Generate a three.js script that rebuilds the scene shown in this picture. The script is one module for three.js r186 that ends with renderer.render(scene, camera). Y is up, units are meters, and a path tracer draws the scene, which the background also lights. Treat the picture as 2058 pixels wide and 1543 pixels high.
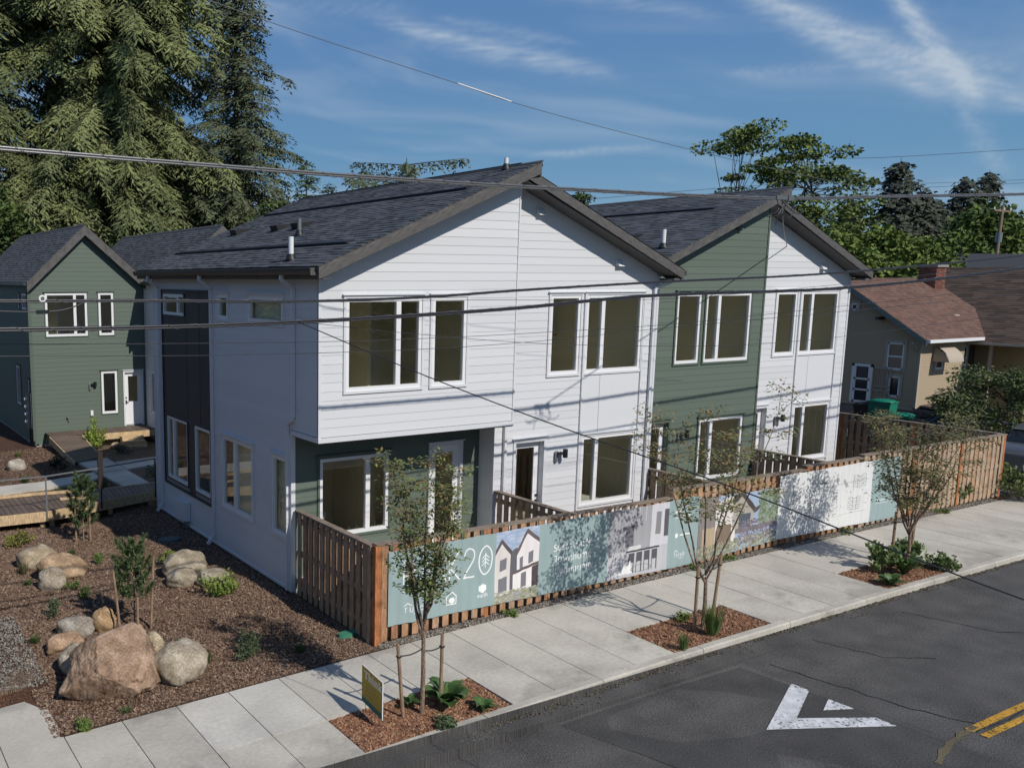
import * as THREE from 'three';
import { mergeGeometries, mergeVertices } from 'three/addons/utils/BufferGeometryUtils.js';
import { ImprovedNoise } from 'three/addons/math/ImprovedNoise.js';

// ---------- camera, sky, sun, exposure ----------
const scene = new THREE.Scene();
const camera = new THREE.PerspectiveCamera(2 * Math.atan(854 / 1857.26) * 180 / Math.PI, 2908 / 1708, 0.1, 900);
camera.rotation.order = 'YXZ';
camera.position.set(-8.675, 6.6545, 15.5226);
camera.rotation.set(-0.1573, -0.4896, 0);
camera.setViewOffset(2908, 1708, 1454 - 604.15, 0, 2058, 1543);   // the photograph is a crop off the lens axis

const renderer = new THREE.WebGLRenderer({ antialias: true });
renderer.toneMapping = THREE.LinearToneMapping;
renderer.toneMappingExposure = 1.02;
renderer.shadowMap.enabled = true;

const SUN = new THREE.Vector3(0.2, 0.88, 1).normalize();
const sun = new THREE.DirectionalLight(new THREE.Color(1, 0.955, 0.89), 3.5);
sun.position.copy(SUN).multiplyScalar(90).add(new THREE.Vector3(10, 0, -8));
sun.target.position.set(10, 0, -8);
sun.castShadow = true;
sun.shadow.mapSize.set(4096, 4096);
Object.assign(sun.shadow.camera, { left: -60, right: 60, top: 50, bottom: -50, near: 1, far: 260 });
scene.add(sun, sun.target);

// ---------- seeded random numbers and noise ----------
let seedState = 7;
function seed(n) { seedState = (n * 2654435761) >>> 0 || 1; }
function rnd() { seedState = (seedState + 0x6D2B79F5) >>> 0; let t = seedState; t = Math.imul(t ^ (t >>> 15), t | 1); t ^= t + Math.imul(t ^ (t >>> 7), t | 61); return ((t ^ (t >>> 14)) >>> 0) / 4294967296; }
const rr = (a, b) => a + (b - a) * rnd();
const lerp = (a, b, t) => a + (b - a) * t, clamp = (x, a = 0, b = 1) => Math.min(b, Math.max(a, x));
const smooth = (a, b, x) => { const t = clamp((x - a) / (b - a)); return t * t * (3 - 2 * t); };
const pn = new ImprovedNoise();
const n3 = (x, y, z = 0) => pn.noise(x, y, z);
function fbm(x, y, z = 0, o = 4) { let s = 0, a = 0.5, f = 1; for (let i = 0; i < o; i++) { s += a * pn.noise(x * f, y * f, z + i * 7.3); a *= 0.5; f *= 2.03; } return s; }

// sky: clear blue with thin high cirrus and old contrails
{
  const W = 3072, H = 1536, data = new Float32Array(W * H * 4);
  const lin = (r, g, b) => [r, g, b].map((c) => { c /= 255; return c <= 0.04045 ? c / 12.92 : Math.pow((c + 0.055) / 1.055, 2.4); });
  const stops = [[0, lin(141, 170, 190)], [0.05, lin(127, 162, 189)], [0.12, lin(103, 146, 183)], [0.22, lin(94, 134, 180)], [0.4, lin(82, 119, 170)], [1, lin(62, 94, 146)]];
  // streaks as great arcs: azimuth and elevation (degrees) of both ends, half width, strength
  const streaks = [[-57.5, 14.6, -44, 11.1, 0.5, 0.5], [-54, 14.6, -46, 12.9, 0.25, 0.22], [-39.5, 15.8, -24, 7.7, 0.5, 0.5], [-37.5, 14.2, -26, 8.3, 0.75, 0.3], [-31.5, 14.8, -26.7, 8.3, 0.42, 0.75], [-35, 12.9, -28.5, 9, 0.4, 0.32], [-30.5, 11, -25, 9.6, 0.35, 0.28], [-27.7, 8.6, -25.3, 4.8, 0.42, 0.26], [-48, 7.1, -41, 7.3, 0.2, 0.24], [-38, 10.8, -32, 10.6, 0.25, 0.2], [-50, 16, -38, 13.6, 0.35, 0.24], [-64, 15.5, -55, 15, 0.5, 0.14]];
  seed(41);
  for (let i = 0; i < 46; i++) { const az = rr(0, 360), el = rr(8, 62), th = rr(-0.6, 0.9), L = rr(8, 26); if (Math.abs(((az - (-49) + 540) % 360) - 180) < 42 && el < 30) continue; streaks.push([az, el, az + Math.cos(th) * L, el + Math.sin(th) * L * 0.4, rr(0.6, 2.2), rr(0.18, 0.5)]); }
  const dir = (az, el) => { az *= Math.PI / 180; el *= Math.PI / 180; return new THREE.Vector3(Math.cos(az) * Math.cos(el), Math.sin(el), Math.sin(az) * Math.cos(el)); };
  const arcs = streaks.map(([a, b, c, d, w, s]) => { const p = dir(a, b), q = dir(c, d), n = new THREE.Vector3().crossVectors(p, q).normalize(), t = new THREE.Vector3().crossVectors(n, p); return { p, n, t, len: p.angleTo(q), w: w * Math.PI / 180, s }; });
  const white = lin(186, 199, 212);
  for (let j = 0; j < H; j++) for (let i = 0; i < W; i++) {
    const el = ((j + 0.5) / H - 0.5) * Math.PI, az = ((i + 0.5) / W - 0.5) * 2 * Math.PI, y = Math.sin(el), x = Math.cos(az) * Math.cos(el), z = Math.sin(az) * Math.cos(el), h = Math.max(0, y);
    let k = 0; while (k < stops.length - 2 && h > stops[k + 1][0]) k++;
    const t = clamp((h - stops[k][0]) / (stops[k + 1][0] - stops[k][0])), c = [0, 1, 2].map((m) => lerp(stops[k][1][m], stops[k + 1][1][m], t));
    let cl = 0;
    if (y > 0.0) {
      const q = 1 / (y + 0.18), px = x * q, pz = z * q;
      const warp = fbm(px * 0.9 + 3, pz * 0.9, 2, 3) * 1.4;
      cl = smooth(0.02, 0.5, fbm(px * 0.7 + pz * 0.5 + warp, pz * 2.6 - px * 0.9 + warp, 5, 5) + 0.1) * 0.3;
      for (const a of arcs) {
        const d = a.n.x * x + a.n.y * y + a.n.z * z; if (Math.abs(d) > a.w * 4) continue;
        const u = Math.atan2(a.t.x * x + a.t.y * y + a.t.z * z, a.p.x * x + a.p.y * y + a.p.z * z) / a.len; if (u < -0.1 || u > 1.1) continue;
        const wob = d + a.w * 0.8 * fbm(u * 6 + a.len * 9, a.s * 40, 1, 5) + a.w * 0.5 * fbm(u * 40 + d / a.w * 2, a.s * 11, 6, 3), ww = a.w * (0.6 + 0.5 * Math.sin(Math.PI * clamp(u)));
        const e = Math.exp(-(wob * wob) / (ww * ww)) * smooth(-0.1, 0.12, u) * smooth(1.1, 0.8, u);
        cl += a.s * e * clamp(0.7 + 1.5 * fbm(u * 26 + d / a.w * 3, d / a.w * 0.9 + a.s * 9, 4, 5), 0, 1.4);
      }
    }
    cl = clamp(cl, 0, 0.85);
    const o = (j * W + i) * 4;
    for (let m = 0; m < 3; m++) data[o + m] = lerp(c[m], white[m], cl);
    data[o + 3] = 1;
  }
  const tex = new THREE.DataTexture(data, W, H, THREE.RGBAFormat, THREE.FloatType);
  tex.mapping = THREE.EquirectangularReflectionMapping; tex.magFilter = tex.minFilter = THREE.LinearFilter; tex.wrapS = THREE.RepeatWrapping; tex.needsUpdate = true;
  scene.background = tex; scene.environment = tex;
}

// ---------- helpers ----------
const taken = new Map();
function numbered(n) { const k = taken.get(n) || 0; taken.set(n, k + 1); return k ? n + '_' + String(k).padStart(3, '0') : n; }
function shade(o) { o.castShadow = true; o.receiveShadow = true; return o; }
function top(o, name, label, category, group) { o.name = numbered(name); o.userData.label = label; o.userData.category = category; if (group) o.userData.group = group; scene.add(o); return o; }
function thing(name, label, category, pos = [0, 0, 0], turn = 0, group) { const o = new THREE.Group(); o.position.set(...pos); o.rotation.y = turn; return top(o, name, label, category, group); }
function part(parent, name, geo, mat, stuff) { const m = shade(new THREE.Mesh(geo, mat)); m.name = name; if (stuff) m.userData.kind = 'stuff'; parent.add(m); return m; }
function groupPart(parent, name) { const g = new THREE.Group(); g.name = name; parent.add(g); return g; }
function structure(name, geo, mat) { const m = shade(geo ? new THREE.Mesh(geo, mat) : new THREE.Group()); m.name = name; m.userData.kind = 'structure'; scene.add(m); return m; }

// mesh builder: flat-shaded faces with uv in metres and optional vertex colours
class MB {
  constructor() { this.p = []; this.uv = []; this.c = []; this.col = null; }
  tri(a, b, c, ua, ub, uc) { this.p.push(...a, ...b, ...c); this.uv.push(...ua, ...ub, ...uc); if (this.col) for (let i = 0; i < 3; i++) this.c.push(...this.col); return this; }
  quad(a, b, c, d, uvs) {
    if (!uvs) { const l = Math.hypot(b[0] - a[0], b[1] - a[1], b[2] - a[2]), h = Math.hypot(d[0] - a[0], d[1] - a[1], d[2] - a[2]), u0 = a[0] * 0.7 + a[2] * 1.3, v0 = a[1]; uvs = [[u0, v0], [u0 + l, v0], [u0 + l, v0 + h], [u0, v0 + h]]; }
    return this.tri(a, b, c, uvs[0], uvs[1], uvs[2]).tri(a, c, d, uvs[0], uvs[2], uvs[3]);
  }
  hex(v) { // eight corners: 0-3 back (-z) ccw seen from front: lb, rb, rt, lt; 4-7 front
    this.quad(v[4], v[5], v[6], v[7]); this.quad(v[1], v[0], v[3], v[2]); this.quad(v[0], v[4], v[7], v[3]); this.quad(v[5], v[1], v[2], v[6]); this.quad(v[7], v[6], v[2], v[3]); this.quad(v[0], v[1], v[5], v[4]); return this;
  }
  box(x0, x1, y0, y1, z0, z1) { return this.hex([[x0, y0, z0], [x1, y0, z0], [x1, y1, z0], [x0, y1, z0], [x0, y0, z1], [x1, y0, z1], [x1, y1, z1], [x0, y1, z1]]); }
  // bar of rectangular section between two points
  bar(a, b, w, h, up = [0, 1, 0]) {
    const A = new THREE.Vector3(...a), B = new THREE.Vector3(...b), d = B.clone().sub(A).normalize(), U = new THREE.Vector3(...up), s = new THREE.Vector3().crossVectors(d, U); if (s.lengthSq() < 1e-6) s.set(1, 0, 0); s.normalize(); const t = new THREE.Vector3().crossVectors(s, d).normalize(); s.multiplyScalar(w / 2); t.multiplyScalar(h / 2);
    const q = (P, i, j) => [P.x + s.x * i + t.x * j, P.y + s.y * i + t.y * j, P.z + s.z * i + t.z * j];
    return this.hex([q(A, -1, -1), q(A, 1, -1), q(A, 1, 1), q(A, -1, 1), q(B, -1, -1), q(B, 1, -1), q(B, 1, 1), q(B, -1, 1)].map((p) => p));
  }
  cone(a, b, ra, rb, n = 6) {
    const A = new THREE.Vector3(...a), B = new THREE.Vector3(...b), d = B.clone().sub(A).normalize(), s = new THREE.Vector3(Math.abs(d.y) > 0.9 ? 1 : 0, Math.abs(d.y) > 0.9 ? 0 : 1, 0).cross(d).normalize(), t = new THREE.Vector3().crossVectors(d, s), L = A.distanceTo(B);
    const ring = (P, r, i) => { const w = i / n * Math.PI * 2, c = Math.cos(w) * r, e = Math.sin(w) * r; return [P.x + s.x * c + t.x * e, P.y + s.y * c + t.y * e, P.z + s.z * c + t.z * e]; };
    for (let i = 0; i < n; i++) { const u0 = i / n * 6.28 * ra, u1 = (i + 1) / n * 6.28 * ra; this.quad(ring(A, ra, i), ring(A, ra, i + 1), ring(B, rb, i + 1), ring(B, rb, i), [[u0, a[1]], [u1, a[1]], [u1, a[1] + L], [u0, a[1] + L]]); }
    return this;
  }
  geo(smoothN) {
    let g = new THREE.BufferGeometry(); g.setAttribute('position', new THREE.Float32BufferAttribute(this.p, 3)); g.setAttribute('uv', new THREE.Float32BufferAttribute(this.uv, 2)); if (this.c.length) g.setAttribute('color', new THREE.Float32BufferAttribute(this.c, 3));
    if (smoothN) { g.deleteAttribute('uv'); g = mergeVertices(g, 1e-4); }
    g.computeVertexNormals(); return g;
  }
}
const boxGeo = (x0, x1, y0, y1, z0, z1) => new MB().box(x0, x1, y0, y1, z0, z1).geo();
function tube(points, r, seg = 48, rad = 6, closed = false) { return new THREE.TubeGeometry(new THREE.CatmullRomCurve3(points.map((p) => new THREE.Vector3(...p)), closed, 'centripetal'), seg, r, rad, closed); }

// ---------- textures ----------
function dataTex(n, fn, srgb = true, rep = 1) {
  const d = new Uint8Array(n * n * 4);
  for (let j = 0; j < n; j++) for (let i = 0; i < n; i++) { const c = fn(i / n, j / n, i, j), o = (j * n + i) * 4; d[o] = clamp(c[0], 0, 255); d[o + 1] = clamp(c[1], 0, 255); d[o + 2] = clamp(c[2], 0, 255); d[o + 3] = 255; }
  const t = new THREE.DataTexture(d, n, n); t.wrapS = t.wrapT = THREE.RepeatWrapping; t.magFilter = THREE.LinearFilter; t.minFilter = THREE.LinearMipmapLinearFilter; t.generateMipmaps = true; if (srgb) t.colorSpace = THREE.SRGBColorSpace; t.repeat.set(1 / rep, 1 / rep); t.needsUpdate = true; return t;
}
// tileable noise through blending of shifted copies
function tn(u, v, f, s, o = 4) { const a = fbm(u * f, v * f, s, o), b = fbm((u - 1) * f, v * f, s, o), c = fbm(u * f, (v - 1) * f, s, o), d = fbm((u - 1) * f, (v - 1) * f, s, o); return lerp(lerp(a, b, u), lerp(c, d, u), v) * 1.5; }
const grey = (v) => [v, v, v];
seed(3);
const concreteTex = dataTex(512, (u, v) => { const a = tn(u, v, 5, 1), b = tn(u, v, 60, 2, 3), s = tn(u, v, 3, 9, 5), k = 226 + a * 34 + b * 22 - smooth(0.1, 0.35, s) * 30; return [k, k * 0.985, k * 0.95]; }, true, 4.3);
const concreteBump = dataTex(512, (u, v) => grey(128 + tn(u, v, 90, 4, 3) * 120), false, 2.1);
const asphaltTex = dataTex(512, (u, v) => { const k = 190 + tn(u, v, 4, 3, 4) * 60 + tn(u, v, 140, 6, 2) * 150; return [k, k * 0.985, k * 0.965]; }, true, 3.1);
const asphaltBump = dataTex(512, (u, v) => grey(128 + tn(u, v, 150, 8, 2) * 190), false, 2.3);
const mulchTex = dataTex(512, (u, v) => { const a = tn(u, v, 70, 5, 3), b = tn(u * 1, v * 1, 6, 7, 4), w = 150 + a * 260 + b * 60; return [w, w * 0.86, w * 0.74]; }, true, 1.7);
const mulchBump = dataTex(512, (u, v) => grey(128 + tn(u, v, 50, 15, 4) * 240), false, 1.7);
const woodTex = dataTex(256, (u, v) => { const k = 214 + tn(u, v * 0.15, 34, 1, 4) * 70 + tn(u, v, 4, 2, 3) * 50 - smooth(0.33, 0.45, tn(u, v, 7, 33, 2)) * 90; return [k, k * 0.97, k * 0.93]; }, true, 0.9);
const sidingBump = dataTex(256, (u, v) => grey(128 + tn(u * 0.12, v, 60, 3, 3) * 90), false, 0.8);
const rockTex = dataTex(512, (u, v) => { const a = tn(u, v, 5, 21, 5), b = tn(u, v, 40, 22, 3), k = 205 + a * 90 + b * 60; return [k, k * (0.97 + a * 0.05), k * (0.93 + a * 0.1)]; }, true, 1.6);
const rockBump = dataTex(512, (u, v) => grey(128 + tn(u, v, 14, 23, 6) * 200), false, 1.3);
const barkTex = dataTex(256, (u, v) => { const k = 185 + tn(u, v * 0.25, 26, 31, 4) * 170; return [k, k * 0.95, k * 0.9]; }, true, 0.5);
const paintTex = dataTex(256, (u, v) => { const k = 212 + tn(u, v, 6, 61, 4) * 60 + tn(u, v, 70, 62, 2) * 50 - 110 * smooth(0.16, 0.3, tn(u, v, 26, 63, 4) + 0.3 * tn(u, v, 4, 64, 2)); return grey(k); }, true, 1.3);
const patchRough = dataTex(256, (u, v) => grey(190 + tn(u, v, 8, 44, 5) * 90), false, 2.7);

// ---------- materials ----------
const lc = (r, g, b) => new THREE.Color().setRGB(r, g, b);
function mat(r, g, b, rough = 0.8, extra = {}) { return new THREE.MeshStandardMaterial({ color: lc(r, g, b), roughness: rough, side: THREE.DoubleSide, ...extra }); }
const M = {};
M.white = [0, 1, 2, 3].map((i) => mat(0.66 + i * 0.012, 0.665 + i * 0.012, 0.675 + i * 0.012, 0.62, { bumpMap: sidingBump, bumpScale: 0.0012 }));
M.green = [0, 1, 2, 3].map((i) => mat(0.115 + i * 0.004, 0.15 + i * 0.004, 0.116 + i * 0.004, 0.62, { bumpMap: sidingBump, bumpScale: 0.0012 }));
M.darkGreen = [0, 1, 2, 3].map((i) => mat(0.118 + i * 0.004, 0.152 + i * 0.004, 0.12 + i * 0.004, 0.62, { bumpMap: sidingBump, bumpScale: 0.0012 }));
M.whiteTrim = mat(0.7, 0.705, 0.715, 0.5);
M.greenTrim = mat(0.1, 0.13, 0.1, 0.55);
M.panelWhite = mat(0.71, 0.715, 0.725, 0.55);
M.panelDark = [mat(0.05, 0.047, 0.045, 0.6), mat(0.056, 0.052, 0.05, 0.6)];
M.darkTrim = mat(0.045, 0.045, 0.046, 0.55);
M.vinyl = mat(0.82, 0.82, 0.82, 0.35);
M.glass = new THREE.MeshPhysicalMaterial({ color: lc(0.86, 0.86, 0.77), roughness: 0.015, transmission: 1, thickness: 0, ior: 1.9, side: THREE.DoubleSide });
M.inner = mat(0.82, 0.8, 0.68, 0.9);
M.innerFloor = mat(0.66, 0.6, 0.5, 0.8);
M.sheath = mat(0.3, 0.3, 0.28, 0.9);
const woodLong = woodTex.clone(); woodLong.rotation = Math.PI / 2; woodLong.needsUpdate = true;
M.fascia = mat(0.15, 0.15, 0.153, 0.6, { map: woodLong, bumpMap: woodLong, bumpScale: 0.001 });
M.soffit = mat(0.1, 0.1, 0.1, 0.8);
M.gutter = mat(0.06, 0.057, 0.055, 0.4);
M.roofDeck = mat(0.03, 0.03, 0.033, 0.95);
M.shingle = new THREE.MeshStandardMaterial({ vertexColors: true, roughness: 0.95, side: THREE.DoubleSide });
M.blackPlastic = mat(0.012, 0.012, 0.013, 0.5);
M.pvc = mat(0.8, 0.8, 0.78, 0.4);
M.greyMetal = mat(0.22, 0.23, 0.24, 0.4, { metalness: 0.3 });
M.concrete = [0, 1, 2, 3].map((i) => mat(0.63 + i * 0.022, 0.6 + i * 0.022, 0.555 + i * 0.02, 0.9, { map: concreteTex, bumpMap: concreteBump, bumpScale: 0.003 }));
M.concreteNew = mat(0.76, 0.74, 0.7, 0.9, { map: concreteTex, bumpMap: concreteBump, bumpScale: 0.003 });
M.kerb = [0, 1].map((i) => mat(0.6 + i * 0.04, 0.575 + i * 0.04, 0.53 + i * 0.04, 0.9, { map: concreteTex, bumpMap: concreteBump, bumpScale: 0.004 }));
M.asphalt = mat(0.155, 0.152, 0.148, 0.93, { map: asphaltTex, bumpMap: asphaltBump, bumpScale: 0.008 });
M.asphaltNew = mat(0.118, 0.116, 0.114, 0.9, { map: asphaltTex, bumpMap: asphaltBump, bumpScale: 0.006 });
M.asphaltOld = mat(0.19, 0.186, 0.18, 0.95, { map: asphaltTex, bumpMap: asphaltBump, bumpScale: 0.009 });
M.paintWhite = mat(0.95, 0.95, 0.95, 0.75, { map: paintTex });
M.paintYellow = mat(0.75, 0.4, 0.04, 0.75, { map: paintTex });
M.mulch = mat(0.26, 0.17, 0.12, 1, { map: mulchTex, bumpMap: mulchBump, bumpScale: 0.03 });
M.mulchRed = mat(0.3, 0.14, 0.075, 1, { map: mulchTex, bumpMap: mulchBump, bumpScale: 0.03 });
M.soil = mat(0.22, 0.16, 0.11, 1, { map: mulchTex, bumpMap: mulchBump, bumpScale: 0.03 });
M.gravel = mat(0.42, 0.4, 0.36, 1, { map: mulchTex, bumpMap: mulchBump, bumpScale: 0.03 });
M.grass = mat(0.14, 0.19, 0.06, 1, { map: mulchTex, bumpMap: mulchBump, bumpScale: 0.04 });
M.cedar = [[0.6, 0.36, 0.21], [0.55, 0.32, 0.19], [0.66, 0.41, 0.26], [0.48, 0.26, 0.145], [0.62, 0.43, 0.3], [0.58, 0.42, 0.31]].map((c) => mat(...c, 0.85, { map: woodTex, bumpMap: woodTex, bumpScale: 0.002 }));
M.cedarGrey = [[0.5, 0.38, 0.28], [0.46, 0.345, 0.255], [0.55, 0.41, 0.3]].map((c) => mat(...c, 0.88, { map: woodTex, bumpMap: woodTex, bumpScale: 0.002 }));
M.cedarPale = [[0.64, 0.52, 0.4], [0.58, 0.47, 0.36], [0.68, 0.54, 0.41], [0.62, 0.45, 0.31]].map((c) => mat(...c, 0.88, { map: woodTex, bumpMap: woodTex, bumpScale: 0.002 }));
M.postRed = mat(0.58, 0.23, 0.09, 0.8, { map: woodTex, bumpMap: woodTex, bumpScale: 0.002 });
M.capGrey = mat(0.36, 0.3, 0.25, 0.9, { map: woodLong });
M.lumber = [[0.85, 0.66, 0.42], [0.78, 0.6, 0.37], [0.7, 0.54, 0.34]].map((c) => mat(...c, 0.85, { map: woodTex }));
M.deck = [[0.2, 0.155, 0.125], [0.215, 0.165, 0.135], [0.185, 0.145, 0.12], [0.235, 0.18, 0.15]].map((c) => mat(...c, 0.75, { map: woodTex }));
M.steelDark = mat(0.05, 0.04, 0.035, 0.6, { metalness: 0.4 });
M.stake = mat(0.46, 0.33, 0.23, 0.9, { map: woodTex });
M.bark = mat(0.5, 0.4, 0.32, 0.95, { map: barkTex, bumpMap: barkTex, bumpScale: 0.01 });
M.barkDark = mat(0.14, 0.11, 0.09, 0.95, { map: barkTex, bumpMap: barkTex, bumpScale: 0.03 });
M.leaf = new THREE.MeshPhysicalMaterial({ vertexColors: true, roughness: 0.75, transmission: 0.3, thickness: 0, side: THREE.DoubleSide });
M.needle = new THREE.MeshStandardMaterial({ vertexColors: true, roughness: 0.8, side: THREE.DoubleSide });
M.rubber = mat(0.015, 0.015, 0.016, 0.7);
M.cable = mat(0.035, 0.035, 0.04, 0.35);
M.cableSteel = mat(0.2, 0.2, 0.2, 0.35, { metalness: 0.5 });
M.tan = [mat(0.42, 0.33, 0.22, 0.75), mat(0.44, 0.345, 0.23, 0.75)];
M.tanTrim = mat(0.45, 0.38, 0.3, 0.7);
M.chrome = mat(0.6, 0.6, 0.62, 0.15, { metalness: 1 });
const pick = (a) => a[Math.floor(rnd() * a.length)];

// ---------- heights of the ground ----------
const gx = (x) => x < 0 ? 0.045 * Math.max(x, -9) : 0.42 * (1 - Math.exp(-x / 9)) + 0.002 * Math.max(0, x - 20);
const backY = (x) => 0.03 + 0.42 * smooth(14, 26, x);
const hy = (x, z) => { const t = smooth(2.2, -1.8, z); return lerp(gx(x), backY(x), t); };
function sheet(xs, zs, yf, uvScale = 1) {
  const g = new THREE.BufferGeometry(), p = [], uv = [], ix = [], nx = xs.length;
  for (const z of zs) for (const x of xs) { p.push(x, yf(x, z), z); uv.push(x * uvScale, -z * uvScale); }
  for (let j = 0; j < zs.length - 1; j++) for (let i = 0; i < nx - 1; i++) { const a = j * nx + i, b = a + 1, c = a + nx, d = c + 1; ix.push(a, c, b, b, c, d); }
  g.setAttribute('position', new THREE.Float32BufferAttribute(p, 3)); g.setAttribute('uv', new THREE.Float32BufferAttribute(uv, 2)); g.setIndex(ix); g.computeVertexNormals(); return g;
}
const range = (a, b, n) => Array.from({ length: n + 1 }, (_, i) => lerp(a, b, i / n));
// flat-ish polygon laid on the ground with thickness
function padGeo(pts, yf, lift, thick = 0.05) {
  const shp = new THREE.Shape(pts.map(([x, z]) => new THREE.Vector2(x, -z))), g = new THREE.ExtrudeGeometry(shp, { depth: thick, bevelEnabled: false }); g.rotateX(-Math.PI / 2);
  const p = g.attributes.position, uv = g.attributes.uv;
  for (let i = 0; i < p.count; i++) { const x = p.getX(i), z = p.getZ(i), t = p.getY(i) / thick; p.setY(i, yf(x, z) + lift - (1 - t) * thick); uv.setXY(i, x, -z); }
  g.computeVertexNormals(); return g;
}
// ---------- walls, siding, windows ----------
const EXPO = 0.178;
function place(node, o, turn) { node.position.set(...o); node.rotation.y = turn; return node; }
// sheathing of a wall: outline (local x, y) with holes, thickness behind the face
function sheathing(parent, name, o, turn, outline, holes, thick, m) {
  const s = new THREE.Shape(outline.map(([x, y]) => new THREE.Vector2(x, y)));
  for (const h of holes) s.holes.push(new THREE.Path([[h[0], h[2]], [h[0], h[3]], [h[1], h[3]], [h[1], h[2]]].map(([x, y]) => new THREE.Vector2(x, y))));
  const g = new THREE.ExtrudeGeometry(s, { depth: thick, bevelEnabled: false }); g.translate(0, 0, -thick);
  return place(part(parent, name, g, m), o, turn);
}
// lap siding: one mesh for each board, cut round the holes and under the roof line
function boards(wall, x0, x1, y0, y1, mats, { holes = [], left = () => -1e9, right = () => 1e9, expo = EXPO, base = y0, merged = false } = {}) {
  const all = [];
  const k0 = Math.floor((y0 - base) / expo + 1e-6);
  for (let k = k0; base + k * expo < y1 - 0.004; k++) {
    const cb = base + k * expo, ct = cb + expo, yb = Math.max(cb, y0), yt = Math.min(ct, y1);
    const cuts = [yb, yt]; for (const h of holes) for (const y of [h[2], h[3]]) if (y > yb + 0.004 && y < yt - 0.004) cuts.push(y); cuts.sort((a, b) => a - b);
    const pieces = [];
    for (let i = 0; i < cuts.length - 1; i++) {
      const a = cuts[i], b = cuts[i + 1], mid = (a + b) / 2; if (b - a < 0.004) continue;
      let iv = [[x0, x1]];
      for (const h of holes) if (h[2] < mid && h[3] > mid) iv = iv.flatMap(([p, q]) => h[1] <= p || h[0] >= q ? [[p, q]] : [[p, h[0]], [h[1], q]].filter(([s, t]) => t - s > 0.012));
      for (const [p, q] of iv) {
        let lb = Math.max(p, left(a)), rb = Math.min(q, right(a)), lt = Math.max(p, left(b)), rt = Math.min(q, right(b));
        if (rb - lb < 0.01) continue; if (rt < lt) { lt = rt = clamp((lt + rt) / 2, lb, rb); }
        pieces.push({ a, b, lb, rb, lt, rt, id: pieces.length });
      }
    }
    for (const p of pieces) for (const q of pieces) if (p !== q && Math.abs(p.b - q.a) < 1e-6 && Math.min(p.rt, q.rb) - Math.max(p.lt, q.lb) > 0.005) { const from = q.id, to = p.id; for (const s of pieces) if (s.id === from) s.id = to; }
    for (const id of new Set(pieces.map((p) => p.id))) {
      const mb = merged ? (all[0] ||= new MB()) : new MB(), zz = (y) => lerp(0.0115, 0.004, (y - cb) / expo);
      for (const p of pieces) if (p.id === id) {
        const za = zz(p.a), zb = zz(p.b);
        mb.quad([p.lb, p.a, za], [p.rb, p.a, za], [p.rt, p.b, zb], [p.lt, p.b, zb], [[p.lb + k * 0.37, p.a], [p.rb + k * 0.37, p.a], [p.rt + k * 0.37, p.b], [p.lt + k * 0.37, p.b]]);
        mb.quad([p.lb, p.a, 0.001], [p.rb, p.a, 0.001], [p.rb, p.a, za], [p.lb, p.a, za]);
        mb.quad([p.lb, p.a, 0.001], [p.lb, p.a, za], [p.lt, p.b, zb], [p.lt, p.b, 0.001]); mb.quad([p.rb, p.a, za], [p.rb, p.a, 0.001], [p.rt, p.b, 0.001], [p.rt, p.b, zb]);
      }
      if (!merged) part(wall, 'siding_board', mb.geo(), pick(mats));
    }
  }
  if (merged && all[0]) part(wall, 'siding', all[0].geo(), mats[0], true);
}
// window in the frame (o, turn): outer casing rectangle; mull = list of x where mullions stand
function windowAt(parent, o, turn, [x0, x1, y0, y1], { mull = [], casing, cw = 0.055, proud = 0.04, fw = 0.075, depth = 0.02, frame = M.vinyl, head = true, rails = [] } = {}) {
  const g = place(groupPart(parent, 'window'), o, turn);
  const a0 = x0 + cw, a1 = x1 - cw, b0 = y0 + cw, b1 = y1 - cw;
  if (casing) {
    const c = new MB(); c.box(x0, a0, y0, y1, 0, proud).box(a1, x1, y0, y1, 0, proud).box(a0, a1, y0, b0, 0, proud).box(a0, a1, b1, y1, 0, proud);
    if (head) c.box(x0 - 0.03, x1 + 0.03, y1, y1 + 0.025, 0, proud + 0.035);
    part(g, 'casing', c.geo(), casing);
  }
  const f = new MB(), zf = depth, zb = depth - 0.09;
  f.box(a0, a0 + fw, b0, b1, zb, zf).box(a1 - fw, a1, b0, b1, zb, zf).box(a0 + fw, a1 - fw, b0, b0 + fw, zb, zf).box(a0 + fw, a1 - fw, b1 - fw, b1, zb, zf);
  for (const m of mull) f.box(m - 0.055, m + 0.055, b0 + fw, b1 - fw, zb, zf);
  for (const r of rails) f.box(a0 + fw, a1 - fw, r - 0.025, r + 0.025, zb, zf - 0.012);
  part(g, 'frame', f.geo(), frame);
  const xs = [a0 + fw, ...mull.flatMap((m) => [m - 0.055, m + 0.055]), a1 - fw], ys = [b0 + fw, ...rails.flatMap((m) => [m - 0.025, m + 0.025]), b1 - fw];
  for (let i = 0; i < xs.length; i += 2) for (let j = 0; j < ys.length; j += 2) { const q = () => depth - 0.05 + rr(-0.004, 0.004), za = q(), zb2 = q(), zc = q(); part(g, 'pane', new MB().quad([xs[i], ys[j], za], [xs[i + 1], ys[j], zb2], [xs[i + 1], ys[j + 1], zb2 + zc - za], [xs[i], ys[j + 1], zc]).geo(), M.glass); }
  return g;
}
const inset = ([x0, x1, y0, y1], d = 0.05) => [x0 + d, x1 - d, y0 + d, y1 - d];
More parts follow.
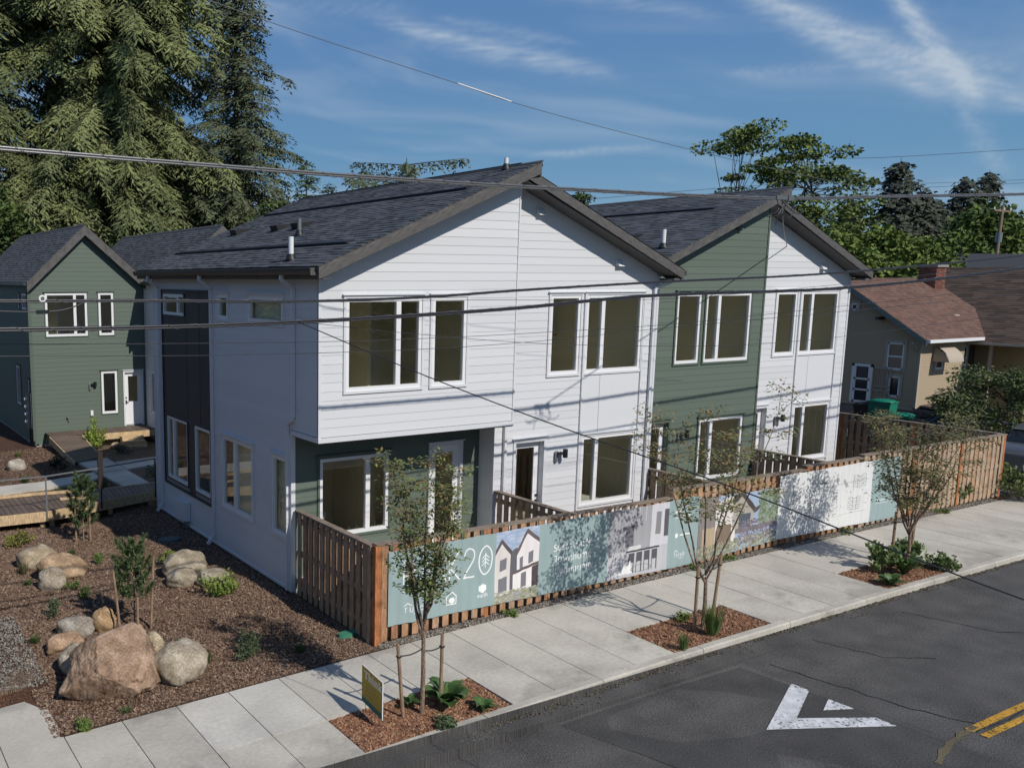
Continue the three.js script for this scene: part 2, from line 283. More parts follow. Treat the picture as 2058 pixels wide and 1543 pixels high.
// glazed entrance door, casing rectangle given
function doorAt(parent, o, turn, [x0, x1, y0, y1], { casing = M.whiteTrim, recess = 0.1, glass = [0.16, 0.13, 0.45, 0.16], side = 1, full = false } = {}) {
  const g = place(groupPart(parent, 'door'), o, turn), cw = 0.07, a0 = x0 + cw, a1 = x1 - cw, b1 = y1 - 0.09;
  part(g, 'casing', new MB().box(x0, a0, y0, y1, -recess, 0.035).box(a1, x1, y0, y1, -recess, 0.035).box(a0, a1, b1, y1, -recess, 0.035).box(x0 - 0.03, x1 + 0.03, y1, y1 + 0.025, 0, 0.07).geo(), casing);
  const gl0 = a0 + glass[0], gl1 = a1 - glass[0], gb0 = y0 + (full ? 0.22 : (b1 - y0) * glass[2]), gb1 = b1 - glass[3];
  part(g, 'leaf', new MB().box(a0, gl0, y0, b1, -recess - 0.04, -recess).box(gl1, a1, y0, b1, -recess - 0.04, -recess).box(gl0, gl1, y0, gb0, -recess - 0.04, -recess).box(gl0, gl1, gb1, b1, -recess - 0.04, -recess).geo(), M.vinyl);
  part(g, 'pane', new MB().quad([gl0, gb0, -recess - 0.02], [gl1, gb0, -recess - 0.02], [gl1, gb1, -recess - 0.02], [gl0, gb1, -recess - 0.02]).geo(), M.glass);
  const hx = side > 0 ? a1 - 0.06 : a0 + 0.06, k = new MB(); k.box(hx - 0.025, hx + 0.025, y0 + 0.9, y0 + 1.06, -recess, -recess + 0.02); k.bar([hx, y0 + 0.98, -recess + 0.04], [hx - side * 0.1, y0 + 0.98, -recess + 0.04], 0.02, 0.02); k.box(hx - 0.025, hx + 0.025, y0 + 1.14, y0 + 1.19, -recess, -recess + 0.03);
  part(g, 'handle', k.geo(), M.blackPlastic);
  return g;
}
function lampAt(parent, o) { const g = place(groupPart(parent, 'wall_lamp'), o, 0); const c1 = new THREE.CylinderGeometry(0.058, 0.058, 0.2, 20); c1.translate(0.16, 0.02, 0.13); part(g, 'lamp_shade', c1, M.blackPlastic); const c2 = new THREE.CapsuleGeometry(0.05, 0.2, 4, 12); c2.scale(1, 1, 0.35); c2.translate(-0.02, -0.06, 0.03); part(g, 'back_plate', c2, M.greyMetal); part(g, 'arm', new MB().box(-0.02, 0.12, 0.0, 0.05, 0.03, 0.14).geo(), M.blackPlastic); return g; }
function downspout(parent, pts, m = M.whiteTrim, w = 0.075, d = 0.055) {
  const mb = new MB(); for (let i = 0; i < pts.length - 1; i++) mb.bar(pts[i], pts[i + 1], w, d, [0, 0, 1]); return part(parent, 'downspout', mb.geo(), m);
}
// ---------- roofs ----------
// one slope: profile from eave (xa, ya) to ridge (xb, yb), front z0, back z1
function slope(parent, xa, ya, xb, yb, zFront, zBack, { shingles = true, tone = [0.07, 0.077, 0.087], vary = 0.35, thick = 0.1, course = 0.143, tabs = [0.16, 0.34], seedN = 5, rot = 0, name = 'roof' } = {}) {
  const L = Math.hypot(xb - xa, yb - ya), ux = (xb - xa) / L, uy = (yb - ya) / L, nx = -uy * Math.sign(xb - xa), ny = Math.abs(ux);
  const at = (s, h, z) => [xa + ux * s + nx * h, ya + uy * s + ny * h, z];
  const deck = part(parent, name, new MB().hex([at(0, -thick, zBack), at(L, -thick, zBack), at(L, -0.012, zBack), at(0, -0.012, zBack), at(0, -thick, zFront), at(L, -thick, zFront), at(L, -0.012, zFront), at(0, -0.012, zFront)]).geo(), M.roofDeck);
  if (!shingles) { part(deck, 'shingles', new MB().quad(at(-0.02, 0, zFront + 0.02), at(L, 0, zFront + 0.02), at(L, 0, zBack - 0.02), at(-0.02, 0, zBack - 0.02)).geo(), M.roofDeck, true); return deck; }
  seed(seedN); const mb = new MB(), nC = Math.ceil(L / course);
  for (let k = 0; k < nC; k++) {
    const s0 = k * course - 0.02, s1 = Math.min(L, s0 + course * 1.12); let z = zFront + 0.02;
    while (z > zBack - 0.02) {
      const w = rr(...tabs), z2 = Math.max(zBack - 0.02, z - w), t = rr(0.006, 0.019), v = 1 + (rnd() - 0.5) * 2 * vary, b = rr(-0.06, 0.06), lo = s0 - (rnd() < 0.5 ? 0 : 0.0);
      mb.col = [tone[0] * (v + b), tone[1] * v, tone[2] * (v - b)];
      const A = at(lo, t, z), B = at(lo, t, z2), C = at(s1, 0.001, z2), D = at(s1, 0.001, z), A0 = at(lo, -0.012, z), B0 = at(lo, -0.012, z2);
      mb.quad(A, B, C, D); mb.quad(A0, B0, B, A); mb.tri(A0, A, D, [0, 0], [0, 1], [1, 0]); mb.tri(B, B0, C, [0, 0], [0, 1], [1, 0]);
      z = z2 - 0.004 * (rnd() < 0.3 ? 1 : 0);
    }
  }
  mb.col = tone.map((c) => c * 0.9); // ridge cap
  mb.hex([at(L - 0.1, -0.01, zBack - 0.02), at(L + 0.02, -0.01, zBack - 0.02), at(L + 0.02, 0.02, zBack - 0.02), at(L - 0.1, 0.02, zBack - 0.02), at(L - 0.1, -0.01, zFront + 0.02), at(L + 0.02, -0.01, zFront + 0.02), at(L + 0.02, 0.02, zFront + 0.02), at(L - 0.1, 0.02, zFront + 0.02)]);
  part(deck, 'shingles', mb.geo(), M.shingle, true);
  deck.userData.at = undefined; return { deck, at, L };
}
// rake board under a slope's front edge
function rake(parent, xa, ya, xb, yb, z, hgt, m = M.fascia, endVertical = true, th = 0.04) {
  const mb = new MB(); mb.hex([[xa, ya - hgt, z - th], [xb, yb - hgt, z - th], [xb, yb, z - th], [xa, ya, z - th], [xa, ya - hgt, z], [xb, yb - hgt, z], [xb, yb, z], [xa, ya, z]]); return part(parent, 'rake_board', mb.geo(), m);
}
function soffitSheet(parent, xa, ya, xb, yb, z0, z1) { return part(parent, 'soffit', new MB().hex([[xa, ya - 0.02, z1], [xb, yb - 0.02, z1], [xb, yb, z1], [xa, ya, z1], [xa, ya - 0.02, z0], [xb, yb - 0.02, z0], [xb, yb, z0], [xa, ya, z0]]).geo(), M.soffit); }
function ventHood(parent, x, y, z, m) { return part(parent, 'vent_hood', new MB().hex([[x - 0.1, y - 0.08, z], [x + 0.1, y - 0.08, z], [x + 0.1, y + 0.08, z], [x - 0.1, y + 0.08, z], [x - 0.09, y - 0.08, z + 0.12], [x + 0.09, y - 0.08, z + 0.12], [x + 0.09, y + 0.05, z + 0.04], [x - 0.09, y + 0.05, z + 0.04]]).geo(), m); }
// rooms behind the glass, closed on all sides but the front
function rooms(parent, x0, x1, zf, zb, levels, partitions = []) {
  const mb = new MB(), fl = new MB();
  for (const [y0, y1] of levels) { fl.box(x0, x1, y0 - 0.1, y0, zb, zf); mb.box(x0, x1, y1, y1 + 0.1, zb, zf); }
  const y0 = levels[0][0], y1 = levels[levels.length - 1][1];
  mb.box(x0, x1, y0, y1, zb - 0.1, zb).box(x0 - 0.05, x0, y0, y1, zb, zf).box(x1, x1 + 0.05, y0, y1, zb, zf);
  for (const [a, b, c, d, e, f] of partitions) mb.box(a, b, c, d, e, f);
  part(parent, 'interior_walls', mb.geo(), M.inner); part(parent, 'interior_floors', fl.geo(), M.innerFloor);
}
const eavesLine = (xa, ya, s) => (y) => xa + (y - ya) / s;

// ---------- ground, street ----------
{
  const xs = [...range(-120, -14, 8), ...range(-13, 40, 106), ...range(44, 420, 14)], zs = [...range(-420, -60, 12), ...range(-55, 2.2, 58), ...range(2.7, 17, 10), ...range(30, 260, 8)];
  const g = sheet(xs, zs, (x, z) => hy(x, z) - 0.32 * smooth(2.0, 2.3, z) - 0.02 - 0.3 * smooth(1, -0.5, x) * smooth(-20, -15, x) * smooth(-36, -33, z) * (z < 2.3 ? 1 : 0));
  structure('ground', g, M.grass);
  // carriageway
  const road = (x) => gx(x) - 0.13;
  structure('road', sheet([...range(-60, -12, 6), ...range(-10, 40, 50), ...range(45, 160, 10)], [5.1, 7, 9, 12, 16.5], (x, z) => road(x) - 0.004 + 0.03 * smooth(5, 8, z)), M.asphalt);
  const rY = (x, z) => road(x) + 0.03 * smooth(5, 8, z);
  const lay = (name, pts, m, lift) => structure(name, padGeo(pts, rY, lift, 0.003), m);
  const sub = (pts, n = 5) => pts.flatMap((p, i) => { const q = pts[(i + 1) % pts.length]; return range(0, 1, n).slice(0, n).map((t) => [lerp(p[0], q[0], t), lerp(p[1], q[1], t)]); });
  lay('road_patch', sub([[1.02, 5.72], [5.05, 5.8], [5.45, 9.6], [5.5, 12.4], [2.2, 12.4], [1.9, 9], [1.4, 7]]), M.asphaltNew, 0.002);
  lay('road_patch_gutter', sub([[-40, 5.16], [60, 5.16], [60, 5.62], [5.9, 5.68], [-40, 5.64]], 14), M.asphaltNew, 0.001);
  lay('road_patch_worn', sub([[-2.2, 6.6], [1.2, 7.4], [1.5, 9.4], [-1.5, 10.5], [-4, 8.5]]), M.asphaltOld, 0.0015);
  lay('road_seam', sub([[5.05, 5.8], [5.2, 5.8], [5.72, 12.4], [5.52, 12.4]]), M.asphaltOld, 0.003);
  lay('road_seam_edge', sub([[1.0, 5.66], [5.2, 5.74], [5.2, 5.81], [1.02, 5.725]]), M.asphaltOld, 0.003);
  // cracks and seams: thin uneven ribbons
  seed(91); const crack = (pts, w) => { const L = [], R = []; let p = pts[0]; for (let i = 0; i < pts.length - 1; i++) { const [a, b] = [pts[i], pts[i + 1]], n = Math.max(2, Math.round(Math.hypot(b[0] - a[0], b[1] - a[1]) / 0.15)), dx = b[0] - a[0], dz = b[1] - a[1], l = Math.hypot(dx, dz); for (let k = 0; k < n; k++) { const t = k / n, o = rr(-0.03, 0.03), ww = w * rr(0.5, 1.4), cx = lerp(a[0], b[0], t) - dz / l * o, cz = lerp(a[1], b[1], t) + dx / l * o; L.push([cx - dz / l * ww, cz + dx / l * ww]); R.unshift([cx + dz / l * ww, cz - dx / l * ww]); } } return [...L, ...R]; };
  for (const [pts, w] of [[[[5.6, 6.0], [5.9, 8.0], [6.3, 9.0], [7.4, 9.3]], 0.008], [[[6.0, 9.0], [6.8, 9.05], [8.2, 8.98], [10.5, 9.1]], 0.009], [[[7.2, 5.7], [7.5, 6.8], [8.3, 7.4]], 0.006], [[[10, 5.7], [10.4, 7.2], [11.6, 8.1]], 0.006], [[[-1.5, 5.7], [-0.6, 6.8], [0.4, 7.1], [1.2, 8.4]], 0.008], [[[0.4, 7.1], [0.7, 7.9], [0.2, 8.6]], 0.006]]) lay('road_crack', crack(pts, w), M.rubber, 0.0045);
  const paint = (name, pts, m, label, cat) => { const g = padGeo(pts, rY, 0.008, 0.003), o = shade(new THREE.Mesh(g, m)); top(o, name, label, cat); };
  paint('road_marking', [[5.2, 6.66], [5.2, 6.97], [4.17, 7.45], [5.19, 8.04], [5.19, 8.34], [3.48, 7.44]], M.paintWhite, 'white painted arrowhead chevron on the dark asphalt patch', 'road marking');
  paint('road_marking', [[5.17, 7.31], [5.19, 7.71], [4.75, 7.5]], M.paintWhite, 'small white painted triangle inside the chevron on the road', 'road marking');
  const yl = (z, name, lab) => { const L = []; for (let x = 5.95; x < 40; x += 1.2) L.push([x, z - 0.055 + rr(-0.01, 0.01)]); const R = L.slice().reverse().map(([x]) => [x, z + 0.055 + rr(-0.01, 0.01)]); paint(name, [...L, ...R], M.paintYellow, lab, 'road marking'); };
  { const old = (z) => crack([[4.6, z + 0.3], [5.6, z + 0.06], [6.3, z]], 0.05); paint('yellow_ghost_line', old(8.9), mat(0.22, 0.185, 0.11, 0.9, { map: asphaltTex }), 'faded old yellow stripe running out beside the asphalt patch', 'road marking'); }
  yl(8.935, 'yellow_line', 'yellow centre line nearer the kerb at the right edge'); yl(9.15, 'yellow_line', 'yellow centre line farther from the kerb at the right edge');
  // pavement slabs, three tree pits left open
  const walk = structure('pavement'), pitX = [[-2, 0.73], [4.4, 7.03], [10.8, 13.12]];
  const wY = (x, z) => gx(x) - 0.0 - 0.012 * clamp((z - 2.2) / 2.8);
  const slab = (x0, x1, z0, z1, m) => { const j = 0.007, d = rr(-0.0015, 0.0015), g = padGeo([[x0 + j, z0 + j], [x0 + j, z1 - j], [x1 - j, z1 - j], [x1 - j, z0 + j]], (x, z) => wY(x, z) + d, 0, 0.1); part(walk, 'slab', g, m); };
  seed(12);
  const xsJ = []; for (let x = -2 - 0.9117 * 14; x < 24.2; x += 0.91) xsJ.push(x);
  for (const [a, b] of pitX) for (const e of [a, b]) { let bi = 0; xsJ.forEach((v, i) => { if (Math.abs(v - e) < Math.abs(xsJ[bi] - e)) bi = i; }); xsJ[bi] = e; }
  for (let i = 0; i < xsJ.length - 1; i++) {
    const a = xsJ[i], b = xsJ[i + 1], mid = (a + b) / 2, left = mid < -5.75;
    slab(a, b, left ? 0.5 : 2.18, 3.87, mid > -4 && mid < -2 ? M.concreteNew : pick(M.concrete));
    if (!pitX.some(([p, q]) => mid > p && mid < q)) slab(a, b, 3.87, 5.0, pick(M.concrete));
  }
  const bed = (xa, xb, za, zb, name, m, lift) => structure(name, sheet(range(xa, xb, Math.max(4, Math.round((xb - xa) * 4))), range(za, zb, Math.max(4, Math.round((zb - za) * 4))), (x, z) => wY(x, z) + lift + fbm(x * 2.1, z * 2.1, 3, 3) * 0.05), m);
  bed(-15.5, 24.5, 2.15, 5.02, 'pavement_base', M.soil, -0.075);
  for (const [a, b] of pitX) bed(a + 0.01, b - 0.01, 3.88, 4.99, 'mulch_pit', M.mulchRed, -0.03);
  const kerb = structure('kerb');
  for (let x = -14.4; x < 60; x += 2.42) {
    const a = x + 0.006, b = x + 2.414, seg = range(a, b, 3), mb = new MB(), t = (v) => gx(v) - 0.012, lo = -0.28;
    for (let i = 0; i < 3; i++) { const p = seg[i], q = seg[i + 1];
      mb.quad([p, t(p), 5.0], [p, t(p), 5.125], [q, t(q), 5.125], [q, t(q), 5.0], [[p, 0], [p, 0.125], [q, 0.125], [q, 0]]);
      mb.quad([p, t(p), 5.125], [p, t(p) - 0.022, 5.152], [q, t(q) - 0.022, 5.152], [q, t(q), 5.125], [[p, 0.125], [p, 0.16], [q, 0.16], [q, 0.125]]);
      mb.quad([p, t(p) - 0.022, 5.152], [p, t(p) + lo, 5.165], [q, t(q) + lo, 5.165], [q, t(q) - 0.022, 5.152], [[p, 0.16], [p, 0.42], [q, 0.42], [q, 0.16]]);
      mb.quad([p, t(p) + lo, 5.0], [p, t(p), 5.0], [q, t(q), 5.0], [q, t(q) + lo, 5.0]); }
    mb.quad([a, t(a) + lo, 5.0], [a, t(a) + lo, 5.165], [a, t(a), 5.125], [a, t(a), 5.0]); mb.quad([b, t(b) + lo, 5.165], [b, t(b) + lo, 5.0], [b, t(b), 5.0], [b, t(b), 5.125]);
    part(kerb, 'kerb_stone', mb.geo(), pick(M.kerb));
  }
}
const bump2 = (x, z) => fbm(x * 0.55, z * 0.55, 1, 3) * 0.16 + fbm(x * 2.3, z * 2.3, 3, 3) * 0.05;
const gardenFlat = (x, z) => smooth(2.2, 1.4, z) * smooth(0.05, -0.8, x);
const gY = (x, z) => hy(x, z) + bump2(x, z) * gardenFlat(x, z) * (z < -11 ? 0.4 : 1);
structure('mulch_bed', sheet(range(-16, 0.06, 64), range(-34, 2.17, 145), (x, z) => (x < -5.75 && z > 0.5 ? hy(x, z) - 0.1 : gY(x, z))), M.mulch);
structure('yard', sheet(range(0.0, 22, 44), range(-24, 2.17, 50), (x, z) => hy(x, z) + 0.004), M.gravel);
structure('gravel_patch', padGeo([[-5.52, -0.3], [-5.5, -0.9], [-5.75, -2.4], [-7, -3], [-9, -2.6], [-9.5, 0.45], [-6.3, 0.48], [-5.85, 0.42], [-5.62, 0.1]].reverse(), (x, z) => gY(x, z), 0.02, 0.05), M.gravel);

// ---------- the four attached town houses facing the street ----------
const HEAD = 6.33, SILL = 4.39, HEAD1 = 2.96, SILL1 = 1.16, OV = 0.5;
{ // 1: white end house with porch under the jetty
  seed(100);
  const T = thing('townhouse', 'white end town house whose upper storey overhangs a dark green porch', 'house', [0, 0, 0], 0, 'attached town houses facing the street');
  const w1 = [0.53, 2.44, 4.4, HEAD], w2 = [2.59, 3.58, 4.4, HEAD], top0 = (x) => 6.66 + 0.409 * (x + 0.27);
  const up = sheathing(T, 'wall', [0, 0, 0], 0, [[0, 3.5], [4.88, 3.5], [4.88, top0(4.88)], [0, top0(0)]], [inset(w1), inset(w2)], 0.14, M.sheath);
  up.userData.label = 'sunlit white gable wall above the porch';
  const lim = eavesLine(-0.27, 6.66, 0.409);
  boards(up, 0.035, 4.845, 3.58, 8.9, M.white, { holes: [w1, w2], left: () => -9, right: () => 9, base: 3.58 - EXPO * 0, ...{ left: (y) => y > 6.7 ? lim(y) : -9 } });
  part(up, 'corner_trim', new MB().box(-0.026, 0.035, 3.5, 6.78, -0.02, 0.026).geo(), M.whiteTrim); part(up, 'corner_trim', new MB().box(4.845, 4.885, 3.5, 8.7, -0.02, 0.026).geo(), M.whiteTrim);
  part(up, 'drip_trim', new MB().box(-0.028, 4.887, 3.47, 3.565, -0.02, 0.034).geo(), M.whiteTrim);
  windowAt(T, [0, 0, 0], 0, w1, { mull: [1.818], casing: M.whiteTrim }); windowAt(T, [0, 0, 0], 0, w2, { casing: M.whiteTrim });
  // porch
  const pz = -1.15, pw = [0.6, 2.45, 1.12, 2.95], pd = [3.47, 4.42, 0.42, 3.0];
  const low = sheathing(T, 'porch_wall', [0, 0, pz], 0, [[0.02, 0.05], [4.9, 0.05], [4.9, 3.5], [0.02, 3.5]], [inset(pw), [pd[0] + 0.05, pd[1] - 0.05, pd[2], pd[3] - 0.05]], 0.14, M.sheath);
  low.userData.label = 'dark green wall at the back of the porch';
  boards(low, 0.07, 4.89, 0.16, 3.48, M.darkGreen, { holes: [pw, pd], base: 0.16 });
  part(low, 'corner_trim', new MB().box(-0.03, 0.07, 0.1, 3.47, -0.06, 0.028).geo(), M.whiteTrim);
  windowAt(T, [0, 0, pz], 0, pw, { mull: [1.86], casing: M.greenTrim }); doorAt(T, [0, 0, pz], 0, pd, { casing: M.whiteTrim, recess: 0.04, full: true });
  part(T, 'soffit', boxGeo(0.01, 4.9, 3.44, 3.468, -1.14, -0.01), M.soffit);
  part(T, 'porch_floor', boxGeo(0.2, 4.88, 0.1, 0.4, -1.13, 0.3), M.concreteNew);
  // side wall towards the garden
  const dark = [-8.82, -5.42, 1.02, 6.36], sw = [[-8.77, -7.11, 5.66, 6.28], [-4.98, -4.27, 5.66, HEAD], [-3.26, -1.45, 5.66, HEAD], [-8.64, -7.02, 1.16, 2.95], [-6.58, -5.45, 1.16, 2.95], [-4.83, -2.97, 1.14, 2.98], [-2.11, -1.3, 1.16, 2.98]];
  const side = sheathing(T, 'side_wall', [0, 0, 0], -Math.PI / 2, [[-9.6, 0.1], [-1.15, 0.1], [-1.15, 3.5], [0, 3.5], [0, 6.78], [-9.6, 6.78]], sw.map((s) => inset(s)), 0.14, M.sheath);
  side.userData.label = 'shaded white side wall towards the garden';
  const sm = M.white, dsG = [];
  boards(side, -9.58, -0.028, 3.58, 6.76, sm, { holes: [dark, sw[1], sw[2]], base: 3.58 });
  boards(side, -9.58, -1.18, 0.15, 3.58, sm, { holes: [dark, sw[5], sw[6]], base: 3.58 - EXPO * 20 });
  part(side, 'corner_trim', new MB().box(-1.18, -1.12, 0.1, 3.5, -0.02, 0.026).geo(), M.whiteTrim); part(side, 'corner_trim', new MB().box(-0.035, 0.0, 3.5, 6.76, -0.02, 0.026).geo(), M.whiteTrim);
  part(side, 'corner_trim', new MB().box(-9.62, -9.56, 0.1, 6.76, -0.06, 0.026).geo(), M.whiteTrim);
  part(side, 'base_trim', new MB().box(-9.58, -1.14, 0.1, 0.15, 0, 0.035).geo(), M.whiteTrim);
  part(side, 'drip_trim', new MB().box(-1.12, -0.0, 3.47, 3.565, -0.02, 0.034).geo(), M.whiteTrim);
  // dark panels of the stair bay
  const dp = [[-8.8, -7.0, 2.97, 5.64], [-6.98, -6.14, 2.97, 6.32], [-6.12, -5.46, 2.97, 6.32], [-7.02, -6.6, 1.04, 2.95], [-7.08, -6.98, 5.66, 6.32]];
  dp.forEach(([a, b, c, d], i) => part(side, 'panel', new MB().box(a + 0.006, b - 0.006, c, d, 0, 0.014).geo(), M.panelDark[i % 2]));
  part(side, 'bay_trim', new MB().box(-8.84, -8.8, 1.02, 6.36, 0, 0.045).box(-5.46, -5.42, 1.02, 6.36, 0, 0.045).box(-8.8, -5.46, 6.33, 6.37, 0, 0.045).box(-8.8, -5.46, 0.99, 1.04, 0, 0.05).geo(), M.darkTrim);
  sw.forEach((s, i) => windowAt(T, [0, 0, 0], -Math.PI / 2, s, { mull: i === 3 ? [-8.12] : i === 5 ? [-4.02] : i === 0 ? [-7.62] : [], casing: i === 0 || i === 3 || i === 4 ? M.darkTrim : M.whiteTrim, cw: i === 0 || i === 3 || i === 4 ? 0.03 : 0.055, head: !(i === 0 || i === 3 || i === 4) }));
  part(T, 'foundation', boxGeo(0.03, 4.88, -0.3, 0.12, -9.55, -1.2), M.concrete[0]);
  sheathing(T, 'rear_wall', [4.88, 0, -9.6], Math.PI, [[0, 0.1], [4.88, 0.1], [4.88, 6.78], [0, 8.7]], [], 0.1, M.white[0]);
  part(T, 'party_wall', boxGeo(4.88, 4.96, 0, 8.6, -9.5, -1.2), M.sheath);
  // downspouts: on the porch corner, between the bays, at the far corner
  downspout(T, [[-0.33, 6.72, -0.95], [-0.33, 6.62, -0.95], [-0.06, 6.46, -0.98], [-0.06, 3.86, -0.98], [-0.06, 3.78, -1.03], [-0.06, 3.7, -1.24], [-0.06, 0.12, -1.24]]);
  downspout(T, [[-0.33, 6.72, -5.28], [-0.33, 6.6, -5.28], [-0.05, 6.42, -5.28], [-0.05, 0.3, -5.28], [-0.22, 0.1, -5.28]]); downspout(T, [[-0.33, 6.72, -9.05], [-0.33, 6.6, -9.05], [-0.05, 6.42, -9.05], [-0.05, 0.3, -9.05], [-0.22, 0.1, -9.05]]);
  const box = groupPart(T, 'meter_box'); part(box, 'cabinet', new THREE.BoxGeometry(0.16, 0.5, 0.75).translate(-0.1, 0.52, -7.35), M.whiteTrim); part(box, 'conduit', new MB().cone([-0.08, 0.3, -7.05], [-0.1, -0.1, -7.05], 0.03, 0.03, 8).cone([-0.08, 0.3, -7.2], [-0.12, -0.1, -7.22], 0.025, 0.025, 8).geo(), M.greyMetal);
  rooms(T, 0.2, 4.8, -1.3, -4.4, [[0.4, 3.1], [3.6, 6.5]], [[2.5, 2.58, 3.6, 6.5, -4.4, -2.2], [2.9, 3.0, 0.4, 3.1, -4.4, -2.6]]);
  part(T, 'interior_door', new MB().box(0.5, 1.35, 3.62, 5.75, -4.4, -4.36).geo(), M.panelDark[0]); part(T, 'interior_door', new MB().box(1.45, 1.55, 3.62, 5.8, -4.4, -4.3).box(2.42, 2.5, 3.62, 5.8, -4.4, -4.3).geo(), M.vinyl); part(T, 'interior_door', new MB().box(3.4, 4.2, 3.62, 5.7, -4.4, -4.35).geo(), M.vinyl); part(T, 'kitchen_unit', new MB().box(0.4, 1.6, 0.4, 1.35, -3.2, -2.5).geo(), M.vinyl);
  part(T, 'interior_partition', new MB().box(0.2, 4.8, 3.5, 3.6, -1.3, -0.15).box(0.2, 4.8, 6.5, 6.6, -1.3, -0.15).geo(), M.inner);
  part(T, 'interior_partition', boxGeo(0.2, 4.8, 0.2, 6.6, -4.62, -4.54), M.inner);
  part(T, 'back_room_ceiling', new MB().box(0.16, 4.8, 6.6, 6.68, -9.5, -0.15).box(0.16, 4.8, 3.2, 3.3, -9.5, -4.65).box(0.16, 4.8, 0.2, 0.3, -9.5, -4.65).geo(), M.inner);
  // roof
  const { at } = slope(T, -0.29, 6.887, 4.98, 9.042, OV, -10.1, { seedN: 11 });
  rake(T, -0.29, 6.875, 4.98, 9.03, OV + 0.005, 0.235); rake(T, -0.29, 6.875, 4.98, 9.03, -10.06, 0.235); soffitSheet(T, -0.28, 6.7, 4.95, 8.84, OV - 0.04, -0.02);
  part(T, 'ridge_board', boxGeo(4.955, 4.985, 8.72, 9.03, -10.0, OV), M.fascia);
  part(T, 'eave_board', boxGeo(-0.29, -0.26, 6.66, 6.87, -10.06, OV - 0.04), M.fascia); part(T, 'eave_soffit', boxGeo(-0.26, 0.0, 6.64, 6.66, -10.06, OV - 0.04), M.soffit);
  { const gut = new THREE.Shape([[0, 0], [-0.085, 0], [-0.125, 0.06], [-0.135, 0.125], [-0.12, 0.13], [-0.11, 0.065], [-0.075, 0.012], [0, 0.012]].map((p) => new THREE.Vector2(...p))), gg = new THREE.ExtrudeGeometry(gut, { depth: 10.45, bevelEnabled: false }); gg.translate(-0.292, 6.72, -10.05); const gm = part(T, 'gutter', gg, M.gutter); part(gm, 'end_cap', boxGeo(-0.415, -0.292, 6.715, 6.85, 0.4, 0.406), M.fascia); }
  const strip = (s, z0, z1) => part(T, 'roof_vent_strip', new MB().hex([at(s, 0.012, z1), at(s + 0.2, 0.012, z1), at(s + 0.2, 0.02, z1), at(s, 0.055, z1), at(s, 0.012, z0), at(s + 0.2, 0.012, z0), at(s + 0.2, 0.02, z0), at(s, 0.055, z0)]).geo(), M.blackPlastic);
  strip(1.13, -0.25, -9.75); strip(4.16, -0.15, -9.75);
  const stack = (s, z, h, m, r) => { const b = at(s, 0, z), g = groupPart(T, 'vent_stack'); part(g, 'pipe', new THREE.CylinderGeometry(r, r, h, 16).translate(b[0], b[1] + h / 2, b[2]), m); part(g, 'flashing', new THREE.CylinderGeometry(r * 1.3, r * 2.3, 0.12, 16).translate(b[0], b[1] + 0.06, b[2]), M.blackPlastic); };
  stack(0.36, -1.25, 0.46, M.pvc, 0.055); stack(2.0, -3.75, 0.38, M.greyMetal, 0.05); stack(5.45, -0.35, 0.24, M.pvc, 0.045);
  for (const z of [-5.95, -4.8, -8.5]) { const g = groupPart(T, 'roof_vent'); part(g, 'hood', new MB().hex([at(2.5, 0.01, z - 0.2), at(2.95, 0.01, z - 0.2), at(2.95, 0.03, z - 0.2), at(2.5, 0.16, z - 0.2), at(2.5, 0.01, z + 0.2), at(2.95, 0.01, z + 0.2), at(2.95, 0.03, z + 0.2), at(2.5, 0.16, z + 0.2)]).geo(), M.blackPlastic); }
}
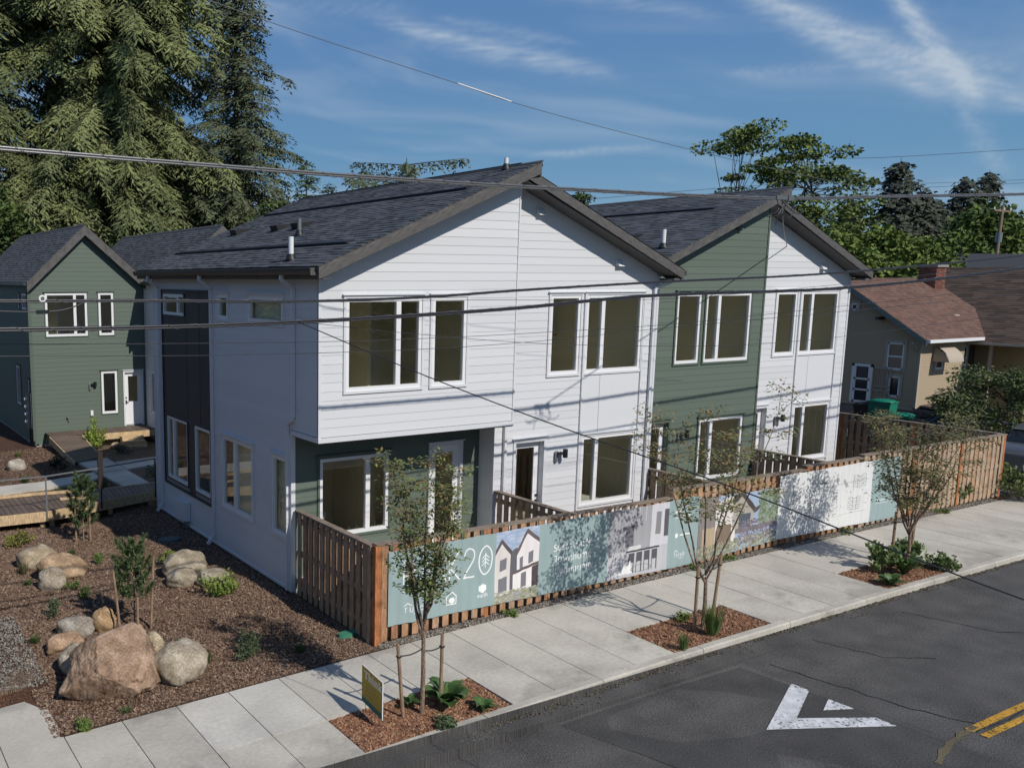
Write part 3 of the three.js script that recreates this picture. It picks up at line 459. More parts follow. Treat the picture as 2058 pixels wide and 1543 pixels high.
function streetUnit(n, label, { x0, x1, z, mats, trim, single, dbl, low, door, lampX, bay, roofL, vents, reveal, doorFull, panel }) {
  seed(100 + n * 17);
  const T = thing('townhouse', label, 'house', [0, 0, 0], 0, 'attached town houses facing the street');
  const wS = [...single, SILL, HEAD], wD = [...dbl, SILL, HEAD], wL = [...low, SILL1, HEAD1], dr = [...door, 0.42, 3.0];
  const yAt = roofL ? (x) => 6.69 + 0.41 * (x - (x0 - 0.27)) : (x) => 6.63 + 0.425 * ((x1 + 0.28) - x);
  const xr = x1;
  const outline = [[x0, 0.1], [xr, 0.1], [xr, yAt(xr)], [x0, yAt(x0)]];
  const W = sheathing(T, 'wall', [0, 0, z], 0, outline, [inset(wS), inset(wD), inset(wL), [dr[0] + 0.05, dr[1] - 0.05, dr[2], dr[3] - 0.05]], 0.14, M.sheath);
  const bayHole = [dbl[0] - 0.02, dbl[1] + 0.02, SILL1 - 0.02, HEAD], holes = bay ? [wS, bayHole, dr] : [wS, wD, wL, dr];
  const y1 = Math.max(yAt(x0), yAt(xr)), y0 = 0.14;
  const bound = roofL ? { left: (y) => (y > yAt(x0) - 0.02 ? x0 + (y - yAt(x0)) / 0.41 : -99) } : { right: (y) => (y > yAt(xr) - 0.02 ? xr - (y - yAt(xr)) / 0.425 : 99) };
  boards(W, x0 + 0.02, xr - 0.04, y0, y1 - 0.03, mats, { holes, base: 3.572 - EXPO * 20, ...bound });
  part(W, 'corner_trim', new MB().box(xr - 0.04, xr + 0.026, 0.1, roofL ? yAt(xr) - 0.05 : 6.7, -0.02, 0.027).geo(), trim);
  if (bay) {
    const b0 = dbl[0] - 0.02, b1 = dbl[1] + 0.02, sp = dbl[0] + 0.6;
    part(W, 'bay_batten', new MB().box(b0, b0 + 0.045, SILL1 - 0.05, HEAD + 0.02, 0, 0.05).geo(), trim); part(W, 'bay_batten', new MB().box(b1 - 0.045, b1, SILL1 - 0.05, HEAD + 0.02, 0, 0.05).geo(), trim);
    part(W, 'panel', new MB().box(b0 + 0.05, sp - 0.006, HEAD1 + 0.03, SILL - 0.01, 0, 0.012).geo(), M.panelWhite); part(W, 'panel', new MB().box(sp + 0.006, b1 - 0.05, HEAD1 + 0.03, SILL - 0.01, 0, 0.012).geo(), M.panelWhite);
  }
  windowAt(T, [0, 0, z], 0, wS, { casing: trim }); windowAt(T, [0, 0, z], 0, wD, { mull: [dbl[0] + (n === 1 ? 0.6 : 0.58)], casing: trim, head: true }); windowAt(T, [0, 0, z], 0, wL, { mull: [low[0] + 0.55], casing: trim });
  doorAt(T, [0, 0, z], 0, dr, { casing: trim === M.greenTrim ? M.greenTrim : M.whiteTrim, recess: 0.13, full: true });
  lampAt(T, [lampX, 2.56, z + 0.02]);
  for (const [vx, vy] of vents) ventHood(T, vx, vy, z + 0.01, trim);
  part(T, 'step', boxGeo(door[0] - 0.1, door[1] + 0.1, 0.1, 0.36, z + 0.03, z + 0.9), M.concreteNew);
  part(T, 'foundation', boxGeo(x0 + 0.02, x1 - 0.02, -0.3, 0.12, -10, z - 0.2), M.concrete[1]);
  part(T, 'party_wall', boxGeo(x1 - 0.09, x1 - 0.01, 0, roofL ? yAt(xr) - 0.15 : 6.6, -10, z - 0.16), M.sheath);
  part(T, 'rear_wall', boxGeo(x0, x1 - 0.1, 0.1, 6.7, -10.1, -10.0), mats[0]);
  rooms(T, x0 + 0.12, x1 - 0.15, z - 0.16, z - 3.4, [[0.4, 3.1], [3.6, 6.5]], [[x0 + 2.42, x0 + 2.5, 3.6, 6.5, z - 3.4, z - 1.7], [x0 + 2, x0 + 2.1, 0.4, 3.1, z - 3.4, z - 1.6]]);
  { const dx = x0 + rr(0.5, 1.4), dx2 = x0 + rr(2.8, 3.6); part(T, 'interior_door', new MB().box(dx, dx + 0.85, 3.62, 5.7, z - 3.4, z - 3.36).geo(), n === 2 ? M.panelDark[1] : M.vinyl); part(T, 'interior_door', new MB().box(dx2, dx2 + 0.85, 0.42, 2.5, z - 3.4, z - 3.36).geo(), n === 1 ? M.panelDark[1] : M.lumber[2]); part(T, 'wall_shelf', new MB().box(dx2 - 0.2, dx2 + 1.1, 5.1, 5.16, z - 3.4, z - 3.1).geo(), M.lumber[1]); }
  part(T, 'furniture', new MB().box(low[0] + 0.5, low[0] + 1.6, 1.0, 1.06, z - 1.5, z - 0.8).box(low[0] + 0.55, low[0] + 1.55, 0.4, 1.0, z - 1.45, z - 0.85).geo(), M.vinyl);
  return { T, yAt };
}
{ // 2: white house right of the porch
  const { T } = streetUnit(1, 'white town house with glazed bay between the porch house and the green house', { x0: 4.9, x1: 9.88, z: -0.6, mats: M.white, trim: M.whiteTrim, single: [6.34, 7.38], dbl: [7.46, 9.41], low: [7.5, 9.38], door: [5.44, 6.43], lampX: 6.76, bay: true, roofL: false, vents: [[5.96, 8.13], [8.48, 7.02]] });
  const rv = sheathing(T, 'reveal_wall', [4.9, 0, -0.6], -Math.PI / 2, [[-0.55, 0.1], [0, 0.1], [0, 3.5], [-0.55, 3.5]], [], 0.1, M.sheath);
  boards(rv, -0.53, -0.03, 0.14, 3.46, M.white, { base: 3.572 - EXPO * 20 }); part(rv, 'corner_trim', new MB().box(-0.03, 0.02, 0.1, 3.46, -0.02, 0.026).geo(), M.whiteTrim);
  part(T, 'downspout', new MB().box(5.12, 5.19, 0.2, 3.44, -0.58, -0.51).geo(), M.whiteTrim);
  const { at } = slope(T, 10.17, 6.86, 4.93, 9.075, -0.1, -10.1, { shingles: false });
  rake(T, 10.17, 6.855, 4.99, 9.05, -0.095, 0.215); soffitSheet(T, 10.15, 6.66, 4.95, 8.82, -0.14, -0.58);
  part(T, 'eave_return', boxGeo(9.89, 10.15, 6.6, 6.66, -0.65, -0.14), M.soffit);
  part(T, 'gutter', new MB().box(10.17, 10.29, 6.72, 6.84, -0.68, -0.12).geo(), M.gutter);
  downspout(T, [[10.2, 6.7, -0.4], [10.2, 6.6, -0.42], [9.72, 6.42, -0.54], [9.72, 0.3, -0.54]]);
}
{ // 3: green house
  const { T } = streetUnit(2, 'sage green town house between two white ones on the street', { x0: 9.88, x1: 14.68, z: -1.15, mats: M.green, trim: M.greenTrim, single: [11.18, 12.2], dbl: [12.29, 14.2], low: [12.31, 14.2], door: [10.27, 11.26], lampX: 11.6, bay: false, roofL: true, vents: [[13.4, 8.02]] });
  const { at } = slope(T, 9.82, 7.015, 14.8, 9.06, -0.65, -10.5, { seedN: 23 });
  rake(T, 9.82, 7.005, 14.8, 9.05, -0.645, 0.225); soffitSheet(T, 9.9, 6.84, 14.78, 8.83, -0.69, -1.13); part(T, 'ridge_board', boxGeo(14.775, 14.805, 8.75, 9.04, -10.4, -0.65), M.fascia);
  const strip = (s, z0, z1) => part(T, 'roof_vent_strip', new MB().hex([at(s, 0.012, z1), at(s + 0.2, 0.012, z1), at(s + 0.2, 0.02, z1), at(s, 0.055, z1), at(s, 0.012, z0), at(s + 0.2, 0.012, z0), at(s + 0.2, 0.02, z0), at(s, 0.055, z0)]).geo(), M.blackPlastic);
  strip(3.95, -2.0, -9.5);
  { const b = at(1.1, 0, -1.35), g = groupPart(T, 'vent_stack'); part(g, 'pipe', new THREE.CylinderGeometry(0.055, 0.055, 0.46, 16).translate(b[0], b[1] + 0.23, b[2]), M.pvc); part(g, 'flashing', new THREE.CylinderGeometry(0.07, 0.13, 0.12, 16).translate(b[0], b[1] + 0.06, b[2]), M.blackPlastic); }
  { const z = -3.1, g = groupPart(T, 'roof_vent'); part(g, 'hood', new MB().hex([at(1.7, 0.01, z - 0.2), at(2.15, 0.01, z - 0.2), at(2.15, 0.03, z - 0.2), at(1.7, 0.16, z - 0.2), at(1.7, 0.01, z + 0.2), at(2.15, 0.01, z + 0.2), at(2.15, 0.03, z + 0.2), at(1.7, 0.16, z + 0.2)]).geo(), M.blackPlastic); }
}
{ // 4: white house at the right end
  const { T } = streetUnit(3, 'white town house at the far right end of the row beside the cedar fence', { x0: 14.69, x1: 19.52, z: -1.75, mats: M.white, trim: M.whiteTrim, single: [16.04, 17.08], dbl: [17.18, 19.06], low: [17.21, 19.05], door: [15.1, 16.08], lampX: 16.45, bay: true, roofL: false, vents: [[18.07, 7.0]] });
  slope(T, 19.82, 6.86, 14.72, 9.05, -1.25, -10.5, { shingles: false });
  rake(T, 19.82, 6.855, 14.8, 9.03, -1.245, 0.215); soffitSheet(T, 19.8, 6.66, 14.78, 8.8, -1.29, -1.73);
  part(T, 'side_wall', boxGeo(19.43, 19.5, 0.1, 6.7, -10, -1.9), M.white[0]);
  part(T, 'eave_return', boxGeo(19.53, 19.8, 6.6, 6.66, -10.4, -1.29), M.soffit);
}
// ---------- houses behind ----------
function rearHouse(T, { x0, x1, z, zb, apexX, apexY, mats, trim, wins = [], eave = 6.7, seedN = 31 }) {
  const sl = (apexY - 0.12 - eave) / (apexX - x0), W = sheathing(T, 'wall', [0, 0, z], 0, [[x0, 0.1], [x1, 0.1], [x1, eave], [apexX, apexY - 0.12], [x0, eave]], wins.map((w) => inset(w)), 0.14, M.sheath);
  boards(W, x0 + 0.05, x1 - 0.05, 0.15, apexY - 0.2, mats, { holes: wins, base: 0.15, merged: true, left: (y) => (y > eave ? x0 + (y - eave) / sl : -99), right: (y) => (y > eave ? x1 - (y - eave) / ((apexY - 0.12 - eave) / (x1 - apexX)) : 99) });
  part(W, 'corner_trim', new MB().box(x0 - 0.02, x0 + 0.05, 0.1, eave, -0.06, 0.026).geo(), trim); part(W, 'corner_trim', new MB().box(x1 - 0.05, x1 + 0.02, 0.1, eave, -0.06, 0.026).geo(), trim);
  const S = sheathing(T, 'side_wall', [x0, 0, z], -Math.PI / 2, [[zb - z, 0.1], [0, 0.1], [0, eave], [zb - z, eave]], [], 0.14, M.sheath);
  part(T, 'side_wall', boxGeo(x1 - 0.14, x1, 0.1, eave, zb, z - 0.15), mats[0]); part(T, 'rear_wall', boxGeo(x0, x1, 0.1, eave, zb - 0.1, zb), mats[0]);
  part(T, 'foundation', boxGeo(x0 + 0.03, x1 - 0.03, -0.3, 0.12, zb, z - 0.03), M.concrete[0]);
  const ea = x0 - 0.12, eb = x1 + 0.12, ey = apexY - (apexY - eave - 0.12) / (apexX - x0) * (apexX - ea);
  slope(T, ea, ey, apexX, apexY, z + 0.3, zb - 0.3, { seedN }); slope(T, eb, ey, apexX, apexY, z + 0.3, zb - 0.3, { shingles: false });
  rake(T, ea, ey - 0.01, apexX, apexY - 0.01, z + 0.305, 0.4); rake(T, eb, ey - 0.01, apexX, apexY - 0.01, z + 0.305, 0.4);
  part(T, 'gutter', new MB().box(ea - 0.12, ea, ey - 0.14, ey - 0.02, zb, z + 0.25).geo(), M.gutter);
  return { W, S };
}
{
  seed(301);
  const z = -21.3, T = thing('rear_house', 'narrow sage green gabled house behind the garden ramp', 'house', [0, 0, 0], 0, 'houses behind the garden');
  const wD = [-0.42, 1.3, 4.36, 6.12], wS = [1.7, 2.38, 4.36, 6.12], wL = [1.72, 2.44, 1.16, 2.96], dr = [2.66, 3.52, 0.62, 2.92];
  const { S } = rearHouse(T, { x0: -0.98, x1: 3.62, z, zb: -33, apexX: 1.22, apexY: 8.74, mats: M.green, trim: M.greenTrim, wins: [wD, wS, wL, dr], eave: 6.52 });
  windowAt(T, [0, 0, z], 0, wD, { mull: [0.78], casing: M.greenTrim, cw: 0.03, fw: 0.09 }); windowAt(T, [0, 0, z], 0, wS, { casing: M.greenTrim, cw: 0.03, fw: 0.09 }); windowAt(T, [0, 0, z], 0, wL, { casing: M.greenTrim, cw: 0.03, fw: 0.09 });
  doorAt(T, [0, 0, z], 0, dr, { casing: M.whiteTrim, recess: 0.06, side: -1 });
  const side = [[-0.9, -0.5, 1.8, 2.7], [-3.2, -2.2, 1.4, 3.1], [-1.4, -0.35, 5.4, 6.1], [-2.1, -1.75, 5.4, 6.1]];
  boards(S, -11.6, -0.03, 0.15, 6.5, M.green, { holes: side, base: 0.15, merged: true });
  side.forEach((w) => windowAt(T, [-0.98, 0, z], -Math.PI / 2, w, { casing: M.greenTrim, cw: 0.04 }));
  rooms(T, -0.8, 3.4, z - 0.16, z - 4, [[0.6, 3.1], [3.6, 6.4]], [[0.4, 0.5, 3.6, 6.4, z - 4, z - 1.5]]);
  downspout(T, [[-1.06, 6.5, z + 0.12], [-1.04, 6.3, z + 0.1], [-1.04, 0.3, z + 0.1]], M.greenTrim);
  const mt = groupPart(T, 'electric_meter_bank'); part(mt, 'cabinet', new MB().box(-1.13, -1.0, 0.75, 2.15, z - 0.75, z - 0.2).geo(), M.greyMetal); for (let i = 0; i < 4; i++) part(mt, 'meter_dial', new THREE.SphereGeometry(0.085, 14, 10).translate(-1.16, 1.9 - i * 0.3, z - 0.6), M.pvc);
  part(T, 'conduit', new MB().cone([-1.06, 0.75, z - 0.5], [-1.06, 0.05, z - 0.5], 0.04, 0.04, 8).cone([-1.06, 0.75, z - 0.3], [-1.06, 0.05, z - 0.3], 0.04, 0.04, 8).geo(), M.blackPlastic);
  const lp = lampAt(T, [1.28, 2.4, z + 0.02]); lp.rotation.y = 0.4;
  part(T, 'hose_tap', new MB().box(0.28, 0.42, 1.12, 1.18, z + 0.02, z + 0.1).box(0.33, 0.38, 1.0, 1.12, z + 0.04, z + 0.09).geo(), M.greyMetal); part(T, 'socket_box', new MB().box(1.25, 1.36, 1.15, 1.36, z + 0.01, z + 0.08).geo(), M.pvc);
  // white house beside it, mostly hidden behind the street row
  const T2 = thing('rear_house', 'white gabled house behind the town houses, only roof and a strip of wall showing', 'house', [0, 0, 0], 0, 'houses behind the garden');
  const r2 = rearHouse(T2, { x0: 3.64, x1: 8.4, z: -18.7, zb: -31, apexX: 5.95, apexY: 8.72, mats: M.white, trim: M.whiteTrim, eave: 6.52, seedN: 37 });
  const sw = [-1.9, -0.9, 1.16, 2.96]; boards(r2.S, -12.2, -0.03, 0.15, 6.5, M.white, { holes: [sw], base: 0.15, merged: true }); windowAt(T2, [3.64, 0, -18.7], -Math.PI / 2, sw, { casing: M.whiteTrim });
}
// ---------- boardwalk, ramp, paths ----------
function plankDeck(parent, left, right, y, n, name = 'deck_board') { // boards laid between two edge polylines given as functions of t
  for (let i = 0; i < n; i++) { const t0 = i / n + 0.03 / n * 1.5, t1 = (i + 1) / n - 0.03 / n * 1.5, a = left(t0), b = right(t0), c = right(t1), d = left(t1), q = (p) => [p[0], y(p), p[1]], lo = (p) => [p[0], y(p) - 0.03, p[1]]; part(parent, name, new MB().hex([lo(d), lo(c), q(c), q(d), lo(a), lo(b), q(b), q(a)].map((v) => v)).geo(), pick(M.deck)); }
}
const poly = (pts) => { const L = [0]; for (let i = 1; i < pts.length; i++) L.push(L[i - 1] + Math.hypot(pts[i][0] - pts[i - 1][0], pts[i][1] - pts[i - 1][1])); return (t) => { const s = t * L[L.length - 1]; let i = 1; while (i < L.length - 1 && s > L[i]) i++; const k = (s - L[i - 1]) / (L[i] - L[i - 1]); return [lerp(pts[i - 1][0], pts[i][0], k), lerp(pts[i - 1][1], pts[i][1], k)]; }; };
{
  seed(55);
  const B = thing('boardwalk', 'raised wooden boardwalk with pale lumber edge crossing behind the garden', 'boardwalk');
  const F = [[-8.6, -9.15], [-3.3, -8.95], [-1.93, -9.35], [0.3, -10.02]], K = [[-8.6, -10.95], [-3.3, -10.95], [-1.9, -10.75], [0.5, -10.95]];
  plankDeck(B, poly(F), poly(K), () => 0.5, 62);
  for (let i = 0; i < 3; i++) { part(B, 'rim_joist', new MB().bar([F[i][0], 0.36, F[i][1] + 0.03], [F[i + 1][0], 0.36, F[i + 1][1] + 0.03], 0.04, 0.27).geo(), M.lumber[i]); part(B, 'rim_joist', new MB().bar([K[i][0], 0.37, K[i][1] - 0.03], [K[i + 1][0], 0.37, K[i + 1][1] - 0.03], 0.04, 0.28).geo(), M.lumber[(i + 1) % 3]); }
  for (const [x, z] of [[-7.4, -9.2], [-5.4, -9.15], [-3.45, -9.1], [-3.2, -9.1], [-1.4, -9.7], [-0.1, -10.05], [-5.4, -10.8], [-2, -10.7]]) part(B, 'post', boxGeo(x - 0.06, x + 0.06, -0.2, 0.46, z - 0.06, z + 0.06), M.lumber[2]);
  part(B, 'kerb_rail', new MB().bar([-8.6, 0.55, -10.9], [-3.3, 0.55, -10.9], 0.06, 0.08).geo(), M.lumber[0]); part(B, 'kerb_rail', new MB().bar([-3.3, 0.55, -10.9], [-2.0, 0.55, -10.68], 0.06, 0.08).geo(), M.lumber[1]); part(B, 'kerb_rail', new MB().bar([-2.75, 0.55, -9.95], [-1.8, 0.55, -9.75], 0.05, 0.07).geo(), M.lumber[0]);
  const R = thing('guard_rail', 'thin dark steel handrail with slim posts along the boardwalk', 'handrail');
  const P = [[-8.4, -9.0], [-5.8, -8.95], [-3.36, -8.88], [-1.75, -9.3], [0.02, -9.86]];
  P.forEach(([x, z], i) => part(R, 'post', new MB().box(x - 0.02, x + 0.02, 0.3, 1.46, z - 0.012, z + 0.012).geo(), i === 2 ? M.greyMetal : M.steelDark));
  for (let i = 0; i < P.length - 1; i++) part(R, 'rail', new MB().bar([P[i][0], 1.46, P[i][1]], [P[i + 1][0], 1.46, P[i + 1][1]], 0.035, 0.035).geo(), M.greyMetal);
  part(R, 'sign_post', new MB().box(-1.83, -1.69, 0.86, 1.92, -9.33, -9.25).geo(), M.steelDark);
  // concrete paths between the houses
  const pathY = (x, z) => hy(x, z) + 0.0, paths = structure('garden_path');
  for (const p of [[[-0.1, -12.6], [0.8, -12.72], [0.78, -15.0], [-0.25, -15.0]], [[-0.25, -15.02], [0.78, -15.02], [0.77, -17.5], [-0.4, -17.2]], [[-9, -13.2], [-2.4, -13.45], [-0.9, -13.9], [-0.35, -14.3], [-0.35, -15.2], [-1.1, -14.9], [-2.35, -14.5], [-9, -14.2]], [[0.82, -15.2], [3.2, -15.7], [3.2, -17.0], [0.82, -16.6]]]) part(paths, 'slab', padGeo(p.slice().reverse(), pathY, 0.07, 0.1), pick(M.concrete));
  // ramp and landing of the green house
  const D = thing('entrance_ramp', 'brown decked ramp and landing with lumber steps at the green rear house', 'ramp');
  const rampY = (p) => clamp(lerp(0.6, 0.14, (p[1] + 20.3) / 3.2), 0.12, 0.6);
  plankDeck(D, poly([[-0.6, -20.3], [-0.5, -17.05]]), poly([[0.5, -20.15], [0.56, -17.35]]), rampY, 22);
  plankDeck(D, poly([[-0.62, -21.24], [3.6, -21.24]]), poly([[-0.62, -20.32], [3.6, -20.15]]), () => 0.6, 30);
  part(D, 'rim_joist', new MB().bar([-0.64, 0.45, -20.4], [-0.54, 0.02, -17.05], 0.05, 0.26).geo(), M.lumber[2]); part(D, 'rim_joist', new MB().bar([0.56, 0.45, -20.12], [0.6, 0.0, -17.35], 0.05, 0.26).geo(), M.lumber[1]);
  part(D, 'rim_joist', new MB().box(0.6, 2.1, 0.32, 0.57, -20.16, -20.12).geo(), M.lumber[0]); part(D, 'rim_joist', new MB().box(2.1, 3.6, 0.32, 0.57, -20.14, -20.1).geo(), M.lumber[1]);
  for (let i = 0; i < 3; i++) part(D, 'step', new MB().box(2.1, 2.98, 0.02, 0.42 - i * 0.15, -20.09 + i * 0.28, -19.81 + i * 0.28).geo(), M.lumber[i]);
}
// ---------- fences ----------
// shadow-box fence from a to b (plan), base and cap heights
function fence(T, a, b, baseY, cap, { faceMats = M.cedar, backMats = M.cedar, step = 0.232, bw = 0.142, posts = true, first = true, last = true, capMat = M.capGrey, side = 1 } = {}) {
  const L = Math.hypot(b[0] - a[0], b[1] - a[1]), ux = (b[0] - a[0]) / L, uz = (b[1] - a[1]) / L, nx = -uz * side, nz = ux * side;
  const P = (s, d, y) => [a[0] + ux * s + nx * d, y, a[1] + uz * s + nz * d];
  const slabm = (s0, s1, d0, d1, y00, y01, y1) => new MB().hex([P(s0, d0, y00), P(s1, d0, y01), P(s1, d0, y1), P(s0, d0, y1), P(s0, d1, y00), P(s1, d1, y01), P(s1, d1, y1), P(s0, d1, y1)]).geo();
  const by = (s) => baseY(a[0] + ux * s, a[1] + uz * s);
  for (let s = 0.1, i = 0; s + bw < L; s += step, i++) {
    part(T, 'picket', slabm(s, s + bw, 0.045, 0.063, by(s) + 0.05 + rr(-0.01, 0.01), by(s + bw) + 0.05 + rr(-0.01, 0.01), cap - 0.04), pick(faceMats));
    const q = s + step / 2; if (q + bw < L) part(T, 'picket', slabm(q, q + bw, -0.063, -0.045, by(q) + 0.05, by(q + bw) + 0.05, cap - 0.04), pick(backMats));
  }
  const nP = Math.max(1, Math.round(L / 2.4));
  for (let i = 0; i <= nP; i++) { if ((i === 0 && !first) || (i === nP && !last)) continue; const s = clamp(L * i / nP, 0.045, L - 0.045); part(T, 'post', slabm(s - 0.045, s + 0.045, -0.045, 0.068, by(s) - 0.1, by(s) - 0.1, cap - 0.035), rnd() < 0.6 ? M.postRed : pick(faceMats)); }
  for (const f of [0.12, 0.5, 0.93]) { const y0 = (s) => by(s) + 0.1 + (cap - by(s) - 0.25) * f; part(T, 'rail', new MB().hex([P(0, -0.044, y0(0)), P(L, -0.044, y0(L)), P(L, -0.044, y0(L) + 0.085), P(0, -0.044, y0(0) + 0.085), P(0, 0.044, y0(0)), P(L, 0.044, y0(L)), P(L, 0.044, y0(L) + 0.085), P(0, 0.044, y0(0) + 0.085)]).geo(), pick(backMats)); }
  part(T, 'cap_board', slabm(-0.02, L + 0.02, -0.075, 0.075, cap - 0.036, cap - 0.036, cap), capMat);
}
{
  seed(71); const gb = (x, z) => hy(x, z);
  const G = 'cedar fence runs around the front yards';
  const F1 = thing('cedar_fence', 'cedar picket fence along the pavement carrying the printed banners', 'fence', [0, 0, 0], 0, G);
  const secs = [[0.1, 7.74, 1.93], [7.76, 12.38, 2.11], [12.4, 14.68, 2.19], [14.7, 21.5, 2.25]];
  secs.forEach(([a, b, c], i) => fence(F1, [a, 1.93], [b, 1.93], gb, c, { first: true, last: i === 3, faceMats: i === 3 ? M.cedarPale : M.cedar }));
  part(F1, 'corner_post', boxGeo(0.06, 0.16, -0.05, 1.9, 1.9, 2.005), M.postRed);
  const F2 = thing('cedar_fence', 'short shaded cedar fence panel between the porch house and the corner post', 'fence', [0, 0, 0], 0, G); fence(F2, [0.1, -1.05], [0.1, 1.86], gb, 1.89, { faceMats: M.cedarGrey, backMats: M.cedar, first: false });
  const F3 = thing('cedar_fence', 'cedar divider fence at the right side of the green porch', 'fence', [0, 0, 0], 0, G); fence(F3, [4.97, -0.55], [4.97, 1.84], gb, 1.87, { faceMats: M.cedarGrey, first: false, last: false });
  const F4 = thing('cedar_fence', 'cedar divider fence below the downspout where white and green houses meet', 'fence', [0, 0, 0], 0, G); fence(F4, [9.95, -1.05], [9.95, 1.84], gb, 1.9, { faceMats: M.cedarGrey, first: false, last: false });
  const F5 = thing('cedar_fence', 'low cedar divider fence in front of the far right white house', 'fence', [0, 0, 0], 0, G); fence(F5, [14.75, -1.68], [14.75, 1.84], gb, 1.9, { faceMats: M.cedarGrey, first: false, last: false });
  const F6 = thing('cedar_fence', 'dark shaded cedar fence beside the neighbouring tan house', 'fence', [0, 0, 0], 0, G); fence(F6, [21.42, -9.5], [21.42, 1.84], gb, 2.26, { faceMats: M.cedarGrey, backMats: M.cedarGrey, first: false, last: false });
}
// ---------- printed banners and the yard sign ----------
function canvasTex(w, h, draw) { const c = document.createElement('canvas'); c.width = w; c.height = h; draw(c.getContext('2d'), w, h); const t = new THREE.CanvasTexture(c); t.colorSpace = THREE.SRGBColorSpace; t.anisotropy = 8; return t; }
const TEAL = '#9bafae';
function drawTeal(g, x, y, w, h) { g.fillStyle = TEAL; g.fillRect(x, y, w, h); }
function roofMark(g, x, y, s) { g.lineWidth = s * 0.09; g.beginPath(); g.moveTo(x, y); g.lineTo(x + s * 0.5, y - s * 0.3); g.lineTo(x + s, y); g.stroke(); }
function tuyo(g, x, y, s) { g.strokeStyle = g.fillStyle = '#fbfbf8'; roofMark(g, x - s * 0.05, y - s * 0.95, s * 1.25); g.font = `${s}px sans-serif`; 'TUYO'.split('').forEach((c, i) => g.fillText(c, x + i * s * 0.82, y)); g.fillRect(x + s * 1.5, y + s * 0.28, s * 1.3, s * 0.07); }
function housePrint(g, x, y, w, h, flip) {
  g.save(); g.beginPath(); g.rect(x, y, w, h); g.clip();
  g.fillStyle = '#a5b6cf'; g.fillRect(x, y, w, h); seed(75); for (let i = 0; i < 40; i++) { g.fillStyle = 'rgba(232,236,240,0.25)'; g.beginPath(); g.ellipse(x + rnd() * w, y + h * rr(0, 0.3), w * rr(0.05, 0.14), h * rr(0.01, 0.03), 0.3, 0, 7); g.fill(); }
  const P = (pts, c) => { g.fillStyle = c; g.beginPath(); pts.forEach(([a, b], i) => g[i ? 'lineTo' : 'moveTo'](x + (flip ? 1 - a : a) * w, y + b * h)); g.closePath(); g.fill(); };
  P([[0, 0.25], [0.12, 0.13], [0.34, 0.32], [0.34, 0.92], [0, 0.92]], '#e2dbd6'); P([[0.34, 0.32], [0.5, 0.26], [0.5, 0.86], [0.34, 0.92]], '#66666c'); P([[0.5, 0.3], [0.72, 0.06], [1, 0.2], [1, 0.86], [0.5, 0.86]], '#efeae8');
  P([[-0.02, 0.28], [0.12, 0.1], [0.38, 0.3], [0.36, 0.36], [0.12, 0.17], [0, 0.33]], '#5d5457'); P([[0.46, 0.34], [0.72, 0.02], [1, 0.18], [1, 0.24], [0.72, 0.09], [0.5, 0.38]], '#6d5f5e');
  P([[0.4, 0.6], [1, 0.5], [1, 0.54], [0.4, 0.64]], '#6b5d5a'); P([[0.42, 0.64], [0.86, 0.57], [0.86, 0.86], [0.42, 0.86]], '#f2edea'); P([[0.86, 0.57], [1, 0.54], [1, 0.88], [0.86, 0.88]], '#55484c');
  for (const [a, b, c, d] of [[0.1, 0.4, 0.26, 0.56], [0.08, 0.66, 0.28, 0.86], [0.56, 0.42, 0.65, 0.58], [0.76, 0.36, 0.88, 0.52], [0.6, 0.64, 0.72, 0.84]]) P([[a, b], [c, b - 0.02], [c, d - 0.02], [a, d]], '#7d7c82');
  P([[0, 0.9], [1, 0.84], [1, 1], [0, 1]], '#8b8a72'); P([[0.2, 1], [0.42, 0.88], [0.6, 0.87], [0.66, 1]], '#9a93a6');
  seed(77); for (let i = 0; i < 420; i++) { g.fillStyle = pick(['#b5b79a', '#a0a584', '#c3c2a8', '#8f9678', '#a59fa9']); g.beginPath(); g.ellipse(x + rnd() * w, y + h * rr(0.84, 1), w * 0.014, h * 0.011, rnd() * 3, 0, 7); g.fill(); }
  g.restore();
}
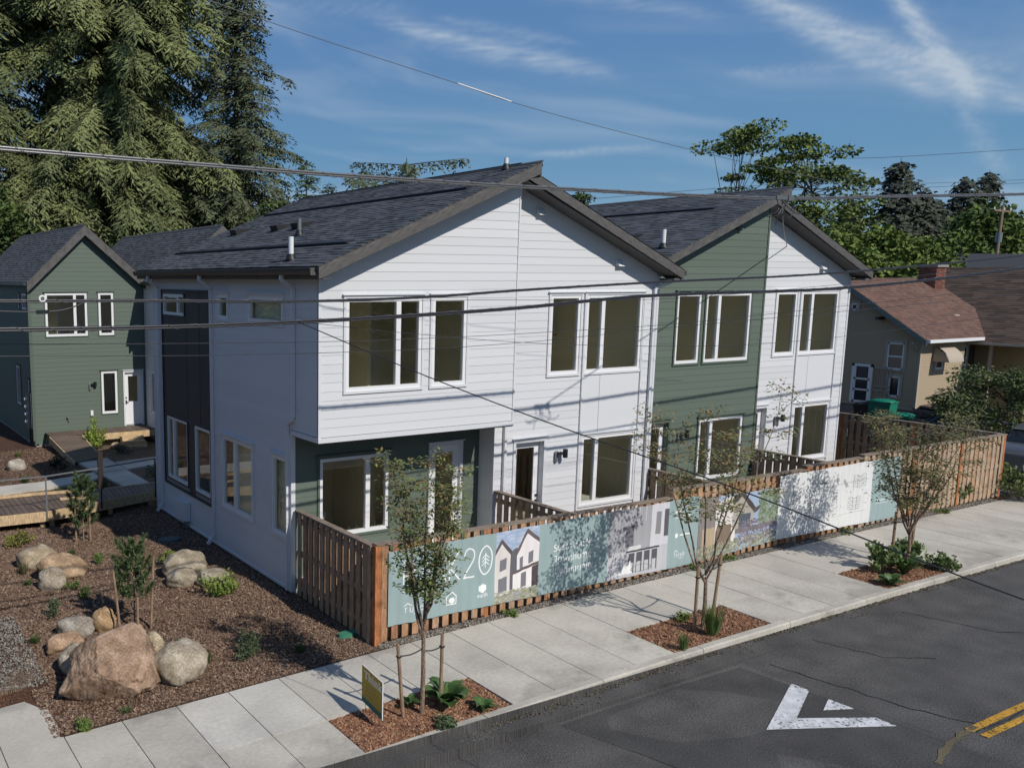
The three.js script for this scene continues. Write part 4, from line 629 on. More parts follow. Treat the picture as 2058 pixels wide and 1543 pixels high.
function roomPrint(g, x, y, w, h) {
  g.save(); g.beginPath(); g.rect(x, y, w, h); g.clip(); g.fillStyle = '#b9b8bb'; g.fillRect(x, y, w, h);
  const R = (a, b, c, d, col) => { g.fillStyle = col; g.fillRect(x + a * w, y + b * h, (c - a) * w, (d - b) * h); };
  R(0, 0, 1, 0.62, '#a9a8ab'); R(0.7, 0, 1, 0.8, '#d5d4d8'); R(0.78, 0.12, 0.86, 0.45, '#8f8e92'); R(0.93, 0.1, 1, 0.5, '#5d5c62'); R(0.28, 0.3, 0.42, 0.56, '#737278'); R(0.22, 0.26, 0.46, 0.31, '#6a696e'); R(0.32, 0.56, 0.55, 0.7, '#d9d8d6'); R(0, 0.62, 1, 1, '#c4c3c6');
  R(0.3, 0.62, 0.86, 0.645, '#3d3c41'); for (let i = 0; i < 4; i++) { const a = 0.34 + i * 0.13; R(a, 0.66, a + 0.1, 0.8, '#59585d'); R(a, 0.8, a + 0.012, 0.95, '#3a393e'); R(a + 0.085, 0.8, a + 0.097, 0.95, '#3a393e'); }
  g.fillStyle = '#f1f0ef'; g.beginPath(); g.moveTo(x + 0.14 * w, y + 0.95 * h); g.lineTo(x + 0.38 * w, y + 0.76 * h); g.lineTo(x + 0.42 * w, y + 0.95 * h); g.fill(); g.strokeStyle = '#66656a'; g.lineWidth = w * 0.012; g.beginPath(); g.ellipse(x + 0.56 * w, y + 0.9 * h, w * 0.16, h * 0.05, 0, 0, 7); g.stroke();
  g.strokeStyle = '#e8e8ea'; g.lineWidth = w * 0.006; for (let i = 0; i < 3; i++) { g.beginPath(); g.moveTo(x + (0.5 + i * 0.1) * w, y); g.lineTo(x + (0.5 + i * 0.1) * w, y + 0.22 * h); g.stroke(); } g.restore();
}
function gardenPrint(g, x, y, w, h) {
  g.save(); g.beginPath(); g.rect(x, y, w, h); g.clip(); g.fillStyle = '#a7b8ce'; g.fillRect(x, y, w, h);
  const P = (pts, c) => { g.fillStyle = c; g.beginPath(); pts.forEach(([a, b], i) => g[i ? 'lineTo' : 'moveTo'](x + a * w, y + b * h)); g.closePath(); g.fill(); };
  P([[0, 0], [0.22, 0], [0.22, 1], [0, 1]], '#8d8480'); P([[0.2, 0.1], [0.46, 0.02], [0.46, 0.9], [0.2, 0.9]], '#e3dcd6'); P([[0.42, 0.12], [0.52, 0], [0.68, 0.3], [0.68, 0.62], [0.42, 0.62]], '#b3aca2'); P([[0.4, 0.1], [0.52, -0.06], [0.7, 0.3], [0.66, 0.34], [0.52, 0.06], [0.42, 0.18]], '#4d4846'); P([[0.5, 0.36], [0.64, 0.38], [0.64, 0.66], [0.5, 0.66]], '#59606a'); P([[0.66, 0.34], [0.8, 0.2], [0.82, 0.24], [0.69, 0.4]], '#5d5a58'); P([[0.46, 0.62], [1, 0.6], [1, 0.7], [0.46, 0.7]], '#7d776c'); P([[0.04, 0.5], [0.2, 0.5], [0.2, 0.9], [0.04, 0.9]], '#b9a68a'); P([[0.22, 0.5], [0.4, 0.5], [0.4, 0.9], [0.22, 0.9]], '#857463');
  seed(79); for (let i = 0; i < 1500; i++) { const t = rnd(); g.fillStyle = t < 0.4 ? pick(['#7a7280', '#867b8c', '#6b6572', '#8d8592']) : pick(['#868d6d', '#9a9c7e', '#6f775b', '#b5b4a6', '#a39780', '#7b8069']); g.beginPath(); g.ellipse(x + w * (t < 0.4 ? rr(0.5, 1) : rr(0, 1)), y + h * (t < 0.4 ? rr(0.5, 0.9) : rr(0.78, 1)), w * 0.009, h * 0.012, rnd() * 3, 0, 7); g.fill(); }
  for (let i = 0; i < 500; i++) { g.fillStyle = pick(['#75856a', '#87957a', '#66745c', '#97a188']); g.beginPath(); g.ellipse(x + w * (1 - Math.pow(rnd(), 2) * 0.26), y + h * rr(0.02, 0.6), w * 0.014, h * 0.022, rnd() * 3, 0, 7); g.fill(); } g.restore();
}
const bannerTexA = canvasTex(2048, 1024, (g) => {
  const S = 2048 / (8.6 - 0.33), X = (x) => (x - 0.33) * S, H = 1024, Sy = 1024 / 1.5;
  drawTeal(g, 0, 0, 2048, H);
  g.save(); g.scale(1, Sy / S);
  const HH = H * S / Sy; g.strokeStyle = g.fillStyle = '#fbfbf8'; g.lineWidth = 7; g.lineJoin = 'round';
  // PARK 20
  const b = HH * 0.55, t = HH * 0.16, L = (pts) => { g.beginPath(); pts.forEach(([x, y], i) => g[i ? 'lineTo' : 'moveTo'](x, y)); g.stroke(); };
  let x = X(0.66); L([[x, b + 12], [x, t]]); g.beginPath(); g.moveTo(x, t); g.lineTo(x + 22, t); g.ellipse(x + 26, t + 38, 36, 38, 0, -Math.PI / 2, Math.PI / 2); g.lineTo(x, t + 76); g.stroke();
  x = X(1.0); L([[x, b], [x + 38, t], [x + 76, b]]); L([[x + 14, b - 48], [x + 62, b - 48]]);
  x = X(1.38); L([[x, b], [x, t], [x + 20, t]]); g.beginPath(); g.moveTo(x + 20, t); g.ellipse(x + 24, t + 38, 34, 38, 0, -Math.PI / 2, Math.PI / 2); g.lineTo(x, t + 76); g.stroke(); L([[x + 30, t + 76], [x + 60, b]]);
  x = X(1.7); L([[x, b], [x, t]]); L([[x + 58, t], [x + 2, (t + b) / 2 + 6], [x + 62, b]]);
  x = X(2.05); g.beginPath(); g.ellipse(x + 30, t + 36, 30, 36, 0, Math.PI, Math.PI * 2.18); g.quadraticCurveTo(x + 52, t + 70, x, b); g.lineTo(x + 64, b); g.stroke();
  x = X(2.42); g.beginPath(); g.ellipse(x + 36, (t + b) / 2, 38, (b - t) / 2, 0, 0, 7); g.stroke(); g.lineWidth = 5; L([[x + 36, b - 34], [x + 36, t + 34]]); for (let i = 0; i < 3; i++) L([[x + 14, t + 62 + i * 18], [x + 36, t + 44 + i * 18], [x + 58, t + 62 + i * 18]]);
  tuyo(g, X(0.68), HH * 0.86, 34);
  g.lineWidth = 5; x = X(1.66); const hb = HH * 0.87; L([[x, hb], [x, hb - 38], [x + 28, hb - 64], [x + 56, hb - 38], [x + 56, hb], [x, hb]]); g.beginPath(); g.ellipse(x + 30, hb - 20, 17, 15, 0, 0, 7); g.fill(); g.fillRect(x + 26, hb - 12, 7, 12);
  x = X(2.42); g.beginPath(); for (let i = 0; i < 6; i++) { const w = i / 6 * 6.283 + 0.52; g[i ? 'lineTo' : 'moveTo'](x + 24 + Math.cos(w) * 26, HH * 0.74 + Math.sin(w) * 24); } g.fill(); g.font = '26px sans-serif'; g.fillText('earth', x - 6, HH * 0.86);
  // second teal field
  g.font = '50px sans-serif'; g.fillText('Sustainable', X(4.3), HH * 0.42); g.fillText('Townhome', X(4.33), HH * 0.58); g.fillText('Community', X(4.36), HH * 0.75);
  // third teal field
  g.font = '30px sans-serif'; g.fillRect(X(7.83), HH * 0.17, 60, 10); g.fillText('Platinum', X(7.83), HH * 0.29); g.beginPath(); g.arc(X(7.9), HH * 0.53, 13, 0, 7); g.fill(); g.fillRect(X(8.0), HH * 0.52, 90, 7); tuyo(g, X(7.84), HH * 0.85, 28);
  g.restore();
  housePrint(g, X(2.81), 0, X(3.91) - X(2.81), H); roomPrint(g, X(5.83), 0, X(7.62) - X(5.83), H);
});
const bannerTexC = canvasTex(1024, 512, (g) => gardenPrint(g, 0, 0, 1024, 512));
const bannerTexB = canvasTex(2048, 768, (g) => {
  const S = 2048 / (16.3 - 11.35), X = (x) => (x - 11.35) * S; g.fillStyle = '#e4e4e2'; g.fillRect(0, 0, 2048, 768); drawTeal(g, X(15.05), 0, 2048, 768);
  g.strokeStyle = '#555a5c'; g.fillStyle = '#5a5f60'; g.lineWidth = 4; const R = (x, y, w, h) => g.strokeRect(x, y, w, h);
  seed(83);
  g.fillRect(X(12.9), 170, 110, 16); g.lineWidth = 2; for (const y of [250, 262, 640]) { g.beginPath(); g.moveTo(X(11.9), y); g.lineTo(X(14.9), y - 40); g.stroke(); }
  g.lineWidth = 4;
  const col = (x, y, n, w, h) => { for (let i = 0; i < n; i++) { R(x + rr(-6, 10), y + i * h, w, h); g.fillRect(x + 36, y + i * h + h * 0.3, 48, 9); g.fillRect(x + 46, y + i * h + h * 0.6, 26, 7); } };
  col(X(11.75), 300, 4, 120, 74); col(X(12.45), 300, 4, 120, 74); col(X(13.35), 290, 4, 120, 74);
  for (const [x, y] of [[X(14.3), 150], [X(14.15), 420]]) for (let i = 0; i < 3; i++) for (let j = 0; j < 3; j++) { R(x + i * 66, y + j * 48 + (i % 2) * 12, 66, 48); g.fillRect(x + i * 66 + 14, y + j * 48 + 20 + (i % 2) * 12, 30, 5); }
  for (let i = 0; i < 90; i++) { g.fillStyle = pick(['#8b9089', '#777c76', '#9ba09a']); g.beginPath(); g.arc(rr(60, X(14.9)), rr(120, 680), rr(2, 8), 0, 7); g.fill(); }
  for (let i = 0; i < 8; i++) { g.save(); g.translate(X(13.85) + i * 9, 190 + i * 12); g.rotate(-0.7); R(0, 0, 30, 12); g.restore(); }
  g.fillStyle = '#f4f6f3'; g.fillRect(X(15.25), 510, 220, 7); g.fillRect(X(15.25), 545, 260, 4);
});
// cloth hung on the fence: ripples over the pickets
function bannerGeo(x0, x1, yb0, yb1, yt0, yt1, z) {
  const nx = Math.round((x1 - x0) * 26), ny = 14, g = new THREE.PlaneGeometry(1, 1, nx, ny), p = g.attributes.position;
  for (let i = 0; i < p.count; i++) { const u = p.getX(i) + 0.5, v = p.getY(i) + 0.5, x = lerp(x0, x1, u), e = Math.min(u, 1 - u) * 40; const rip = (Math.cos((x - 0.17) / 0.232 * 2 * Math.PI) * 0.5 + 0.5) * 0.017 + (fbm(x * 1.3, v * 1.1, 4, 3) * 0.04 + fbm(x * 0.9 + v * 1.6, v * 0.5 - x * 0.7, 9, 3) * 0.03) * clamp(e); p.setXYZ(i, x, lerp(lerp(yb0, yb1, u), lerp(yt0, yt1, u), v) + fbm(x * 2, v, 2, 2) * 0.02 - (v > 0.9 ? 0.012 * Math.abs(Math.sin(x * 2.6)) : 0), z + 0.006 + rip); }
  g.computeVertexNormals(); return g;
}
const vinylMat = (t) => new THREE.MeshStandardMaterial({ map: t, color: lc(0.96, 0.96, 0.96), roughness: 0.6, side: THREE.DoubleSide });
top(shade(new THREE.Mesh(bannerGeo(0.33, 8.6, 0.35, 0.34, 1.775, 1.89, 2.012), vinylMat(bannerTexA))), 'banner', 'long teal banner lettered PARK 20 with house and interior prints', 'banner', 'banners hung on the cedar fence');
top(shade(new THREE.Mesh(bannerGeo(8.61, 11.34, 0.36, 0.5, 1.82, 1.79, 2.014), vinylMat(bannerTexC))), 'banner', 'banner print of a house with lavender and flower beds behind the middle street tree', 'banner', 'banners hung on the cedar fence');
top(shade(new THREE.Mesh(bannerGeo(11.35, 16.3, 0.5, 0.46, 2.06, 2.1, 2.014), vinylMat(bannerTexB))), 'banner', 'white site plan banner with outlined units and a teal end', 'banner', 'banners hung on the cedar fence');
{
  const t = canvasTex(512, 512, (g) => { g.fillStyle = '#b29426'; g.fillRect(0, 0, 512, 512); g.fillStyle = '#2c6a62'; g.fillRect(0, 430, 512, 82); g.fillStyle = '#f2efe2'; g.font = 'bold 150px serif'; g.fillText('Think', 60, 150); g.fillStyle = '#8c7420'; [250, 310, 230, 190].forEach((w, i) => g.fillRect(95, 200 + i * 52, w, 14)); });
  const S = thing('yard_sign', 'yellow yard sign with teal foot stuck in the nearest mulch pit', 'sign', [-1.4, gx(-1.4) - 0.02, 4.22], Math.PI / 2 - 0.12 + Math.PI);
  const board = part(S, 'board', new MB().box(-0.36, 0.36, 0.16, 0.76, -0.008, 0.008).geo(), M.pvc);
  const face = (zz, flip) => { const g = new THREE.PlaneGeometry(0.715, 0.595); if (flip) g.rotateY(Math.PI); g.translate(0, 0.46, zz); part(board, 'print', g, new THREE.MeshStandardMaterial({ map: t, roughness: 0.6 })); }; face(0.011, false); face(-0.011, true);
  for (const x of [-0.24, 0.24]) part(S, 'stake', new MB().cone([x, -0.1, 0], [x, 0.4, 0], 0.004, 0.004, 6).geo(), M.steelDark);
}
// ---------- boulders ----------
function boulder(label, x, z, w, h, d, o = {}) {
  const { s = 1, tone = [0.33, 0.28, 0.2], angular = 0, turn = 0, sink = 0.25, detail = 24, group = 'boulders in the garden', name = 'boulder' } = o;
  const g0 = new THREE.SphereGeometry(1, detail * 2, detail), p = g0.attributes.position, v = new THREE.Vector3(); seed(900 + s * 13);
  const planes = Array.from({ length: 9 }, () => [new THREE.Vector3(rr(-1, 1), rr(-0.5, 1), rr(-1, 1)).normalize(), rr(0.62, 0.85)]);
  for (let i = 0; i < p.count; i++) {
    v.fromBufferAttribute(p, i).normalize(); let r = 1 + fbm(v.x * 1.3 + s * 3.1, v.y * 1.3, v.z * 1.3 + s, 4) * 0.38 + (angular ? fbm(v.x * 5 + s, v.y * 5, v.z * 5, 4) * 0.16 * angular - Math.pow(1 - Math.abs(fbm(v.x * 2.2 + 4, v.y * 2.6 + s, v.z * 2.2, 3)) * 2.2, 6) * 0.06 : fbm(v.x * 6 + s, v.y * 6, v.z * 6, 3) * 0.035); const q = v.clone().multiplyScalar(r);
    if (angular) for (const [n, c] of planes) { const e = q.dot(n) - c; if (e > 0) q.addScaledVector(n, -e * 0.9 * angular); }
    p.setXYZ(i, q.x * w / 2, q.y * h / 2, q.z * d / 2);
  }
  let g = g0; const uv = g.attributes.uv; for (let i = 0; i < p.count; i++) uv.setXY(i, p.getX(i) * 0.9 + p.getZ(i) * 0.55, p.getY(i) * 0.8 - p.getZ(i) * 0.7 + p.getX(i) * 0.25);
  g.computeVertexNormals(); // close the seam of the sphere
  const nrm = g.attributes.normal, cols = detail * 2 + 1; for (let j = 0; j <= detail; j++) { const a = j * cols, b = a + cols - 1; v.set(nrm.getX(a) + nrm.getX(b), nrm.getY(a) + nrm.getY(b), nrm.getZ(a) + nrm.getZ(b)).normalize(); nrm.setXYZ(a, v.x, v.y, v.z); nrm.setXYZ(b, v.x, v.y, v.z); }
  const m = shade(new THREE.Mesh(g, mat(...tone.map((c) => c * 1.5), 0.93, { map: rockTex, bumpMap: rockBump, bumpScale: angular ? 0.05 : 0.012 }))); m.position.set(x, gY(x, z) + h * (0.5 - sink), z); m.rotation.y = turn; return top(m, name, label, 'boulder', group);
}
boulder('largest boulder, craggy brown sandstone at the front of the garden', -4.5, 1.05, 1.82, 1.5, 1.4, { s: 1, angular: 0.8, tone: [0.36, 0.255, 0.185], turn: 0.42, sink: 0.3, detail: 90 });
boulder('smooth pale grey boulder right of the largest boulder', -3.42, 1.25, 0.95, 0.82, 0.85, { s: 2, tone: [0.4, 0.36, 0.29], turn: 0.3 });
boulder('grey stone half hidden behind the left edge of the largest boulder', -5.0, 0.2, 0.5, 0.62, 0.55, { s: 3, tone: [0.34, 0.31, 0.26] });
boulder('long pinkish stone left of the largest boulder', -4.95, -0.62, 0.72, 0.42, 0.42, { s: 4, tone: [0.4, 0.28, 0.19], turn: 0.35 });
boulder('flat grey stone behind the long pinkish stone', -4.58, -1.2, 0.7, 0.5, 0.45, { s: 5, tone: [0.32, 0.3, 0.27] });
boulder('small pointed ochre stone at the foot of the nearer pine', -4.06, -1.2, 0.46, 0.56, 0.42, { s: 6, tone: [0.44, 0.31, 0.18], sink: 0.2 });
boulder('pale yellow stone between the largest and the pale grey boulder', -3.68, 0.55, 0.45, 0.7, 0.5, { s: 7, tone: [0.46, 0.4, 0.29] });
boulder('rounded tan boulder, farthest left of the back left cluster', -4.3, -5.75, 0.95, 0.68, 0.7, { s: 8, tone: [0.4, 0.34, 0.25] });
boulder('broad orange tan boulder in the middle of the back left cluster', -4.02, -4.7, 1.1, 0.72, 0.75, { s: 9, tone: [0.41, 0.3, 0.2], turn: -0.2 });
boulder('grey brown boulder, nearest of the back left cluster', -4.4, -3.95, 0.6, 0.62, 0.55, { s: 10, tone: [0.37, 0.33, 0.27] });
boulder('wide flat grey boulder beside the house wall', -1.5, -3.5, 1.12, 0.72, 0.75, { s: 11, tone: [0.36, 0.32, 0.25], turn: 0.15 });
boulder('smaller rounded boulder leaning in front of the wide flat grey one', -1.82, -2.85, 0.7, 0.5, 0.5, { s: 12, tone: [0.38, 0.34, 0.27] });
boulder('grey boulder behind the bright green shrub', -1.22, -2.6, 0.7, 0.52, 0.55, { s: 14, tone: [0.35, 0.32, 0.26] });
boulder('small white stone alone on the bare slope below the green rear house', -2.55, -17.2, 0.72, 0.5, 0.5, { s: 15, tone: [0.42, 0.4, 0.36], detail: 14 });
boulder('small tan stone beside the lumber steps', 1.78, -19.6, 0.4, 0.32, 0.35, { s: 16, tone: [0.42, 0.33, 0.22], detail: 12 });
// lids of buried boxes
for (const [x, z, w, d, c, l] of [[-0.9, -6.15, 0.62, 0.42, [0.07, 0.12, 0.13], 'blue grey utility lid in the shade of the house wall'], [-0.92, -5.0, 0.3, 0.22, [0.02, 0.13, 0.09], 'small round green valve lid behind the boulders'], [-0.1, 1.32, 0.42, 0.2, [0.05, 0.22, 0.13], 'green plastic valve box lid at the foot of the corner post']]) {
  const g = new THREE.CylinderGeometry(0.5, 0.52, 0.09, 8); g.rotateY(0.39); g.scale(w, 1, d); const m = shade(new THREE.Mesh(g, mat(...c, 0.6))); m.position.set(x, gY(x, z) + 0.035, z); top(m, 'valve_box', l, 'valve box');
}
// ---------- bark chips and gravel ----------
function chips(name, label, cat, n, spot, sizes, colors, yf) {
  const g = new THREE.BoxGeometry(1, 1, 1), m = new THREE.InstancedMesh(g, new THREE.MeshStandardMaterial({ roughness: 0.95, color: 0xffffff }), n), o = new THREE.Object3D(), c = new THREE.Color();
  for (let i = 0; i < n; i++) { const [x, z] = spot(); o.position.set(x, yf(x, z) + rr(-0.006, 0.014), z); o.rotation.set(rr(-0.5, 0.5), rnd() * 6.28, rr(-0.5, 0.5)); o.scale.set(rr(...sizes), rr(0.008, 0.02), rr(...sizes) * 0.45); o.updateMatrix(); m.setMatrixAt(i, o.matrix); const k = pick(colors), v = rr(0.75, 1.25); c.setRGB(k[0] * v, k[1] * v, k[2] * v); m.setColorAt(i, c); }
  m.userData.kind = 'stuff'; shade(m); top(m, name, label, cat);
}
const CH = [[0.2, 0.128, 0.085], [0.16, 0.1, 0.068], [0.24, 0.16, 0.11], [0.12, 0.078, 0.055], [0.34, 0.25, 0.17], [0.19, 0.115, 0.075], [0.2, 0.13, 0.09]];
seed(500);
chips('bark_mulch', 'brown bark chips covering the garden beds', 'mulch', 110000, () => { for (;;) { const t = rnd(), x = rr(-8, 0.0), z = t < 0.8 ? rr(-9, 2.15) : rr(-21, -9); if (x < -5.8 && z > 0.3) continue; if (x < -5.5 && z > -2.6 && z < 0.5) continue; return [x, z]; } }, [0.016, 0.06], CH, gY);
const CR = [[0.25, 0.115, 0.06], [0.19, 0.09, 0.048], [0.32, 0.16, 0.085], [0.14, 0.07, 0.042], [0.38, 0.23, 0.14]];
chips('bark_mulch', 'reddish bark chips filling the three tree pits in the pavement', 'mulch', 17000, () => { const [a, b] = pick([[-2, 0.73], [-2, 0.73], [4.4, 7.03], [10.8, 13.12]]); return [rr(a + 0.02, b - 0.02), rr(3.89, 4.98)]; }, [0.025, 0.075], CR, (x, z) => gx(x) - 0.03 + fbm(x * 2.1, z * 2.1, 3, 3) * 0.05);
const CG = [[0.3, 0.27, 0.23], [0.22, 0.2, 0.17], [0.4, 0.37, 0.32], [0.14, 0.115, 0.09]];
chips('gravel', 'grey brown gravel and litter along the fence foot and garden corner', 'gravel', 16000, () => rnd() < 0.6 ? [rr(0.1, 21), rr(1.97, 2.19)] : [rr(-7.5, -5.5), rr(-2.6, 0.42)], [0.012, 0.035], CG, (x, z) => (z > 1.5 ? hy(x, z) + 0.008 : gY(x, z) + 0.02));
seed(501); chips('kerb_litter', 'dry leaf and grit litter lying in the gutter along the kerb', 'litter', 2600, () => { const x = rr(-4, 22), k = smooth(-0.05, 0.3, fbm(x * 0.8, 3, 1, 3)); return [x, 5.17 + Math.pow(rnd(), 2) * 0.35 * (0.3 + k)]; }, [0.01, 0.03], [[0.2, 0.16, 0.1], [0.12, 0.09, 0.06], [0.08, 0.08, 0.05]], (x) => gx(x) - 0.125);
// ---------- vegetation ----------
const V3 = (x, y, z) => new THREE.Vector3(x, y, z);
// a blade: narrow folded leaf from p along d, with width w in direction s
function blade(mb, p, d, L, w, s, col) {
  mb.col = col; const q = [p.x + d.x * L, p.y + d.y * L, p.z + d.z * L], m = [p.x + d.x * L * 0.45, p.y + d.y * L * 0.45 - w * 0.15, p.z + d.z * L * 0.45], a = [m[0] + s.x * w, m[1] + s.y * w, m[2] + s.z * w], b = [m[0] - s.x * w, m[1] - s.y * w, m[2] - s.z * w], P = [p.x, p.y, p.z];
  mb.p.push(...P, ...a, ...q, ...P, ...q, ...b); mb.uv.push(0, 0, 1, 0, 1, 1, 0, 0, 1, 1, 0, 1); for (let i = 0; i < 6; i++) mb.c.push(...col);
}
const rdir = () => { const z = rr(-1, 1), a = rnd() * 6.283, r = Math.sqrt(1 - z * z); return V3(r * Math.cos(a), z, r * Math.sin(a)); };
const mixc = (a, b, t, v = 1) => [lerp(a[0], b[0], t) * v, lerp(a[1], b[1], t) * v, lerp(a[2], b[2], t) * v];
function conifer(name, label, x, z, o, group) {
  const { h, y0 = 2, r, lv = 0.55, nb = 6, droop = 0.35, spray = 0.5, sw = 0.07, dens = 1, a = [0.035, 0.055, 0.02], b = [0.085, 0.1, 0.035], trunk = 0.4, sd = 1, prof = (t) => Math.pow(1 - t, 0.8), hang = 0.5, upTip = 0, base = 0, fine = 3 } = o;
  seed(2000 + sd * 37); const T = thing(name, label, 'tree', [x, base, z], 0, group), wood = new MB(), fol = new MB();
  for (let i = 0; i < 10; i++) { const t0 = i / 10, t1 = (i + 1) / 10; wood.cone([0, t0 * h, 0], [0, t1 * h, 0], trunk * (1 - t0 * 0.93), trunk * (1 - t1 * 0.93), 8); }
  for (let y = y0; y < h - 0.2; y += lv * lerp(1, 0.55, y / h)) {
    const t = (y - y0) / (h - y0), R = r * prof(t); const n = Math.max(3, Math.round(nb * (0.6 + 0.4 * (1 - t)))), a0 = rnd() * 6.28;
    for (let k = 0; k < n; k++) {
      const az = a0 + k / n * 6.283 + rr(-0.4, 0.4), L = R * rr(0.55, 1.15) + 0.15, dx = Math.cos(az), dz = Math.sin(az), yy = y + rr(-lv, lv) * 0.5, steps = Math.max(3, Math.round(L / 0.5)), tone = rnd(); let prev = [0, yy, 0];
      for (let s = 1; s <= steps; s++) {
        const q = s / steps, d = L * q, py = yy + L * (0.12 * q + upTip * q * q) - L * droop * q * q, P = [dx * d, py, dz * d];
        wood.cone(prev, P, 0.035 * (1 - q) * L * 0.3 + 0.012, 0.03 * (1 - q) * L * 0.25 + 0.008, 4);
        const m = Math.max(1, Math.round(dens * (2 + 5 * q) * (0.5 + L / r)));
        for (let e = 0; e < m; e++) {
          const f = rnd(), p = V3(lerp(prev[0], P[0], f), lerp(prev[1], P[1], f), lerp(prev[2], P[2], f)), sgn = rnd() < 0.5 ? 1 : -1, out = rr(0.2, 0.9);
          const dirv = V3(dx * out - dz * sgn * rr(0.2, 1), -hang * rr(0.2, 1.5), dz * out + dx * sgn * rr(0.2, 1)).normalize(), side = V3(-dirv.z, rr(-0.5, 0.5), dirv.x).normalize(), l = spray * rr(0.5, 1.5), c = mixc(a, b, clamp(tone * 0.5 + rnd() * 0.6), rr(0.75, 1.25)), nn = fine;
          for (let w = 0; w < nn; w++) { const g = w % 2 ? 1 : -1, tt = (w + rnd()) / nn, p2 = p.clone().addScaledVector(dirv, l * tt); p2.y -= hang * l * tt * tt * 0.35; blade(fol, p2, dirv.clone().multiplyScalar(0.8).addScaledVector(side, g * rr(0.4, 1.1)).setY(dirv.y * 0.8 - rr(0, 0.5) * hang).normalize(), l * rr(0.3, 0.5), sw * rr(0.6, 1.2), V3(-dirv.z, 0.4 * g, dirv.x).normalize(), mixc(c, b, 0.25 * rnd(), rr(0.85, 1.15))); }
        }
        prev = P;
      }
    }
  }
  part(T, 'trunk', wood.geo(), M.barkDark); part(T, 'crown', fol.geo(), M.needle, false); return T;
}
// broad-leaved tree: limbs split towards clump centres, leaves spread round them
function broadleaf(name, label, x, z, o, group, cat = 'tree') {
  const { h, r, y0 = 2.5, clumps = 60, leaves = 130, ls = 0.16, cr = 0.9, trunk = 0.25, a = [0.04, 0.07, 0.015], b = [0.11, 0.16, 0.035], sd = 1, flat = 0.6, base = 0, trunkMat = M.barkDark, shape = (t) => Math.sin(Math.PI * clamp(0.12 + t * 0.86)), leafMat = M.needle } = o;
  seed(4000 + sd * 53); const T = thing(name, label, cat, [x, base, z], 0, group), wood = new MB(), fol = new MB(), limbs = [];
  const bend = V3(rr(-0.1, 0.1) * r, y0, rr(-0.1, 0.1) * r); wood.cone([0, -0.2, 0], bend.toArray(), trunk, trunk * 0.75, 8);
  for (let i = 0; i < 6; i++) { const az = i / 6 * 6.28 + rr(-0.4, 0.4), q = V3(Math.cos(az) * r * 0.45, lerp(y0, h, rr(0.3, 0.65)), Math.sin(az) * r * 0.45); limbs.push(q); wood.cone(bend.toArray(), q.toArray(), trunk * 0.5, trunk * 0.2, 6); }
  for (let i = 0; i < clumps; i++) {
    const t = Math.pow(rnd(), 0.8), R = r * shape(t), az = rnd() * 6.283, rad = R * Math.sqrt(rr(0.25, 1)), c = V3(Math.cos(az) * rad, lerp(y0, h, t) + rr(-0.3, 0.3), Math.sin(az) * rad), near = limbs.reduce((p, q) => (q.distanceTo(c) < p.distanceTo(c) ? q : p)), tone = rnd(), k = cr * rr(0.55, 1.3);
    wood.cone(near.toArray(), c.toArray(), trunk * 0.14, 0.012, 4);
    for (let j = 0; j < leaves; j++) { const d = rdir(), q = Math.cbrt(rnd()), p = V3(c.x + d.x * k * q, c.y + d.y * k * flat * q, c.z + d.z * k * q), dv = rdir().addScaledVector(d, 0.8).setY(rr(-0.7, 0.3)).normalize(), s = rdir().cross(dv).normalize(), l = ls * rr(0.7, 1.4); blade(fol, p, dv, l, l * 0.33, s, mixc(a, b, clamp(tone * 0.55 + rnd() * 0.6), rr(0.75, 1.2))); }
  }
  part(T, 'trunk', wood.geo(), trunkMat); part(T, 'crown', fol.geo(), leafMat); return T;
}
const BG = 'tall conifers behind the houses';
const dougA = [0.07, 0.088, 0.034], dougB = [0.2, 0.225, 0.078];
conifer('fir_tree', 'huge drooping fir with bare trunk showing, behind the green rear house', 9.4, -43.5, { h: 33, y0: 4.5, r: 7.6, lv: 0.55, nb: 8, droop: 0.46, spray: 0.95, sw: 0.06, dens: 1.75, fine: 5, a: dougA, b: dougB, trunk: 0.62, sd: 1, hang: 0.95, prof: (t) => 0.25 + 0.75 * Math.sin(Math.PI * clamp(0.3 + 0.62 * t)) * (t > 0.45 && t < 0.56 ? 0.55 : 1) }, BG);
conifer('spruce_tree', 'slender spire shaped spruce standing alone against the sky', 16.3, -40, { h: 27.5, y0: 3, r: 6.4, lv: 0.46, nb: 7, droop: 0.26, spray: 0.6, sw: 0.052, dens: 1.9, fine: 4, a: [0.05, 0.064, 0.032], b: [0.13, 0.15, 0.068], trunk: 0.42, sd: 2, hang: 0.7, prof: (t) => Math.pow(1 - t, 0.72) * (0.8 + 0.2 * Math.sin(t * 40)) }, BG);
conifer('fir_tree', 'tall fir cut off by the left edge of the picture', 1.6, -47, { h: 32, y0: 3, r: 7.4, lv: 0.7, nb: 7, droop: 0.34, spray: 0.95, sw: 0.065, dens: 1.1, fine: 5, a: dougA, b: [0.18, 0.21, 0.075], trunk: 0.55, sd: 3, hang: 0.7, prof: (t) => 0.3 + 0.7 * Math.sin(Math.PI * clamp(0.25 + 0.66 * t)) }, BG);
conifer('fir_tree', 'dense fir filling the gap between the huge fir and the spruce', 13.4, -49, { h: 19, y0: 2.5, r: 7, lv: 0.62, nb: 8, droop: 0.4, spray: 0.95, sw: 0.065, dens: 1.4, fine: 5, a: dougA, b: dougB, trunk: 0.5, sd: 4, hang: 0.95, prof: (t) => 0.2 + 0.8 * Math.sqrt(1 - t) }, BG);
